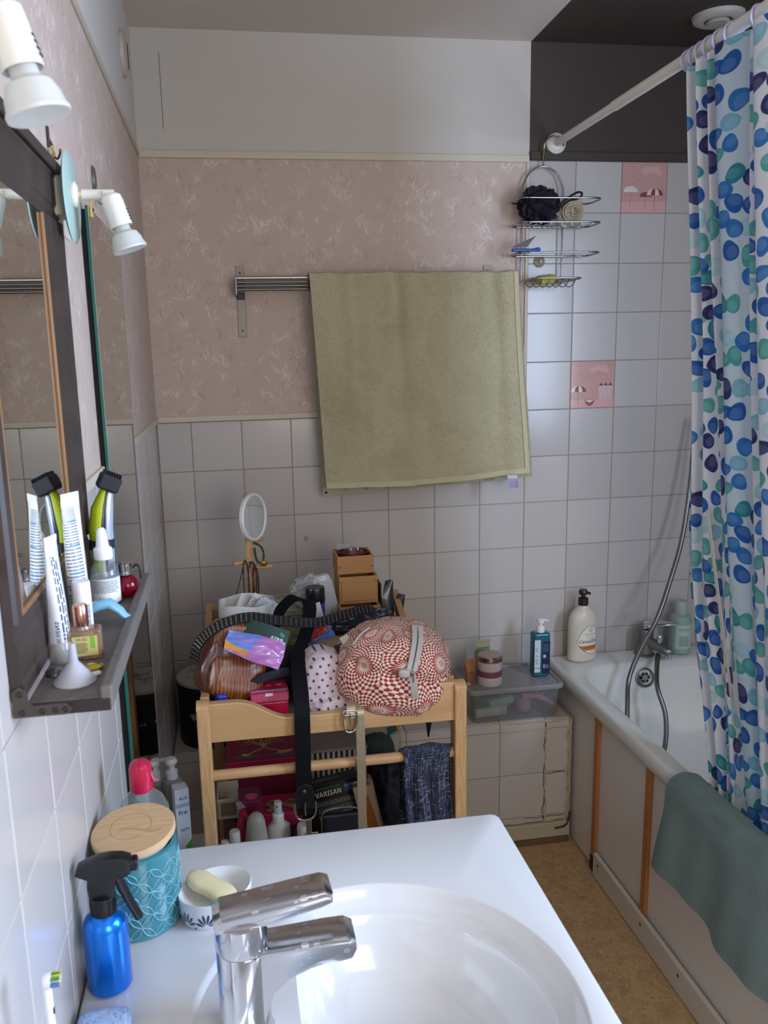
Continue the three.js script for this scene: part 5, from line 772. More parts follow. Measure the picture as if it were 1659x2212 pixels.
{ // studded strap
  const P = [[0.113, 0.945, 0.83], [0.125, 0.985, 0.832], [0.15, 1.01, 0.826], [0.19, 1.026, 0.812], [0.24, 1.026, 0.79], [0.29, 1.008, 0.765], [0.345, 0.988, 0.735], [0.4, 0.972, 0.7], [0.45, 0.968, 0.66], [0.5, 0.965, 0.62], [0.548, 0.962, 0.59]];
  const D = [[0.9, -0.5, 0.2], [0.7, -0.6, 0.45], [0.35, -0.75, 0.55], [0.1, -0.8, 0.6], [-0.05, -0.8, 0.6], [-0.1, -0.85, 0.5], [-0.05, -0.9, 0.4], [0, -0.9, 0.4], [0.1, -0.9, 0.4], [0.15, -0.9, 0.4], [0.2, -0.9, 0.4]];
  const t = thing('studded_strap', 'black bag strap set with rows of small metal studs lying across the pile', 'strap');
  part(t, 'band', strap(P, D, 0.023, 0.003, 90), softBlack);
  const c = crv(P), list = []; for (let k = 0; k < 46; k++) { const u = (k + 0.5) / 46, p = c.getPoint(u), tn = c.getTangent(u), kk = u * (D.length - 1), i = Math.min(D.length - 2, Math.floor(kk)), d = V(...D[i]).normalize().lerp(V(...D[i + 1]).normalize(), kk - i).normalize(), n = tn.clone().cross(d).normalize(); if (n.z < 0) n.negate(); const m = new THREE.Matrix4().makeBasis(tn, n.clone().cross(tn).normalize(), n); for (const o of [-0.0072, -0.0024, 0.0024, 0.0072]) list.push(rb(0.0042, 0.0036, 0.002, 0.0009, 1).applyMatrix4(m).translate(p.x + d.x * o + n.x * 0.0022, p.y + d.y * o + n.y * 0.0022, p.z + d.z * o + n.z * 0.0022)); }
  part(t, 'studs', merge(list), metal(0x7d6f62, 0.3));
  single('strap_loop', 'small black wire loop at the left end of the studded strap', 'loop', tube([[0.113, 0.945, 0.832], [0.109, 0.938, 0.834], [0.111, 0.93, 0.834], [0.117, 0.93, 0.834]], 0.0014, 16, 6), black);
}
{ // red tin
  const t = thing('tin_box', 'red and pink patterned tin box near the front rail', 'tin', [0.271, 0.8, 0.82], 0.02);
  part(t, 'base', rb(0.082, 0.052, 0.075, 0.006, 3), M(0xb01437, 0.3, { clearcoat: 0.3 }), [0, 0.026, 0]);
  const lid = part(t, 'lid', rb(0.086, 0.026, 0.079, 0.006, 3), M(0xb5183c, 0.3, { clearcoat: 0.3 }), [0, 0.062, 0]);
  part(lid, 'lid_print', new THREE.PlaneGeometry(0.078, 0.07).rotateX(-PI / 2), M(0xffffff, 0.35, { map: canvas(256, 230, (g) => { g.fillStyle = '#b01a40'; g.fillRect(0, 0, 256, 230); g.fillStyle = '#b9a3cc'; g.fillRect(0, 196, 256, 34); g.fillStyle = '#33203a'; for (let k = 0; k < 12; k++) g.fillRect(8 + k * 21, 200, 9, 9); g.strokeStyle = '#d99ab0'; g.lineWidth = 5; for (const x of [50, 128, 206]) { for (let k = 0; k < 6; k++) { g.beginPath(); g.moveTo(x, 120); g.lineTo(x + 26 * cos(k * PI / 3), 120 + 22 * sin(k * PI / 3)); g.stroke(); } } }) }), [0, 0.0132, 0]);
  part(lid, 'front_print', new THREE.PlaneGeometry(0.08, 0.02), M(0xffffff, 0.35, { map: canvas(256, 64, (g) => { g.fillStyle = '#b01437'; g.fillRect(0, 0, 256, 64); g.fillStyle = '#d98098'; for (let k = 0; k < 30; k++) g.fillRect(4 + k * 8.5, 4, 4, 56); g.fillStyle = '#d8d4d8'; g.fillRect(100, 0, 52, 22); }) }), [0, 0.001, 0.0398]);
}
single('mint_folder', 'pale mint plastic sheet lying under the red tin on the tray', 'sheet', rb(0.2, 0.004, 0.16, 0.001), M(0xa9cbb8, 0.25), [0.36, 0.8085, 0.8]);
single('blue_packet', 'bright blue packet standing at the front left corner of the tray', 'packet', rb(0.022, 0.075, 0.05, 0.006, 3), M(0x1c3aa8, 0.3, { clearcoat: 0.4 }), [0.163, 0.842, 0.84], [0, 0.2, -0.1]);
single('black_pouch', 'black cloth pouch between the red tin and the leather bag', 'pouch', blob(0.07, 0.055, 0.06, 0.75, (d) => 1 + 0.12 * N3(d.x * 3, d.y * 3, d.z * 3), 50, 36), softBlack, [0.3, 0.875, 0.735]);
single('grey_strap', 'dark grey nylon strap crossing above the red tin', 'strap', strap([[0.235, 0.886, 0.83], [0.26, 0.9, 0.835], [0.29, 0.905, 0.83], [0.32, 0.903, 0.815]], [[-0.2, 1, 0.6], [0, 1, 0.5], [0, 1, 0.4], [0, 1, 0.4]], 0.024, 0.002, 24), M(0x2b2e38, 0.8));
{ // polka dot toiletry bag
  const dots = canvas(512, 512, (g) => { g.fillStyle = '#cfb9bb'; g.fillRect(0, 0, 512, 512); g.fillStyle = '#4c4446'; for (let j = 0; j < 16; j++) for (let i = 0; i < 12; i++) { g.beginPath(); g.arc(i * 42.67 + (j % 2) * 21.3 + 10, j * 32 + 14, 6.6, 0, 7); g.fill(); } });
  const t = thing('polka_bag', 'pale pink toiletry bag with dark polka dots and a black zip', 'bag', [0.397, 0.868, 0.80]);
  t.rotation.set(-0.1, 0.1, 0.06, 'YXZ');
  const cl = M(0xffffff, 0.75, { map: dots });
  part(t, 'bag_body', planar(blob(0.072, 0.08, 0.07, 0.7, (d) => (1 + 0.07 * N3(d.x * 3, d.y * 3, d.z * 3)) * (1 - 0.3 * Math.max(0, d.y) * Math.abs(d.x)), 80, 60), 4.4), cl);
  part(t, 'zip_tape', strap([[0.036, 0.083, 0.03], [0.046, 0.05, 0.058], [0.05, 0.0, 0.07], [0.046, -0.05, 0.068]], [[1, 0, -0.5], [1, 0, -0.45], [1, 0, -0.4], [1, 0, -0.3]], 0.024, 0.002, 30), M(0x14161c, 0.7));
  part(t, 'zip_teeth', tube([[0.037, 0.083, 0.033], [0.047, 0.05, 0.061], [0.051, 0.0, 0.073], [0.047, -0.05, 0.071]], 0.0014, 40, 6), M(0x2a2c36, 0.4));
  part(t, 'silver_strip', strap([[0.05, 0.1, 0.03], [0.066, 0.065, 0.055], [0.08, 0.03, 0.07]], [[1, 0.3, 0], [1, 0.3, 0], [1, 0.3, 0]], 0.02, 0.0025, 20), metal(0xb7b2a6, 0.45));
  part(t, 'base_fold', planar(blob(0.085, 0.028, 0.062, 0.65, (d) => 1 + 0.08 * N3(d.x * 4, d.y * 4, d.z * 4 + 9), 60, 40), 4.4), cl, [0.03, -0.042, 0.03], [0, 0, 0.04]);
}
{ // red and white sunburst bag
  const burst = canvas(2048, 1024, (g) => {
    g.fillStyle = '#e0cdb8'; g.fillRect(0, 0, 2048, 1024);
    const cs = []; for (let j = 0; j < 4; j++) for (let i = 0; i < 9; i++) cs.push([i * 228 + (j % 2) * 114, 130 + j * 256]);
    const im = g.getImageData(0, 0, 2048, 1024), d = im.data;
    for (let y = 0; y < 1024; y++) for (let x = 0; x < 2048; x++) {
      let best = 1e9, bx = 0, by = 0; for (const [cx, cy] of cs) for (const o of [-2048, 0, 2048]) { const dx = x - cx - o, dy = y - cy, q = dx * dx + dy * dy; if (q < best) { best = q; bx = dx; by = dy; } }
      const r = Math.sqrt(best), a = Math.atan2(by, bx); let red;
      if (r < 26) red = (Math.floor((bx + 100) / 9) + Math.floor((by + 100) / 9)) % 2 === 0;
      else if (r < 70) { const w = (a / (2 * PI)) * 26; red = Math.abs(w - Math.floor(w) - 0.5) > 0.5 * (0.55 - (r - 26) / 110); red = r > 30 && Math.abs((w % 1 + 1) % 1 - 0.5) < 0.12 + (r - 30) / 120; }
      else { const w = (a / (2 * PI)) * 40, k = Math.floor((r - 70) / 13); red = ((Math.floor(w + 100) + k) % 2) === 0; }
      if (red) { const k = (y * 2048 + x) * 4; d[k] = 150; d[k + 1] = 44; d[k + 2] = 34; }
    }
    g.putImageData(im, 0, 0);
  });
  const t = thing('sunburst_bag', 'plump cotton bag with a red and cream sunburst pattern on the right of the pile', 'bag', [0.548, 0.895, 0.825]);
  t.rotation.set(0.05, -0.15, -0.06, 'YXZ');
  const groove = (d, ax, ay, bx, by, w) => { const px = d.x - ax, py = d.y - ay, vx = bx - ax, vy = by - ay, k = Math.max(0, Math.min(1, (px * vx + py * vy) / (vx * vx + vy * vy))); return Math.exp(-((px - k * vx) ** 2 + (py - k * vy) ** 2) / (w * w)); };
  part(t, 'bag_body', blob(0.133, 0.107, 0.12, 0.82, (d) => 1 + 0.05 * N3(d.x * 2.2, d.y * 2.2, d.z * 2.2 + 5) + 0.03 * N3(d.x * 6, d.y * 6, d.z * 6) - (d.z > 0 ? 0.1 * groove(d, 0.1, 0.2, 0.5, 0.06, 0.13) + 0.07 * groove(d, -0.6, 0.35, 0.0, 0.25, 0.1) + 0.06 * groove(d, 0.45, -0.1, 0.9, 0.1, 0.1) : 0) - 0.14 * Math.max(0, -d.x) * Math.max(0, d.y), 110, 80), M(0xffffff, 0.85, { map: burst, bumpMap: rep(fineBump, 8, 6), bumpScale: 0.0004 }));
  const zm = M(0xb7b0a6, 0.6);
  part(t, 'zip_tape', strap([[0.052, 0.112, 0.03], [0.05, 0.098, 0.07], [0.042, 0.068, 0.106], [0.036, 0.045, 0.118]], [[1, 0, 0], [1, 0.1, 0], [1, 0.2, 0], [1, 0.2, 0]], 0.024, 0.003, 30), zm);
  part(t, 'zip_teeth', tube([[0.052, 0.114, 0.03], [0.05, 0.1, 0.073], [0.042, 0.07, 0.109], [0.037, 0.05, 0.12]], 0.0012, 30, 6), M(0x55504c, 0.4, { metalness: 0.6 }));
  part(t, 'zip_tail', strap([[0.036, 0.045, 0.121], [0.042, 0.02, 0.126], [0.046, -0.01, 0.129]], [[1, 0.1, 0.2], [1, 0, 0.3], [1, 0, 0.5]], 0.015, 0.003, 20), zm);
  part(t, 'zip_slider', merge([rb(0.008, 0.012, 0.006, 0.002), rb(0.003, 0.014, 0.002, 0.0008).translate(0.003, -0.012, 0.002)]), steel, [0.037, 0.044, 0.126]);
  part(t, 'zip_end', blob(0.014, 0.009, 0.007, 0.6, null, 20, 14), zm, [0.022, 0.042, 0.12]);
  part(t, 'side_zip', strap([[-0.055, 0.098, 0.02], [-0.074, 0.088, 0.035], [-0.09, 0.07, 0.05]], [[0.4, 0.6, 0.6], [0.4, 0.6, 0.6], [0.4, 0.6, 0.6]], 0.016, 0.003, 20), zm);
}
// belts hanging over the rail
{
  const t = thing('black_belt', 'wide black belt looped over the pile and hanging down the front with a steel buckle', 'belt');
  part(t, 'strap', strap([[0.3, 0.93, 0.6], [0.315, 0.975, 0.6], [0.35, 1.008, 0.605], [0.385, 1.0, 0.62], [0.382, 0.965, 0.655], [0.366, 0.94, 0.71], [0.345, 0.93, 0.775], [0.338, 0.918, 0.84], [0.337, 0.89, 0.895], [0.336, 0.855, 0.926], [0.335, 0.8, 0.931], [0.3335, 0.72, 0.931], [0.334, 0.655, 0.931], [0.3345, 0.62, 0.931]], [[0.4, -0.5, 0.8], [0.5, -0.3, 0.8], [0.3, -0.2, 0.9], [0.9, 0.1, 0.5], [1, 0.1, 0.2], [1, 0.1, 0.1], [1, 0.1, 0.05], [1, 0.05, 0], [1, 0, 0], [1, 0, 0], [1, 0, 0], [1, 0, 0], [1, 0, 0], [1, 0, 0]], 0.033, 0.0035, 120), M(0x08090d, 0.7, { specularIntensity: 0.35, bumpMap: fineBump, bumpScale: 0.0004 }));
  part(t, 'buckle_loop', ext(shape([[-0.0195, 0], [0.0195, 0], [0.0195, 0.035], [0.014, 0.05], [0, 0.055], [-0.014, 0.05], [-0.0195, 0.035]]), 0.004, 0.001), M(0x0e0f14, 0.4), [0.334, 0.637, 0.932]);
  part(t, 'rivet', lat([[0, 0.002], [0.003, 0.0015], [0.004, 0], [0, 0]], 16).rotateX(PI / 2), steel, [0.334, 0.677, 0.9385]);
  part(t, 'buckle', merge([tube([[-0.022, 0.022, 0], [-0.0225, 0.0, 0], [-0.016, -0.016, 0], [0, -0.021, 0], [0.016, -0.016, 0], [0.0225, 0.0, 0], [0.022, 0.022, 0]], 0.0025, 40, 8), rb(0.012, 0.032, 0.004, 0.0015).translate(0.006, -0.037, 0), rb(0.03, 0.008, 0.004, 0.002).translate(0.01, -0.055, 0), tube([[0, 0.022, 0.003], [-0.001, 0.008, 0.005], [0, -0.008, 0.004]], 0.0018, 16, 6)]), steel, [0.3345, 0.63, 0.937]);
}
{
  const t = thing('gold_belt', 'narrow metallic gold belt with punched holes hanging under the sunburst bag', 'belt');
  const gm = new THREE.MeshPhysicalMaterial({ color: 0xb5a688, metalness: 0.75, roughness: 0.5, bumpMap: rep(fineBump, 3, 3), bumpScale: 0.0008 });
  part(t, 'strap', strap([[0.456, 0.85, 0.91], [0.4585, 0.842, 0.925], [0.459, 0.82, 0.9275], [0.4595, 0.72, 0.9275], [0.459, 0.62, 0.9275], [0.459, 0.56, 0.9275]], [[1, 0, 0], [1, 0, 0], [1, 0, 0], [1, 0, 0], [1, 0, 0], [1, 0, 0]], 0.019, 0.003, 60), gm);
  for (const y of [0.655, 0.624, 0.594]) part(t, 'punched_hole', lat([[0.0012, 0], [0.0014, 0.0012], [0.0026, 0.001], [0.0028, 0]], 14).rotateX(PI / 2), dullSteel, [0.459, y, 0.9278]);
  const b = part(t, 'belt_end', strap([[0.444, 0.858, 0.905], [0.441, 0.852, 0.922], [0.439, 0.838, 0.928], [0.438, 0.83, 0.9285]], [[1, 0, 0], [1, 0, 0], [1, 0, 0], [1, 0, 0]], 0.019, 0.003, 20), gm);
  part(t, 'buckle', merge([tube([[-0.012, 0.026, 0], [0.012, 0.026, 0], [0.0145, 0.02, 0], [0.0145, -0.006, 0], [0.009, -0.019, 0], [0, -0.022, 0], [-0.009, -0.019, 0], [-0.0145, -0.006, 0], [-0.0145, 0.02, 0]], 0.0021, 70, 8, true), rb(0.003, 0.044, 0.003, 0.0012).translate(0, 0.002, 0.003), rb(0.026, 0.004, 0.003, 0.001).translate(0, 0.017, 0.002)]), chrome, [0.437, 0.822, 0.932]);
}
single('dark_strap_end', 'pointed black strap end hanging below the tray on the right', 'strap', ext(shape([[-0.01, 0.04], [0.012, 0.04], [0.006, 0.0], [0.001, -0.028], [-0.002, -0.03], [-0.006, 0.0]]), 0.002, 0), black, [0.632, 0.752, 0.835]);
{ // navy scarf on the bar
  const tw = canvas(512, 512, (g) => { g.fillStyle = '#1d2030'; g.fillRect(0, 0, 512, 512); for (let i = 0; i < 5200; i++) { const h = rnd() < 0.5; g.fillStyle = rnd() < 0.35 ? '#b9bccb' : rnd() < 0.5 ? '#5a6078' : '#0c0d16'; g.globalAlpha = rr(0.25, 0.8); const x = Math.floor(rnd() * 128) * 4, y = Math.floor(rnd() * 128) * 4; if (h) g.fillRect(x, y, rr(6, 30), 1.6); else g.fillRect(x, y, 1.6, rr(8, 44)); } g.globalAlpha = 1; });
  const t = thing('navy_scarf', 'navy and white slubbed scarf folded over the front bar of the changing table', 'scarf');
  const pr = crv([[0, 0.48, 0.892], [0, 0.6, 0.89], [0, 0.7, 0.889], [0, 0.728, 0.894], [0, 0.735, 0.905], [0, 0.728, 0.917], [0, 0.7, 0.925], [0, 0.62, 0.93], [0, 0.5, 0.932]]);
  part(t, 'cloth', surf(50, 60, (u, v) => { const p = pr.getPoint(v), f = sstep(0.5, 0.9, v), nar = 1 - 0.16 * sstep(0.45, 0.75, v); return V(0.608 + (u - 0.5) * 0.118 * nar + 0.006 * f * sin(v * 14) + (1 - f) * 0.0, p.y + 0.008 * sin(u * 3) * (v > 0.3 && v < 0.7 ? 1 : 0), p.z + f * (0.012 * (0.5 + 0.5 * sin(u * 16 + v * 3)) + 0.004 * N3(u * 6, v * 8, 1)) - (1 - f) * 0.003 * sin(u * 13)); }, 0.004, 0.5, 1.4), M(0xffffff, 0.9, { map: tw }));
}
// ------------------------------------------------------------------ lower shelf
{
  const t = thing('gift_carton', 'large crimson box with a golden tree on its lid, on the lower shelf', 'box', [0.262, LS, 0.47]);
  const art = canvas(512, 384, (g) => {
    g.fillStyle = '#8e1238'; g.fillRect(0, 0, 512, 384); g.strokeStyle = '#b9a56e'; g.lineCap = 'round';
    const br = (x, y, a, l, w) => { if (l < 10) return; const X = x + cos(a) * l, Y = y + sin(a) * l; g.lineWidth = w; g.beginPath(); g.moveTo(x, y); g.lineTo(X, Y); g.stroke(); br(X, Y, a - rr(0.25, 0.6), l * 0.72, w * 0.66); br(X, Y, a + rr(0.25, 0.6), l * 0.72, w * 0.66); };
    for (let k = 0; k < 5; k++) br(256, 190, -PI / 2 + (k - 2) * 0.42, 56, 11);
    g.lineWidth = 12; g.beginPath(); g.moveTo(256, 190); g.bezierCurveTo(240, 250, 170, 250, 130, 320); g.moveTo(256, 190); g.bezierCurveTo(280, 250, 330, 240, 400, 300); g.stroke();
    g.fillStyle = '#2f6a58'; for (const x of [140, 390]) { g.beginPath(); g.ellipse(x, 326, 104, 18, 0, 0, 7); g.fill(); } g.fillStyle = '#b9a56e'; g.beginPath(); g.ellipse(400, 296, 60, 20, -0.2, 0, 7); g.fill(); g.beginPath(); g.ellipse(128, 300, 30, 18, 0.3, 0, 7); g.fill();
    g.fillStyle = '#e3cdb0'; for (let i = 0; i < 26; i++) { g.beginPath(); g.arc(rnd() * 512, rnd() * 300, rr(1.5, 4), 0, 7); g.fill(); }
  });
  part(t, 'box_body', rb(0.19, 0.1, 0.14, 0.003), M(0x6d0f2c, 0.55), [0, 0.1, 0.025]); part(t, 'box_base', rb(0.18, 0.06, 0.18, 0.003), M(0x57101f, 0.6), [0, 0.03, 0]);
  const l = part(t, 'lid', rb(0.2, 0.045, 0.15, 0.003), M(0x8e1238, 0.45), [0, 0.165, 0.025]); part(l, 'lid_print', new THREE.PlaneGeometry(0.194, 0.144).rotateX(-PI / 2), M(0xffffff, 0.45, { map: art }), [0, 0.0229, 0]);
  const b = thing('slim_carton', 'tall burgundy carton with a round pink mark and torn flap on the lower shelf', 'box', [0.218, LS, 0.705], 0.06);
  part(b, 'carton_body', rb(0.052, 0.168, 0.06, 0.002), M(0x6a1030, 0.5), [0, 0.084, 0]);
  part(b, 'slanted_top', rb(0.053, 0.003, 0.064, 0.001), M(0x5c2434, 0.45), [0, 0.1705, 0]);
  part(b, 'round_mark', cyl(0.014, 0.014, 0.0008, 30).scale(1.1, 1, 1), M(0xb5425a, 0.45), [0.003, 0.1724, 0.012]);
  part(b, 'torn_flap', ext(shape([[0, 0], [0.018, 0.006], [0.004, 0.024], [-0.006, 0.02]]), 0.0012, 0), M(0x8a6a70, 0.6), [-0.03, 0.152, 0.031]);
  const g = thing('ribbon_box', 'dark pink gift box tied with a beige ribbon bow on the lower shelf', 'box', [0.292, LS, 0.685]);
  part(g, 'box_body', rb(0.092, 0.1, 0.084, 0.002), M(0xffffff, 0.6, { map: canvas(128, 128, (q) => { q.fillStyle = '#3c1220'; q.fillRect(0, 0, 128, 128); for (let i = 0; i < 500; i++) { q.fillStyle = ['#5c2034', '#20090f', '#7a4456'][i % 3]; q.fillRect(rnd() * 128, rnd() * 128, 3, 3); } }) }), [0, 0.05, 0]);
  const gl = part(g, 'lid', rb(0.1, 0.034, 0.092, 0.002), M(0xa01a44, 0.45), [0, 0.11, 0]);
  const bowM = M(0x8a6a48, 0.6), lp = (s) => strap([[0, 0, 0], [s * 0.018, 0.012, 0.004], [s * 0.034, 0.01, 0.008], [s * 0.03, 0.001, 0.01], [s * 0.008, 0.0, 0.002]], [[0, 0.3, 1], [0, 0.4, 1], [0.1, 0.6, 1], [0, 0.5, 1], [0, 0.3, 1]], 0.013, 0.0012, 30), tl = (s) => strap([[0, 0, 0], [s * 0.022, 0.0005, 0.018], [s * 0.038, 0.0, 0.03]], [[1, 0, -s], [1, 0, -s], [1, 0, -s]], 0.012, 0.001, 12);
  part(gl, 'ribbon_bow', merge([lp(1), lp(-1), tl(1), tl(-1), blob(0.006, 0.005, 0.006, 1, null, 14, 10)]), bowM, [0.004, 0.019, 0.004]);
  part(gl, 'ribbon_band', rb(0.1008, 0.0346, 0.012, 0.001), bowM);
  const c = thing('small_crate', 'pale beige tray box on a brown carton at the left of the lower shelf', 'box', [0.165, LS, 0.64]);
  part(c, 'carton', rb(0.03, 0.1, 0.06, 0.002), M(0x54402f, 0.7), [0, 0.05, 0]); part(c, 'tray', merge([rb(0.052, 0.005, 0.09, 0.001).translate(0, 0.1025, 0), rb(0.052, 0.05, 0.004, 0.001).translate(0, 0.128, 0.043), rb(0.004, 0.05, 0.09, 0.001).translate(-0.025, 0.128, 0), rb(0.052, 0.05, 0.004, 0.001).translate(0, 0.128, -0.043)]), M(0xa8997c, 0.6)); part(c, 'front_inset', rb(0.036, 0.034, 0.003, 0.001), M(0x6b5c42, 0.7), [0, 0.127, 0.0455]);
}
{
  const t = thing('pump_spray', 'white pump spray bottle standing at the front of the lower shelf', 'bottle', [0.281, LS, 0.8]);
  const oval = (a, b, y) => { const o = []; for (let i = 0; i < 36; i++) { const k = (i / 36) * 2 * PI; o.push(V(a * cos(k), y, b * sin(k))); } return o; };
  part(t, 'bottle_body', loft([oval(0.025, 0.015, 0), oval(0.0268, 0.0165, 0.006), oval(0.0268, 0.0165, 0.135), oval(0.0262, 0.016, 0.14), oval(0.014, 0.0125, 0.15), oval(0.0125, 0.0122, 0.153)], { capStart: true, capEnd: true, angle: 0.8 }), M(0xb9b4a4, 0.45));
  part(t, 'collar', lat([[0, 0], [0.0135, 0], [0.0135, 0.017], [0.0115, 0.02], [0, 0.02]], 30), M(0xcac6b8, 0.4), [0, 0.152, 0]);
  part(t, 'spray_head', lat([[0, 0], [0.0092, 0], [0.0092, 0.024], [0.008, 0.028], [0, 0.0285]], 26), M(0xc9c6bc, 0.35, { transmission: 0.2, thickness: 0 }), [0, 0.172, 0]);
  part(t, 'nozzle_hole', cyl(0.0018, 0.0018, 0.001, 10).rotateX(PI / 2), black, [-0.002, 0.192, 0.0092]);
  const c = thing('cone_bottle', 'beige round shouldered bottle left of the white pump spray', 'bottle', [0.229, LS, 0.815]);
  part(c, 'bottle_body', lat([[0, 0], [0.03, 0], [0.031, 0.004], [0.028, 0.11], [0.024, 0.14], [0.0205, 0.165], [0.016, 0.178], [0.009, 0.185], [0, 0.187]], 40), M(0x9d9684, 0.45));
  part(c, 'cap_groove', new THREE.TorusGeometry(0.0262, 0.0007, 6, 40).rotateX(PI / 2), M(0x6f6a5c, 0.6), [0, 0.125, 0]);
  const jar = (label, x, z, r, h) => { const j = thing('cosmetic_pot', label, 'pot', [x, LS, z]); part(j, 'pot_body', lat([[0, 0], [r * 0.92, 0], [r, 0.003], [r, h - 0.03], [0, h - 0.03]], 30), M(0x9a9689, 0.45)); part(j, 'lid', lat([[0, 0], [r * 1.02, 0], [r * 1.04, 0.002], [r * 1.02, 0.026], [r * 0.85, 0.0305], [0, 0.031]], 30), M(0xb2ada0, 0.4), [0, h - 0.03, 0]); };
  jar('grey white lidded pot beside the black belt buckle', 0.336, 0.84, 0.015, 0.16); jar('small white capped pot at the lower left behind the table leg', 0.18, 0.845, 0.012, 0.165); jar('lower white pot nearest the left table leg', 0.158, 0.845, 0.01, 0.142);
  single('red_flask', 'dark red flask squeezed behind the beige bottle on the lower shelf', 'flask', lat([[0, 0], [0.017, 0], [0.018, 0.003], [0.018, 0.13], [0.011, 0.15], [0.008, 0.165], [0, 0.167]], 26), M(0x8a1630, 0.35), [0.2, LS, 0.765]);
}
{
  const t = thing('striped_box', 'fabric box with dark and cream vertical stripes at the back of the lower shelf', 'box', [0.458, LS, 0.45]);
  part(t, 'box_body', rb(0.16, 0.168, 0.14, 0.004), M(0xffffff, 0.85, { map: canvas(512, 64, (g) => { for (let k = 0; k < 22; k++) { g.fillStyle = k % 2 ? '#b3a493' : '#2c1f24'; g.fillRect(k * 23.27, 0, 24, 64); } }) }), [0, 0.084, 0]);
  part(t, 'top_rim', rb(0.164, 0.008, 0.144, 0.003), M(0x8a7a6c, 0.8), [0, 0.169, 0]);
  const v = thing('varisan_box', 'black carton lettered VARISAN in white with a green bar', 'box', [0.435, LS, 0.66], 0);
  v.rotation.set(-0.1, 0.12, 0.085, 'YXZ');
  const art = canvas(1024, 640, (g) => {
    g.fillStyle = '#0c0e10'; g.fillRect(0, 0, 1024, 640); g.fillStyle = '#1c5a3e'; g.fillRect(190, 40, 470, 40); text(g, 'VARISAN', 430, 150, 'bold 118px sans-serif', '#dfe3e0'); g.fillStyle = '#18244e'; g.fillRect(690, 20, 300, 190); text(g, 'durma', 850, 90, 'bold 78px sans-serif', '#9fb2dc'); lines(g, 740, 130, 230, 3, 22, '#6f83b8');
    g.fillStyle = '#cfd3d0'; g.beginPath(); g.ellipse(110, 300, 26, 36, 0.5, 0, 7); g.ellipse(150, 300, 26, 30, -0.5, 0, 7); g.fill();
    g.fillStyle = '#8f9492'; for (let i = 0; i < 3; i++) g.fillRect(200, 260 + i * 110, 800, 3); for (let i = 0; i < 3; i++) lines(g, 200, 282 + i * 110, 760, 3, 26, '#9da29f', 0.5);
  });
  part(v, 'carton_body', rb(0.145, 0.15, 0.045, 0.002), M(0x0c0e10, 0.35), [0, 0.085, 0]);
  part(v, 'front_print', new THREE.PlaneGeometry(0.141, 0.1), M(0xffffff, 0.35, { map: art }), [0, 0.107, 0.0232]);
  part(v, 'top_print', new THREE.PlaneGeometry(0.138, 0.04).rotateX(-PI / 2), M(0xffffff, 0.35, { map: canvas(512, 128, (g) => { g.fillStyle = '#0c0e10'; g.fillRect(0, 0, 512, 128); text(g, 'VARISAN', 210, 64, 'bold 64px sans-serif', '#77706c'); }) }), [0, 0.1604, 0]);
  const c = thing('tablet_case', 'rounded black case with a silver rim in front of the VARISAN carton', 'case', [0.425, LS, 0.845]);
  part(c, 'case_body', rb(0.088, 0.175, 0.018, 0.009, 4), M(0x0d1018, 0.4), [0, 0.0875, 0], [-0.2, 0, 0]); part(c, 'rim', new THREE.TubeGeometry(crv([[-0.044, 0.03, 0.006], [-0.043, 0.165, -0.022], [-0.036, 0.175, -0.024], [0.036, 0.175, -0.024], [0.043, 0.165, -0.022], [0.044, 0.03, 0.006]]), 60, 0.0022, 8), M(0x8d8779, 0.4, { metalness: 0.5 }));
  single('paper_bag', 'orange and cream paper packet leaning right of the VARISAN carton', 'packet', merge([rb(0.05, 0.17, 0.03, 0.004).translate(0, 0.085, 0)]), M(0xffffff, 0.55, { map: canvas(128, 256, (g) => { g.fillStyle = '#b9a58a'; g.fillRect(0, 0, 128, 256); g.fillStyle = '#a8641c'; g.beginPath(); g.moveTo(30, 60); g.lineTo(90, 40); g.lineTo(120, 256); g.lineTo(52, 256); g.fill(); g.fillStyle = '#6b4a30'; g.fillRect(0, 120, 30, 136); }) }), [0.528, LS + 0.002, 0.7], [0.05, -0.2, 0.2]);
  single('dark_backpack', 'dark blue nylon bag sagging behind the orange packet', 'bag', blob(0.05, 0.085, 0.07, 0.75, (d) => 1 + 0.12 * N3(d.x * 3, d.y * 3, d.z * 3 + 6), 50, 40), M(0x181b26, 0.6), [0.588, LS + 0.087, 0.6]);
  single('olive_pouch', 'dark olive pouch with a domed top at the back right of the lower shelf', 'pouch', blob(0.05, 0.06, 0.04, 0.85, (d) => 1 + 0.06 * N3(d.x * 3, d.y * 3, 4), 40, 30), M(0x3a3d38, 0.7), [0.575, LS + 0.12, 0.47]);
  const p = thing('medicine_carton', 'green and white open medicine carton at the back right of the lower shelf', 'box', [0.618, LS, 0.42], 0.3); p.rotation.z = -0.1;
  part(p, 'carton_body', rb(0.03, 0.15, 0.02, 0.001), M(0xb9b8ae, 0.5), [0, 0.075, 0]); part(p, 'green_panel', rb(0.0304, 0.05, 0.0204, 0.001), M(0x1f6a48, 0.5), [0, 0.05, 0]); part(p, 'open_flap', rb(0.03, 0.03, 0.0012, 0.0005), M(0x24614a, 0.5), [-0.008, 0.165, 0.004], [0.3, 0, 0.4]);
}
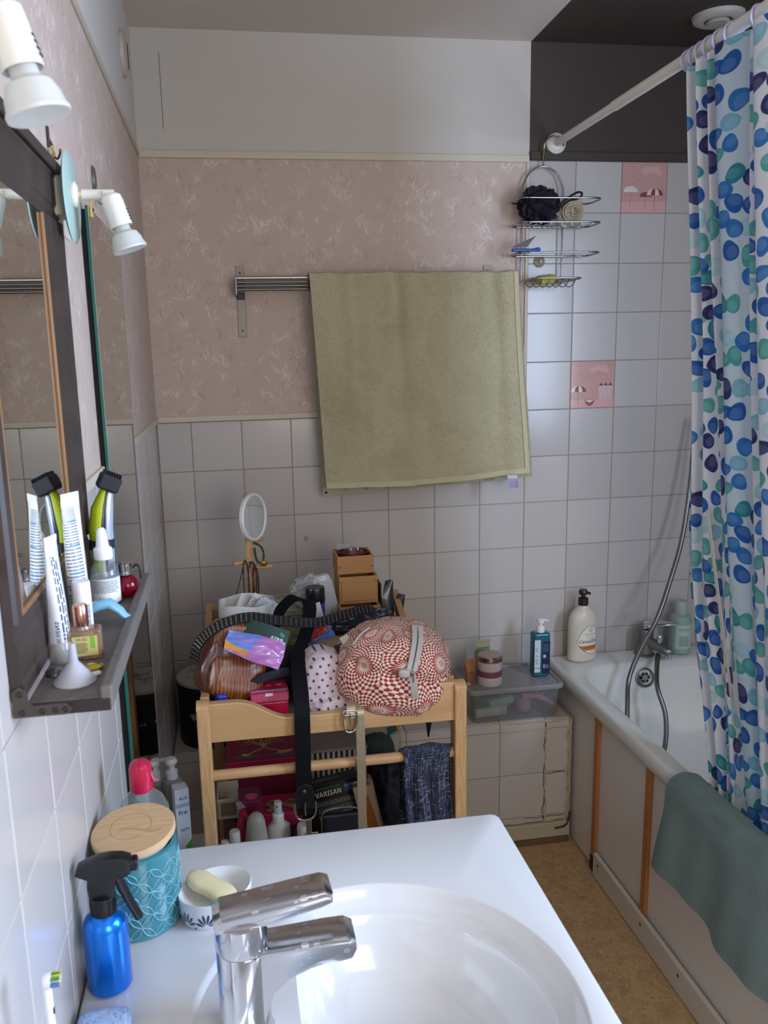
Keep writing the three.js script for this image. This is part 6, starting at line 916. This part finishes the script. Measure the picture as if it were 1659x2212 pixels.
// ------------------------------------------------------------------ towel rail and towel on the back wall
{
  const t = thing('towel_rail', 'steel towel rail of stacked rods on flat wall brackets', 'towel rail');
  const rods = [[1.813, 0.0055, 0xb9b4ae], [1.801, 0.0042, 0x77736f], [1.791, 0.0042, 0x77736f], [1.781, 0.0042, 0x77736f]];
  for (const [y, r, c] of rods) part(t, 'rod', cyl(r, r, 0.84, 16).rotateZ(PI / 2), metal(c, 0.35), [0.676, y, 0.085]);
  for (const x of [0.272, 1.033]) {
    const b = part(t, 'wall_bracket', rb(0.024, x < 0.5 ? 0.205 : 0.2, 0.004, 0.001), M(0x8d847c, 0.5, { metalness: 0.7 }), [x, 1.752, 0.0045]);
    for (const y of [0.083, -0.084]) part(b, 'screw', lat([[0, 0.0012], [0.003, 0.0008], [0.0036, 0], [0, 0]], 14).rotateX(PI / 2), M(0x4f4a46, 0.4, { metalness: 0.8 }), [0, y, 0.0022]);
    part(t, 'bracket_arm', rb(0.005, 0.052, 0.098, 0.0015), dullSteel, [x - 0.014, 1.792, 0.046]); part(t, 'arm_foot', rb(0.022, 0.02, 0.012, 0.002), M(0x33322f, 0.5), [x, 1.768, 0.014]);
  }
  for (const x of [0.258, 1.095]) part(t, 'end_cap', rb(0.005, 0.045, 0.014, 0.002), M(0x5c5854, 0.4, { metalness: 0.6 }), [x, 1.797, 0.085]);
}
{
  const w = canvas(1024, 1024, (g) => { g.fillStyle = '#c3b896'; g.fillRect(0, 0, 1024, 1024); for (let i = 0; i < 46000; i++) { g.globalAlpha = rr(0.08, 0.34); g.fillStyle = ['#948a66', '#ddd3b2', '#a89e7a', '#d0c6a2'][Math.floor(rnd() * 4)]; g.beginPath(); g.arc(rnd() * 1024, rnd() * 1024, rr(0.8, 2.6), 0, 7); g.fill(); } for (let i = 0; i < 40; i++) { g.globalAlpha = 0.09; g.fillStyle = '#97906c'; g.beginPath(); g.ellipse(rnd() * 1024, rnd() * 1024, rr(30, 120), rr(30, 160), 0, 0, 7); g.fill(); } g.globalAlpha = 1; });
  const terry = M(0xffffff, 0.95, { map: w, bumpMap: rep(speck(256, 0, 255, 0.3, 0.3), 3, 3), bumpScale: 0.006, sheen: 0.5, sheenColor: new THREE.Color(0xcfc8b0), sheenRoughness: 0.6 }), hemM = M(0xc3b996, 0.9);
  const t = thing('hand_towel', 'sage green terry towel draped over the steel towel rail', 'towel');
  const fold = (u, k) => k * (0.013 * sin(u * 19 + 1) + 0.008 * sin(u * 47 + 2) * (0.4 + 0.6 * sin(u * 5) ** 2));
  const L = (y) => lerp(0.497, 0.466, (y - 1.19) / 0.62), R = (y) => lerp(1.134, 1.092, (y - 1.19) / 0.62);
  const front = (u, v) => { const y = lerp(1.821, 1.196 + 0.016 * u * u - 0.006 * sin(u * 4), v), d = 1 - 0.55 * v; return V(lerp(L(y), R(y), u), y - 0.0015 * sin(u * 50) * (1 - sstep(0, 0.05, v)), 0.102 + Math.max(0, 0.014 + fold(u, d) + 0.006 * sin(v * 5 + u * 3)) + 0.012 * v); };
  part(t, 'front_drop', surf(110, 90, (u, v) => front(u, v), 0.006, 1, 1), terry);
  part(t, 'top_fold', surf(110, 10, (u, v) => { const a = v * PI, f = front(u, 0), b = V(f.x, f.y, 0.062); return V(f.x, f.y + 0.006 * sin(a) + 0.001 * sin(u * 60) * sin(a), lerp(b.z, f.z, v)); }, 0.005, 1, 0.06), terry);
  part(t, 'back_drop', surf(60, 60, (u, v) => { const y = lerp(1.821, 1.163 + 0.03 * u, v), x = lerp(lerp(0.468, 0.494, v), lerp(1.115, 1.17, v), u); return V(x, y, 0.062 + 0.004 * sin(u * 30) * v - 0.01 * v + (u > 0.9 ? 0.012 * v : 0)); }, 0.005, 1, 1), terry);
  part(t, 'hem', surf(110, 3, (u, v) => { const f = front(u, 0.972 + v * 0.026); f.z += 0.0025; return f; }, 0.008), hemM);
  part(t, 'side_hem', surf(3, 90, (u, v) => { const f = front(0.978 + u * 0.021, v); f.z += 0.003; return f; }, 0.007), hemM);
  const back = part(t, 'dotted_hem', surf(80, 3, (u, v) => V(lerp(0.493, 1.12, u), lerp(1.19, 1.1615, v) + 0.028 * u, 0.058 + 0.004 * sin(u * 30) + 0.0015), 0.004), M(0xb4ad92, 0.9));
  ['#4a1a2c', '#c9a06a', '#4a9fb8', '#9c2a2c', '#6d6a38', '#4a1a2c', '#a3a05a', '#4a9fb8'].forEach((c, i) => part(back, 'hem_dot', cyl(0.0042, 0.0042, 0.0016, 18).rotateX(PI / 2), M(c, 0.7), [0.502 + i * 0.064, 1.1735 + 0.0028 * i, 0.0625]));
  part(t, 'care_label', merge([surf(6, 10, (u, v) => V((u - 0.5) * 0.031 + v * 0.006, -v * 0.042, 0.004 * sin(v * 3)), 0.0008)]), M(0xffffff, 0.7, { map: canvas(128, 180, (g) => { g.fillStyle = '#cfcac4'; g.fillRect(0, 0, 128, 180); g.fillStyle = '#8f7fae'; g.fillRect(4, 44, 120, 132); lines(g, 8, 50, 108, 13, 10, '#d4cbe0', 0.4); }) }), [1.07, 1.214, 0.15]);
}
// ------------------------------------------------------------------ wire shower caddy and what it holds
{
  const t = thing('shower_caddy', 'chrome wire shower caddy hanging from the curtain rail', 'caddy', [0, 0, 0]);
  const wire = metal(0x96969a, 0.16), xl = 1.136, xr = 1.268, zb = 0.022, wr = 0.0028;
  part(t, 'frame', merge([tube([[xl, 1.79, zb], [xl, 1.95, zb], [xl, 2.05, zb], [xl + 0.004, 2.085, zb], [xl + 0.026, 2.122, zb], [xl + 0.066, 2.138, zb], [xr - 0.026, 2.122, zb], [xr - 0.004, 2.085, zb], [xr, 2.05, zb], [xr, 1.95, zb], [xr, 1.79, zb]], wr, 140, 8), tube([[1.203, 2.138, zb], [1.203, 2.18, zb], [1.206, 2.205, zb + 0.004], [1.222, 2.222, zb + 0.006], [1.247, 2.2235, zb + 0.006], [1.263, 2.21, zb + 0.006], [1.264, 2.196, zb + 0.006]], wr * 0.85, 60, 8)]), wire);
  part(t, 'hook_sleeve', cyl(0.0034, 0.0034, 0.032, 14), M(0x8a6a2a, 0.4, { metalness: 0.6 }), [1.203, 2.186, zb]);
  const ring = (y, x0, x1, z1) => tube(rrect((x0 + x1) / 2, (zb + z1) / 2, (x1 - x0) / 2, (z1 - zb) / 2, 0.025, y, 6, 4), wr, 160, 8, true);
  const R = (y, n) => part(t, 'basket_ring', ring(y, 1.095, 1.352, 0.125), wire);
  R(2.03); R(1.962); R(1.876);
  part(t, 'shelf_wires', merge([-3, -2, -1, 0, 1, 2, 3].flatMap((k) => [1.96].map((y) => cyl(0.0014, 0.0014, 0.098, 8).rotateX(PI / 2).translate(1.2235 + k * 0.032, y - 0.002, 0.074)))), steel);
  const dish = [ring(1.802, 1.142, 1.298, 0.12)]; for (let k = 0; k < 7; k++) dish.push(tube([[1.15 + k * 0.021, 1.802, 0.024], [1.15 + k * 0.021, 1.784, 0.045], [1.15 + k * 0.021, 1.782, 0.09], [1.15 + k * 0.021, 1.802, 0.119]], 0.0018, 20, 6));
  part(t, 'soap_tray', merge(dish), steel);
  part(t, 'suction_cup', lat([[0, 0.012], [0.005, 0.012], [0.006, 0.006], [0.016, 0.002], [0.018, 0], [0, 0]], 28).rotateX(PI / 2), M(0xb5a68c, 0.3, { transmission: 0.35, thickness: 0 }), [1.203, 1.862, 0.003]);
  const lf = thing('bath_puff', 'dark purple ruffled bath puff in the top basket of the wire caddy', 'bath puff', [1.17, 2.016, 0.074]); lf.scale.setScalar(1.12);
  const ruff = []; for (let k = 0; k < 26; k++) { const a = rr(0, 6.28), b = Math.acos(rr(-0.9, 1)), d = V(sin(b) * cos(a), cos(b), sin(b) * sin(a)), q = new THREE.Quaternion().setFromUnitVectors(V(0, 0, 1), d), ph = rr(0, 6), g = surf(26, 6, (u, v) => { const th = u * 2 * PI, r = 0.008 + 0.028 * v; return V(r * cos(th), r * sin(th) * 0.8, 0.018 + v * 0.024 + 0.006 * v * sin(th * 5 + ph)).applyQuaternion(q).multiply(V(1.05, 0.92, 0.72)); }); ruff.push(g); }
  part(lf, 'netting', merge(ruff), M(0x1a1222, 0.8, { sheen: 0.5, sheenColor: new THREE.Color(0x3a2a4a) })); part(lf, 'core', blob(0.045, 0.04, 0.032, 1, (d) => 1 + 0.2 * N3(d.x * 6, d.y * 6, d.z * 6), 40, 30), M(0x0e0a14, 0.9));
  part(lf, 'cord_loop', tube([[0.04, -0.005, 0.03], [0.07, 0.016, 0.038], [0.096, 0.028, 0.038], [0.105, 0.024, 0.04], [0.095, 0.012, 0.04], [0.07, 0.006, 0.038], [0.045, -0.012, 0.03]], 0.0028, 40, 8), M(0x100e14, 0.8));
  const rs = thing('rose_puff', 'cream fabric rose beside the dark bath puff in the wire caddy', 'rose', [1.262, 1.995, 0.092]);
  const petal = surf(150, 8, (u, v) => { const th = u * 6.8 * PI, r = 0.004 + 0.034 * Math.pow(u, 0.85) * (0.72 + 0.36 * v) + 0.0022 * sin(th * 1.5); return V(r * cos(th), r * sin(th) * 0.95, 0.02 - 0.026 * u * 0.6 + v * (0.017 - 0.008 * u)); }, 0.0012);
  part(rs, 'spiral_petals', petal, M(0xc4b49a, 0.85));
  part(rs, 'outer_petal', merge([0, 1, 2, 3, 4].map((k) => blob(0.02, 0.015, 0.004, 1, (d) => 1 + 0.1 * sin(d.x * 6), 24, 16).translate(0.028, 0, -0.006).rotateZ(k * 1.256 + 0.5))), M(0xb9aa92, 0.85));
  const rz = thing('razor', 'blue plastic razor lying across the third ring of the wire caddy', 'razor', [1.117, 1.8835, 0.11], 0.05);
  part(rz, 'razor_grip', rb(0.088, 0.009, 0.011, 0.004, 3), M(0x154a94, 0.3), [0, 0, 0]); part(rz, 'clip_end', tube([[0.02, 0.003, 0.002], [0.044, 0.006, 0.002], [0.046, 0.001, 0.002], [0.036, -0.006, 0.002]], 0.002, 20, 8), M(0x1a5cab, 0.3));
  single('shower_card', 'thin grey triangular scraper leaning above the blue razor', 'scraper', ext(shape([[-0.04, 0.0], [0.04, 0.034], [0.012, 0.002]]), 0.002, 0), M(0x57524e, 0.5), [1.118, 1.894, 0.088]);
  single('yellow_soap', 'yellow soap bar in the bottom tray of the wire caddy', 'soap', rb(0.058, 0.026, 0.04, 0.009, 4), M(0xb9ae3e, 0.5), [1.197, 1.802, 0.075], [0.15, 0.2, 0.1]);
  single('brown_soap', 'thin brown soap remnant beside the yellow soap', 'soap', rb(0.06, 0.01, 0.03, 0.004, 3), M(0x8a7668, 0.5), [1.258, 1.7985, 0.075], [0, 0.1, 0.08]);
}
// ------------------------------------------------------------------ ledge and bath rim
{
  const t = thing('hat_box', 'black round hat box with a white drawn-on lid in the far left corner', 'box', [0.118, 0.4335, 0.116]);
  part(t, 'box_body', lat([[0, 0], [0.098, 0], [0.099, 0.002], [0.099, 0.19], [0, 0.19]], 56), M(0x08080a, 0.5));
  const draw = canvas(512, 512, (g) => { g.fillStyle = '#bdb5ac'; g.fillRect(0, 0, 512, 512); g.strokeStyle = '#3a3436'; g.lineWidth = 2.5; for (let i = 0; i < 16; i++) { let x = rr(80, 430), y = rr(80, 430); g.beginPath(); g.moveTo(x, y); for (let k = 0; k < 5; k++) { g.quadraticCurveTo(x + rr(-50, 50), y + rr(-50, 50), x += rr(-50, 50), y += rr(-40, 40)); } g.stroke(); } g.fillStyle = '#8f7a80'; g.beginPath(); g.ellipse(300, 180, 40, 24, 0, 0, 7); g.fill(); text(g, 'chapeaux', 250, 250, 'italic 46px serif', '#3a3436'); });
  const lid = part(t, 'lid', lat([[0.1, 0], [0.102, 0.001], [0.102, 0.028], [0.1, 0.03], [0, 0.03]], 56), M(0xb2aaa1, 0.6), [0, 0.172, 0]);
  part(lid, 'lid_drawing', new THREE.CircleGeometry(0.0995, 56).rotateX(-PI / 2), M(0xffffff, 0.6, { map: draw }), [0, 0.0306, 0]);
  part(lid, 'lid_band', lat([[0.1022, 0], [0.1028, 0.001], [0.1028, 0.02], [0.1022, 0.021]], 56), M(0x0c0c0e, 0.5));
  part(t, 'white_mark', wrapLabel(0.0996, 0.034, -0.75, 1.2, 0.1), M(0xffffff, 0.6, { map: canvas(256, 64, (g) => { g.fillStyle = '#08080a'; g.fillRect(0, 0, 256, 64); g.fillStyle = '#8f8880'; g.beginPath(); g.moveTo(10, 20); g.lineTo(50, 8); g.lineTo(82, 26); g.lineTo(40, 56); g.fill(); text(g, 'P.u.r', 160, 36, 'bold 26px sans-serif', '#a8a29a'); }) }));
  single('dark_strap', 'black curved carrying strap beside the hat box lid', 'strap', tube([[0.222, 0.48, 0.2], [0.214, 0.56, 0.205], [0.222, 0.62, 0.205], [0.238, 0.63, 0.2], [0.245, 0.58, 0.2]], 0.007, 30, 10), black);
}
{ // clear storage box on the ledge
  const t = thing('storage_bin', 'clear plastic lidded box on the tiled ledge beside the bath', 'storage box', [1.07, 0.434, 0.128], 0.0);
  const pl = M(0xdcdcda, 0.18, { transmission: 0.84, thickness: 0, ior: 1.25 }), W = 0.3, D = 0.185, H = 0.112;
  part(t, 'tub', loft([rrect(0, 0, W / 2 - 0.012, D / 2 - 0.01, 0.016, 0), rrect(0, 0, W / 2 - 0.009, D / 2 - 0.008, 0.018, 0.004), rrect(0, 0, W / 2 - 0.002, D / 2 - 0.002, 0.02, H - 0.014), rrect(0, 0, W / 2 + 0.002, D / 2 + 0.002, 0.02, H - 0.012), rrect(0, 0, W / 2 + 0.002, D / 2 + 0.002, 0.02, H - 0.008)], { capStart: true, angle: 0.6 }), pl);
  part(t, 'lid', loft([rrect(0, 0, W / 2 + 0.008, D / 2 + 0.007, 0.022, H - 0.012), rrect(0, 0, W / 2 + 0.009, D / 2 + 0.008, 0.022, H - 0.002), rrect(0, 0, W / 2 + 0.006, D / 2 + 0.005, 0.02, H + 0.002), rrect(0, 0, W / 2 - 0.002, D / 2 - 0.003, 0.018, H + 0.0025), rrect(0, 0, W / 2 - 0.006, D / 2 - 0.006, 0.016, H - 0.002), rrect(0, 0, 0.02, 0.02, 0.006, H - 0.002)], { capEnd: true, angle: 0.5 }), M(0xa9a7a4, 0.35, { transmission: 0.35, thickness: 0, ior: 1.3 }));
  part(t, 'front_handle', tube([[-0.07, 0.085, D / 2 - 0.001], [-0.055, 0.096, D / 2], [0.055, 0.096, D / 2], [0.068, 0.086, D / 2 - 0.001], [0.09, 0.084, D / 2 - 0.002]], 0.0018, 40, 6), pl);
  const Y = 0.44;
  const br = thing('hair_brush', 'pale teal hair brush lying inside the clear box', 'brush', [1.035, Y + 0.042, 0.16], 0.1); br.rotation.z = 0.12;
  part(br, 'brush_head', rb(0.088, 0.03, 0.04, 0.01, 4), M(0x8fb5b4, 0.5)); part(br, 'brush_handle', cyl(0.009, 0.007, 0.09, 18).rotateZ(PI / 2), M(0x9a7f8a, 0.5), [0.088, -0.004, 0]);
  single('white_tube', 'white printed tube lying at the bottom of the clear box', 'tube', tubeBody(0.036, 0.026, 0.11).rotateZ(-PI / 2), tubePrint('#c9c5b6', (g) => { g.save(); g.translate(256, 512); g.rotate(PI / 2); lines(g, -300, -40, 500, 4, 24, '#55574a'); g.restore(); g.fillStyle = '#8f8a78'; for (let k = 0; k < 8; k++) g.fillRect(0, 80 + k * 30, 512, 12); }), [0.945, Y + 0.014, 0.185], [0, 0.12, 0]);
  single('pink_cup', 'pink plastic cup inside the clear box on the ledge', 'cup', lat([[0, 0], [0.024, 0], [0.0255, 0.002], [0.028, 0.048], [0.026, 0.048], [0.0235, 0.004], [0, 0.004]], 32), M(0xb287a8, 0.4), [1.115, Y + 0.0015, 0.155]);
  single('pink_comb', 'pink comb leaning across the clear box interior', 'comb', ext(shape([[-0.05, 0.018], [0.01, 0.014], [0.06, -0.022], [0.055, -0.028], [0.0, 0.0], [-0.05, 0.004]]), 0.004, 0.0008), M(0xa88098, 0.4), [1.145, Y + 0.056, 0.196]);
  single('green_tray', 'flat green plastic tray under the teal brush in the clear box', 'tray', rb(0.1, 0.014, 0.05, 0.004), M(0x3f8f80, 0.45), [1.02, Y + 0.019, 0.135]);
  const LY = 0.5452;
  const soapB = thing('cleanser_bottle', 'blue two-tone pump bottle with a white label on the clear box lid', 'bottle', [1.178, LY - 0.001, 0.135]);
  part(soapB, 'bottle_body', rb(0.058, 0.15, 0.04, 0.01, 4), M(0x3f8fa0, 0.06, { transmission: 0.6, thickness: 0, ior: 1.35 }), [0, 0.076, 0]);
  part(soapB, 'liquid', rb(0.0545, 0.093, 0.037, 0.009, 4), M(0x0b1f3c, 0.15), [0, 0.05, 0]);
  part(soapB, 'label', new THREE.PlaneGeometry(0.02, 0.11), M(0xffffff, 0.5, { map: canvas(96, 512, (g) => { g.fillStyle = '#ccd2d6'; g.fillRect(0, 0, 96, 512); lines(g, 10, 130, 50, 3, 20, '#6f8088'); text(g, 'ivy', 42, 250, 'bold 34px sans-serif', '#2f6a80'); lines(g, 10, 300, 50, 5, 18, '#7f8c92'); g.fillStyle = '#3f8aa0'; g.fillRect(0, 440, 96, 12); }) }), [-0.016, 0.074, 0.0206]);
  part(soapB, 'back_print', new THREE.PlaneGeometry(0.026, 0.11), M(0xffffff, 0.4, { map: canvas(128, 512, (g) => { g.fillStyle = '#0d2340'; g.fillRect(0, 0, 128, 512); lines(g, 10, 40, 104, 9, 14, '#4a6a90'); g.fillStyle = '#b9c4d0'; g.fillRect(14, 210, 46, 50); g.fillRect(20, 360, 20, 60); lines(g, 50, 370, 60, 4, 16, '#8fa0b8'); }) }), [0.0135, 0.068, 0.0206]);
  part(soapB, 'collar', lat([[0, 0], [0.014, 0], [0.014, 0.018], [0.0115, 0.022], [0, 0.022]], 30), white, [0, 0.15, 0]);
  part(soapB, 'pump_head', merge([lat([[0, 0], [0.006, 0], [0.006, 0.008], [0.012, 0.011], [0.0118, 0.022], [0.008, 0.025], [0, 0.025]], 26), rb(0.026, 0.007, 0.011, 0.003).rotateZ(-0.35).translate(0.013, 0.02, 0.004)]), white, [0, 0.17, 0]);
  const jr = (y, label, band) => { const j = thing('cream_jar', label, 'jar', [1.0, LY - 0.001 + y, 0.16]); part(j, 'jar_body', lat([[0, 0], [0.037, 0], [0.039, 0.003], [0.039, 0.03], [0, 0.03]], 44), M(0xcabcb8, 0.35)); part(j, 'lid', lat([[0, 0], [0.0395, 0], [0.0398, 0.001], [0.0395, 0.016], [0.037, 0.0185], [0, 0.0185]], 44), band, [0, 0.03, 0]); return j; };
  jr(0, 'lower jar of the stacked pair with a matt mauve lid', M(0x7c474f, 0.4)); const up = jr(0.0487, 'upper jar of the stacked pair with a rose gold mirror lid', metal(0xc2b0aa, 0.15)); part(up, 'lid_top', cyl(0.0368, 0.0368, 0.0008, 40), M(0xb89a90, 0.4), [0, 0.0488, 0]);
  const cp = single('copper_tube', 'small copper coloured tube standing on its cap on the clear box lid', 'tube', tubeBody(0.042, 0.026, 0.085), M(0xffffff, 0.35, { metalness: 0.4, map: canvas(256, 512, (g) => { g.fillStyle = '#a3704f'; g.fillRect(0, 0, 256, 512); for (const x of [30, 158]) { lines(g, x, 240, 70, 8, 20, '#6a4430'); g.fillStyle = '#cfc0a8'; g.fillRect(x + 50, 360, 26, 110); } }) }), [0.937, LY + 0.0, 0.16], [0, 0.1, 0]);
  single('green_tube', 'pale green tube standing behind the stacked jars', 'tube', tubeBody(0.054, 0.03, 0.122), tubePrint('#a3a680', (g) => { for (const x of [40, 296]) { text(g, 'SOIN', x + 90, 120, '44px sans-serif', '#6d7050'); lines(g, x, 300, 170, 5, 44, '#2f5a52'); g.fillStyle = '#4f8a8a'; g.fillRect(x, 560, 170, 300); } }), [0.995, LY + 0.0, 0.093]);
}
{
  const t = thing('shower_milk', 'large cream pump bottle with brown head and egg shaped label on the bath corner', 'bottle', [1.356, 0.5572, 0.062], 0.12);
  const ov = (a, b, y) => { const o = []; for (let i = 0; i < 48; i++) { const k = (i / 48) * 2 * PI; o.push(V(a * cos(k), y, b * sin(k))); } return o; };
  part(t, 'bottle_body', loft([ov(0.043, 0.026, 0), ov(0.05, 0.032, 0.004), ov(0.0515, 0.0335, 0.012), ov(0.0515, 0.0335, 0.125), ov(0.049, 0.032, 0.15), ov(0.04, 0.027, 0.17), ov(0.026, 0.02, 0.182), ov(0.0165, 0.0155, 0.19), ov(0.0155, 0.0152, 0.194)], { capStart: true, capEnd: true, angle: 1 }), M(0xd4c8b4, 0.35));
  part(t, 'screw_collar', lat([[0, 0], [0.0165, 0], [0.017, 0.002], [0.0165, 0.024], [0.01, 0.027], [0, 0.027]], 32), M(0x2b1c1a, 0.35), [0, 0.193, 0]);
  part(t, 'pump_head', merge([cyl(0.006, 0.006, 0.012, 18).translate(0, 0.006, 0), lat([[0, 0], [0.013, 0], [0.0155, 0.008], [0.012, 0.017], [0, 0.0185]], 28).translate(-0.001, 0.01, 0), rb(0.026, 0.009, 0.012, 0.004).rotateZ(-0.42).translate(0.012, 0.016, 0.004)]), M(0x261816, 0.35), [0, 0.219, 0]);
  const lab = canvas(512, 640, (g) => {
    g.clearRect(0, 0, 512, 640); const egg = () => { g.beginPath(); g.moveTo(290, 20); g.bezierCurveTo(440, 20, 500, 180, 490, 330); g.bezierCurveTo(480, 480, 400, 620, 340, 620); g.bezierCurveTo(240, 600, 40, 450, 30, 350); g.bezierCurveTo(40, 250, 180, 20, 290, 20); };
    g.fillStyle = '#d4c8b4'; g.fillRect(0, 0, 512, 640); g.save(); egg(); g.clip(); g.fillStyle = '#e3dccd'; g.fillRect(0, 0, 512, 640); g.fillStyle = '#c9741f'; g.fillRect(0, 430, 512, 100); g.restore();
    egg(); g.strokeStyle = '#3c332f'; g.lineWidth = 9; g.stroke();
    g.lineWidth = 6; g.beginPath(); g.arc(310, 105, 46, 0.4, 5.9); g.stroke(); g.beginPath(); g.arc(310, 105, 22, 0, 7); g.stroke();
    text(g, 'Bain et Douche', 300, 195, 'bold 30px sans-serif', '#3c332f'); text(g, '100', 300, 272, 'bold 96px serif', '#d9b98a'); text(g, 'Cavaillès', 270, 345, 'italic bold 92px serif', '#2a2220'); text(g, 'LAIT ET MIEL', 290, 472, 'bold 42px sans-serif', '#5a3212'); text(g, 'sans savon', 310, 512, '24px sans-serif', '#5a3212'); text(g, '1 L', 330, 570, 'bold 28px sans-serif', '#3c332f');
  });
  part(t, 'label', surf(24, 4, (u, v) => { const k = lerp(PI * 0.76, PI * 0.2, u); return V(0.0519 * cos(k), lerp(0.132, 0.024, v), 0.0339 * sin(k)); }), M(0xffffff, 0.4, { map: lab }));
  const c = thing('tonic_bottle', 'pale green bottle with a frosted cap half hidden by the shower curtain', 'bottle', [1.712, 0.5572, 0.062]);
  part(c, 'bottle_body', lat([[0, 0], [0.034, 0], [0.037, 0.003], [0.037, 0.11], [0.033, 0.13], [0.02, 0.138], [0, 0.139]], 40), M(0xa9c4b4, 0.2, { transmission: 0.25, thickness: 0 }));
  part(c, 'cap', lat([[0, 0], [0.021, 0], [0.021, 0.042], [0.019, 0.045], [0, 0.045]], 34), M(0xc4cfca, 0.35, { transmission: 0.3, thickness: 0 }), [0, 0.1375, 0]);
  part(c, 'label', wrapLabel(0.0374, 0.085, -0.9, 1.8, 0.062), M(0xffffff, 0.45, { map: canvas(256, 256, (g) => { g.fillStyle = '#b4cabb'; g.fillRect(0, 0, 256, 256); text(g, 'CAUDALIE', 128, 50, '34px serif', '#2f3a36'); lines(g, 50, 120, 150, 8, 14, '#5f7068'); }) }));
}
{ // bottles on a low stool behind the washbasin
  const st = thing('low_stool', 'small white stool standing in the corner behind the washbasin', 'stool', [0.058, 0, 0.7]);
  part(st, 'seat', rb(0.104, 0.025, 0.2, 0.006), white, [0, 0.3875, 0]); for (const [x, z] of [[-0.038, -0.08], [0.038, -0.08], [-0.038, 0.08], [0.038, 0.08]]) part(st, 'leg', cyl(0.012, 0.014, 0.376, 16), white, [x, 0.188, z]);
  const p = thing('pump_bottle', 'grey bottle with a white pump head behind the clear bottle', 'bottle', [0.034, 0.4005, 0.655], -0.6);
  part(p, 'bottle_body', lat([[0, 0], [0.026, 0], [0.028, 0.003], [0.028, 0.17], [0.022, 0.185], [0.013, 0.19], [0, 0.19]], 34), M(0x8f8d82, 0.4));
  part(p, 'collar', lat([[0, 0], [0.0145, 0], [0.0145, 0.02], [0.009, 0.024], [0.005, 0.04], [0, 0.04]], 28), white, [0, 0.188, 0]);
  part(p, 'pump_head', merge([lat([[0, 0], [0.014, 0], [0.0155, 0.006], [0.011, 0.014], [0, 0.015]], 26), rb(0.03, 0.009, 0.014, 0.004).rotateZ(0.2).translate(-0.018, 0.006, 0)]), white, [0, 0.226, 0]);
  const b = thing('gel_carton', 'white and green carton lettered in blue beside the pump bottle', 'box', [0.056, 0.4005, 0.722], 0.3);
  part(b, 'carton_body', rb(0.034, 0.2, 0.034, 0.002), M(0xd8d8d8, 0.4), [0, 0.1, 0]);
  part(b, 'front_print', new THREE.PlaneGeometry(0.033, 0.196), M(0xffffff, 0.4, { map: canvas(128, 760, (g) => { g.fillStyle = '#d9dadb'; g.fillRect(0, 0, 128, 760); text(g, 'Acti', 74, 80, 'bold 44px sans-serif', '#2b5a9a'); g.fillStyle = '#a9b4c4'; g.fillRect(0, 130, 128, 40); text(g, 'fre', 64, 220, 'bold 60px sans-serif', '#24559a'); text(g, 'ngite', 72, 390, 'bold 36px sans-serif', '#24559a'); g.fillStyle = '#3f9a3a'; g.beginPath(); g.moveTo(70, 560); g.lineTo(128, 500); g.lineTo(128, 760); g.lineTo(90, 760); g.fill(); }) }), [0, 0.1, 0.0173]);
  single('beige_pot', 'round beige pot in front of the white and green carton', 'pot', lat([[0, 0], [0.02, 0], [0.026, 0.01], [0.027, 0.03], [0.02, 0.048], [0.008, 0.056], [0, 0.057]], 32), M(0x8f887a, 0.5), [0.032, 0.4005, 0.772]);
}
// ------------------------------------------------------------------ shadows, draw
scene.traverse((o) => { if (o.isMesh) { o.castShadow = true; o.receiveShadow = true; } });
renderer.render(scene, camera);
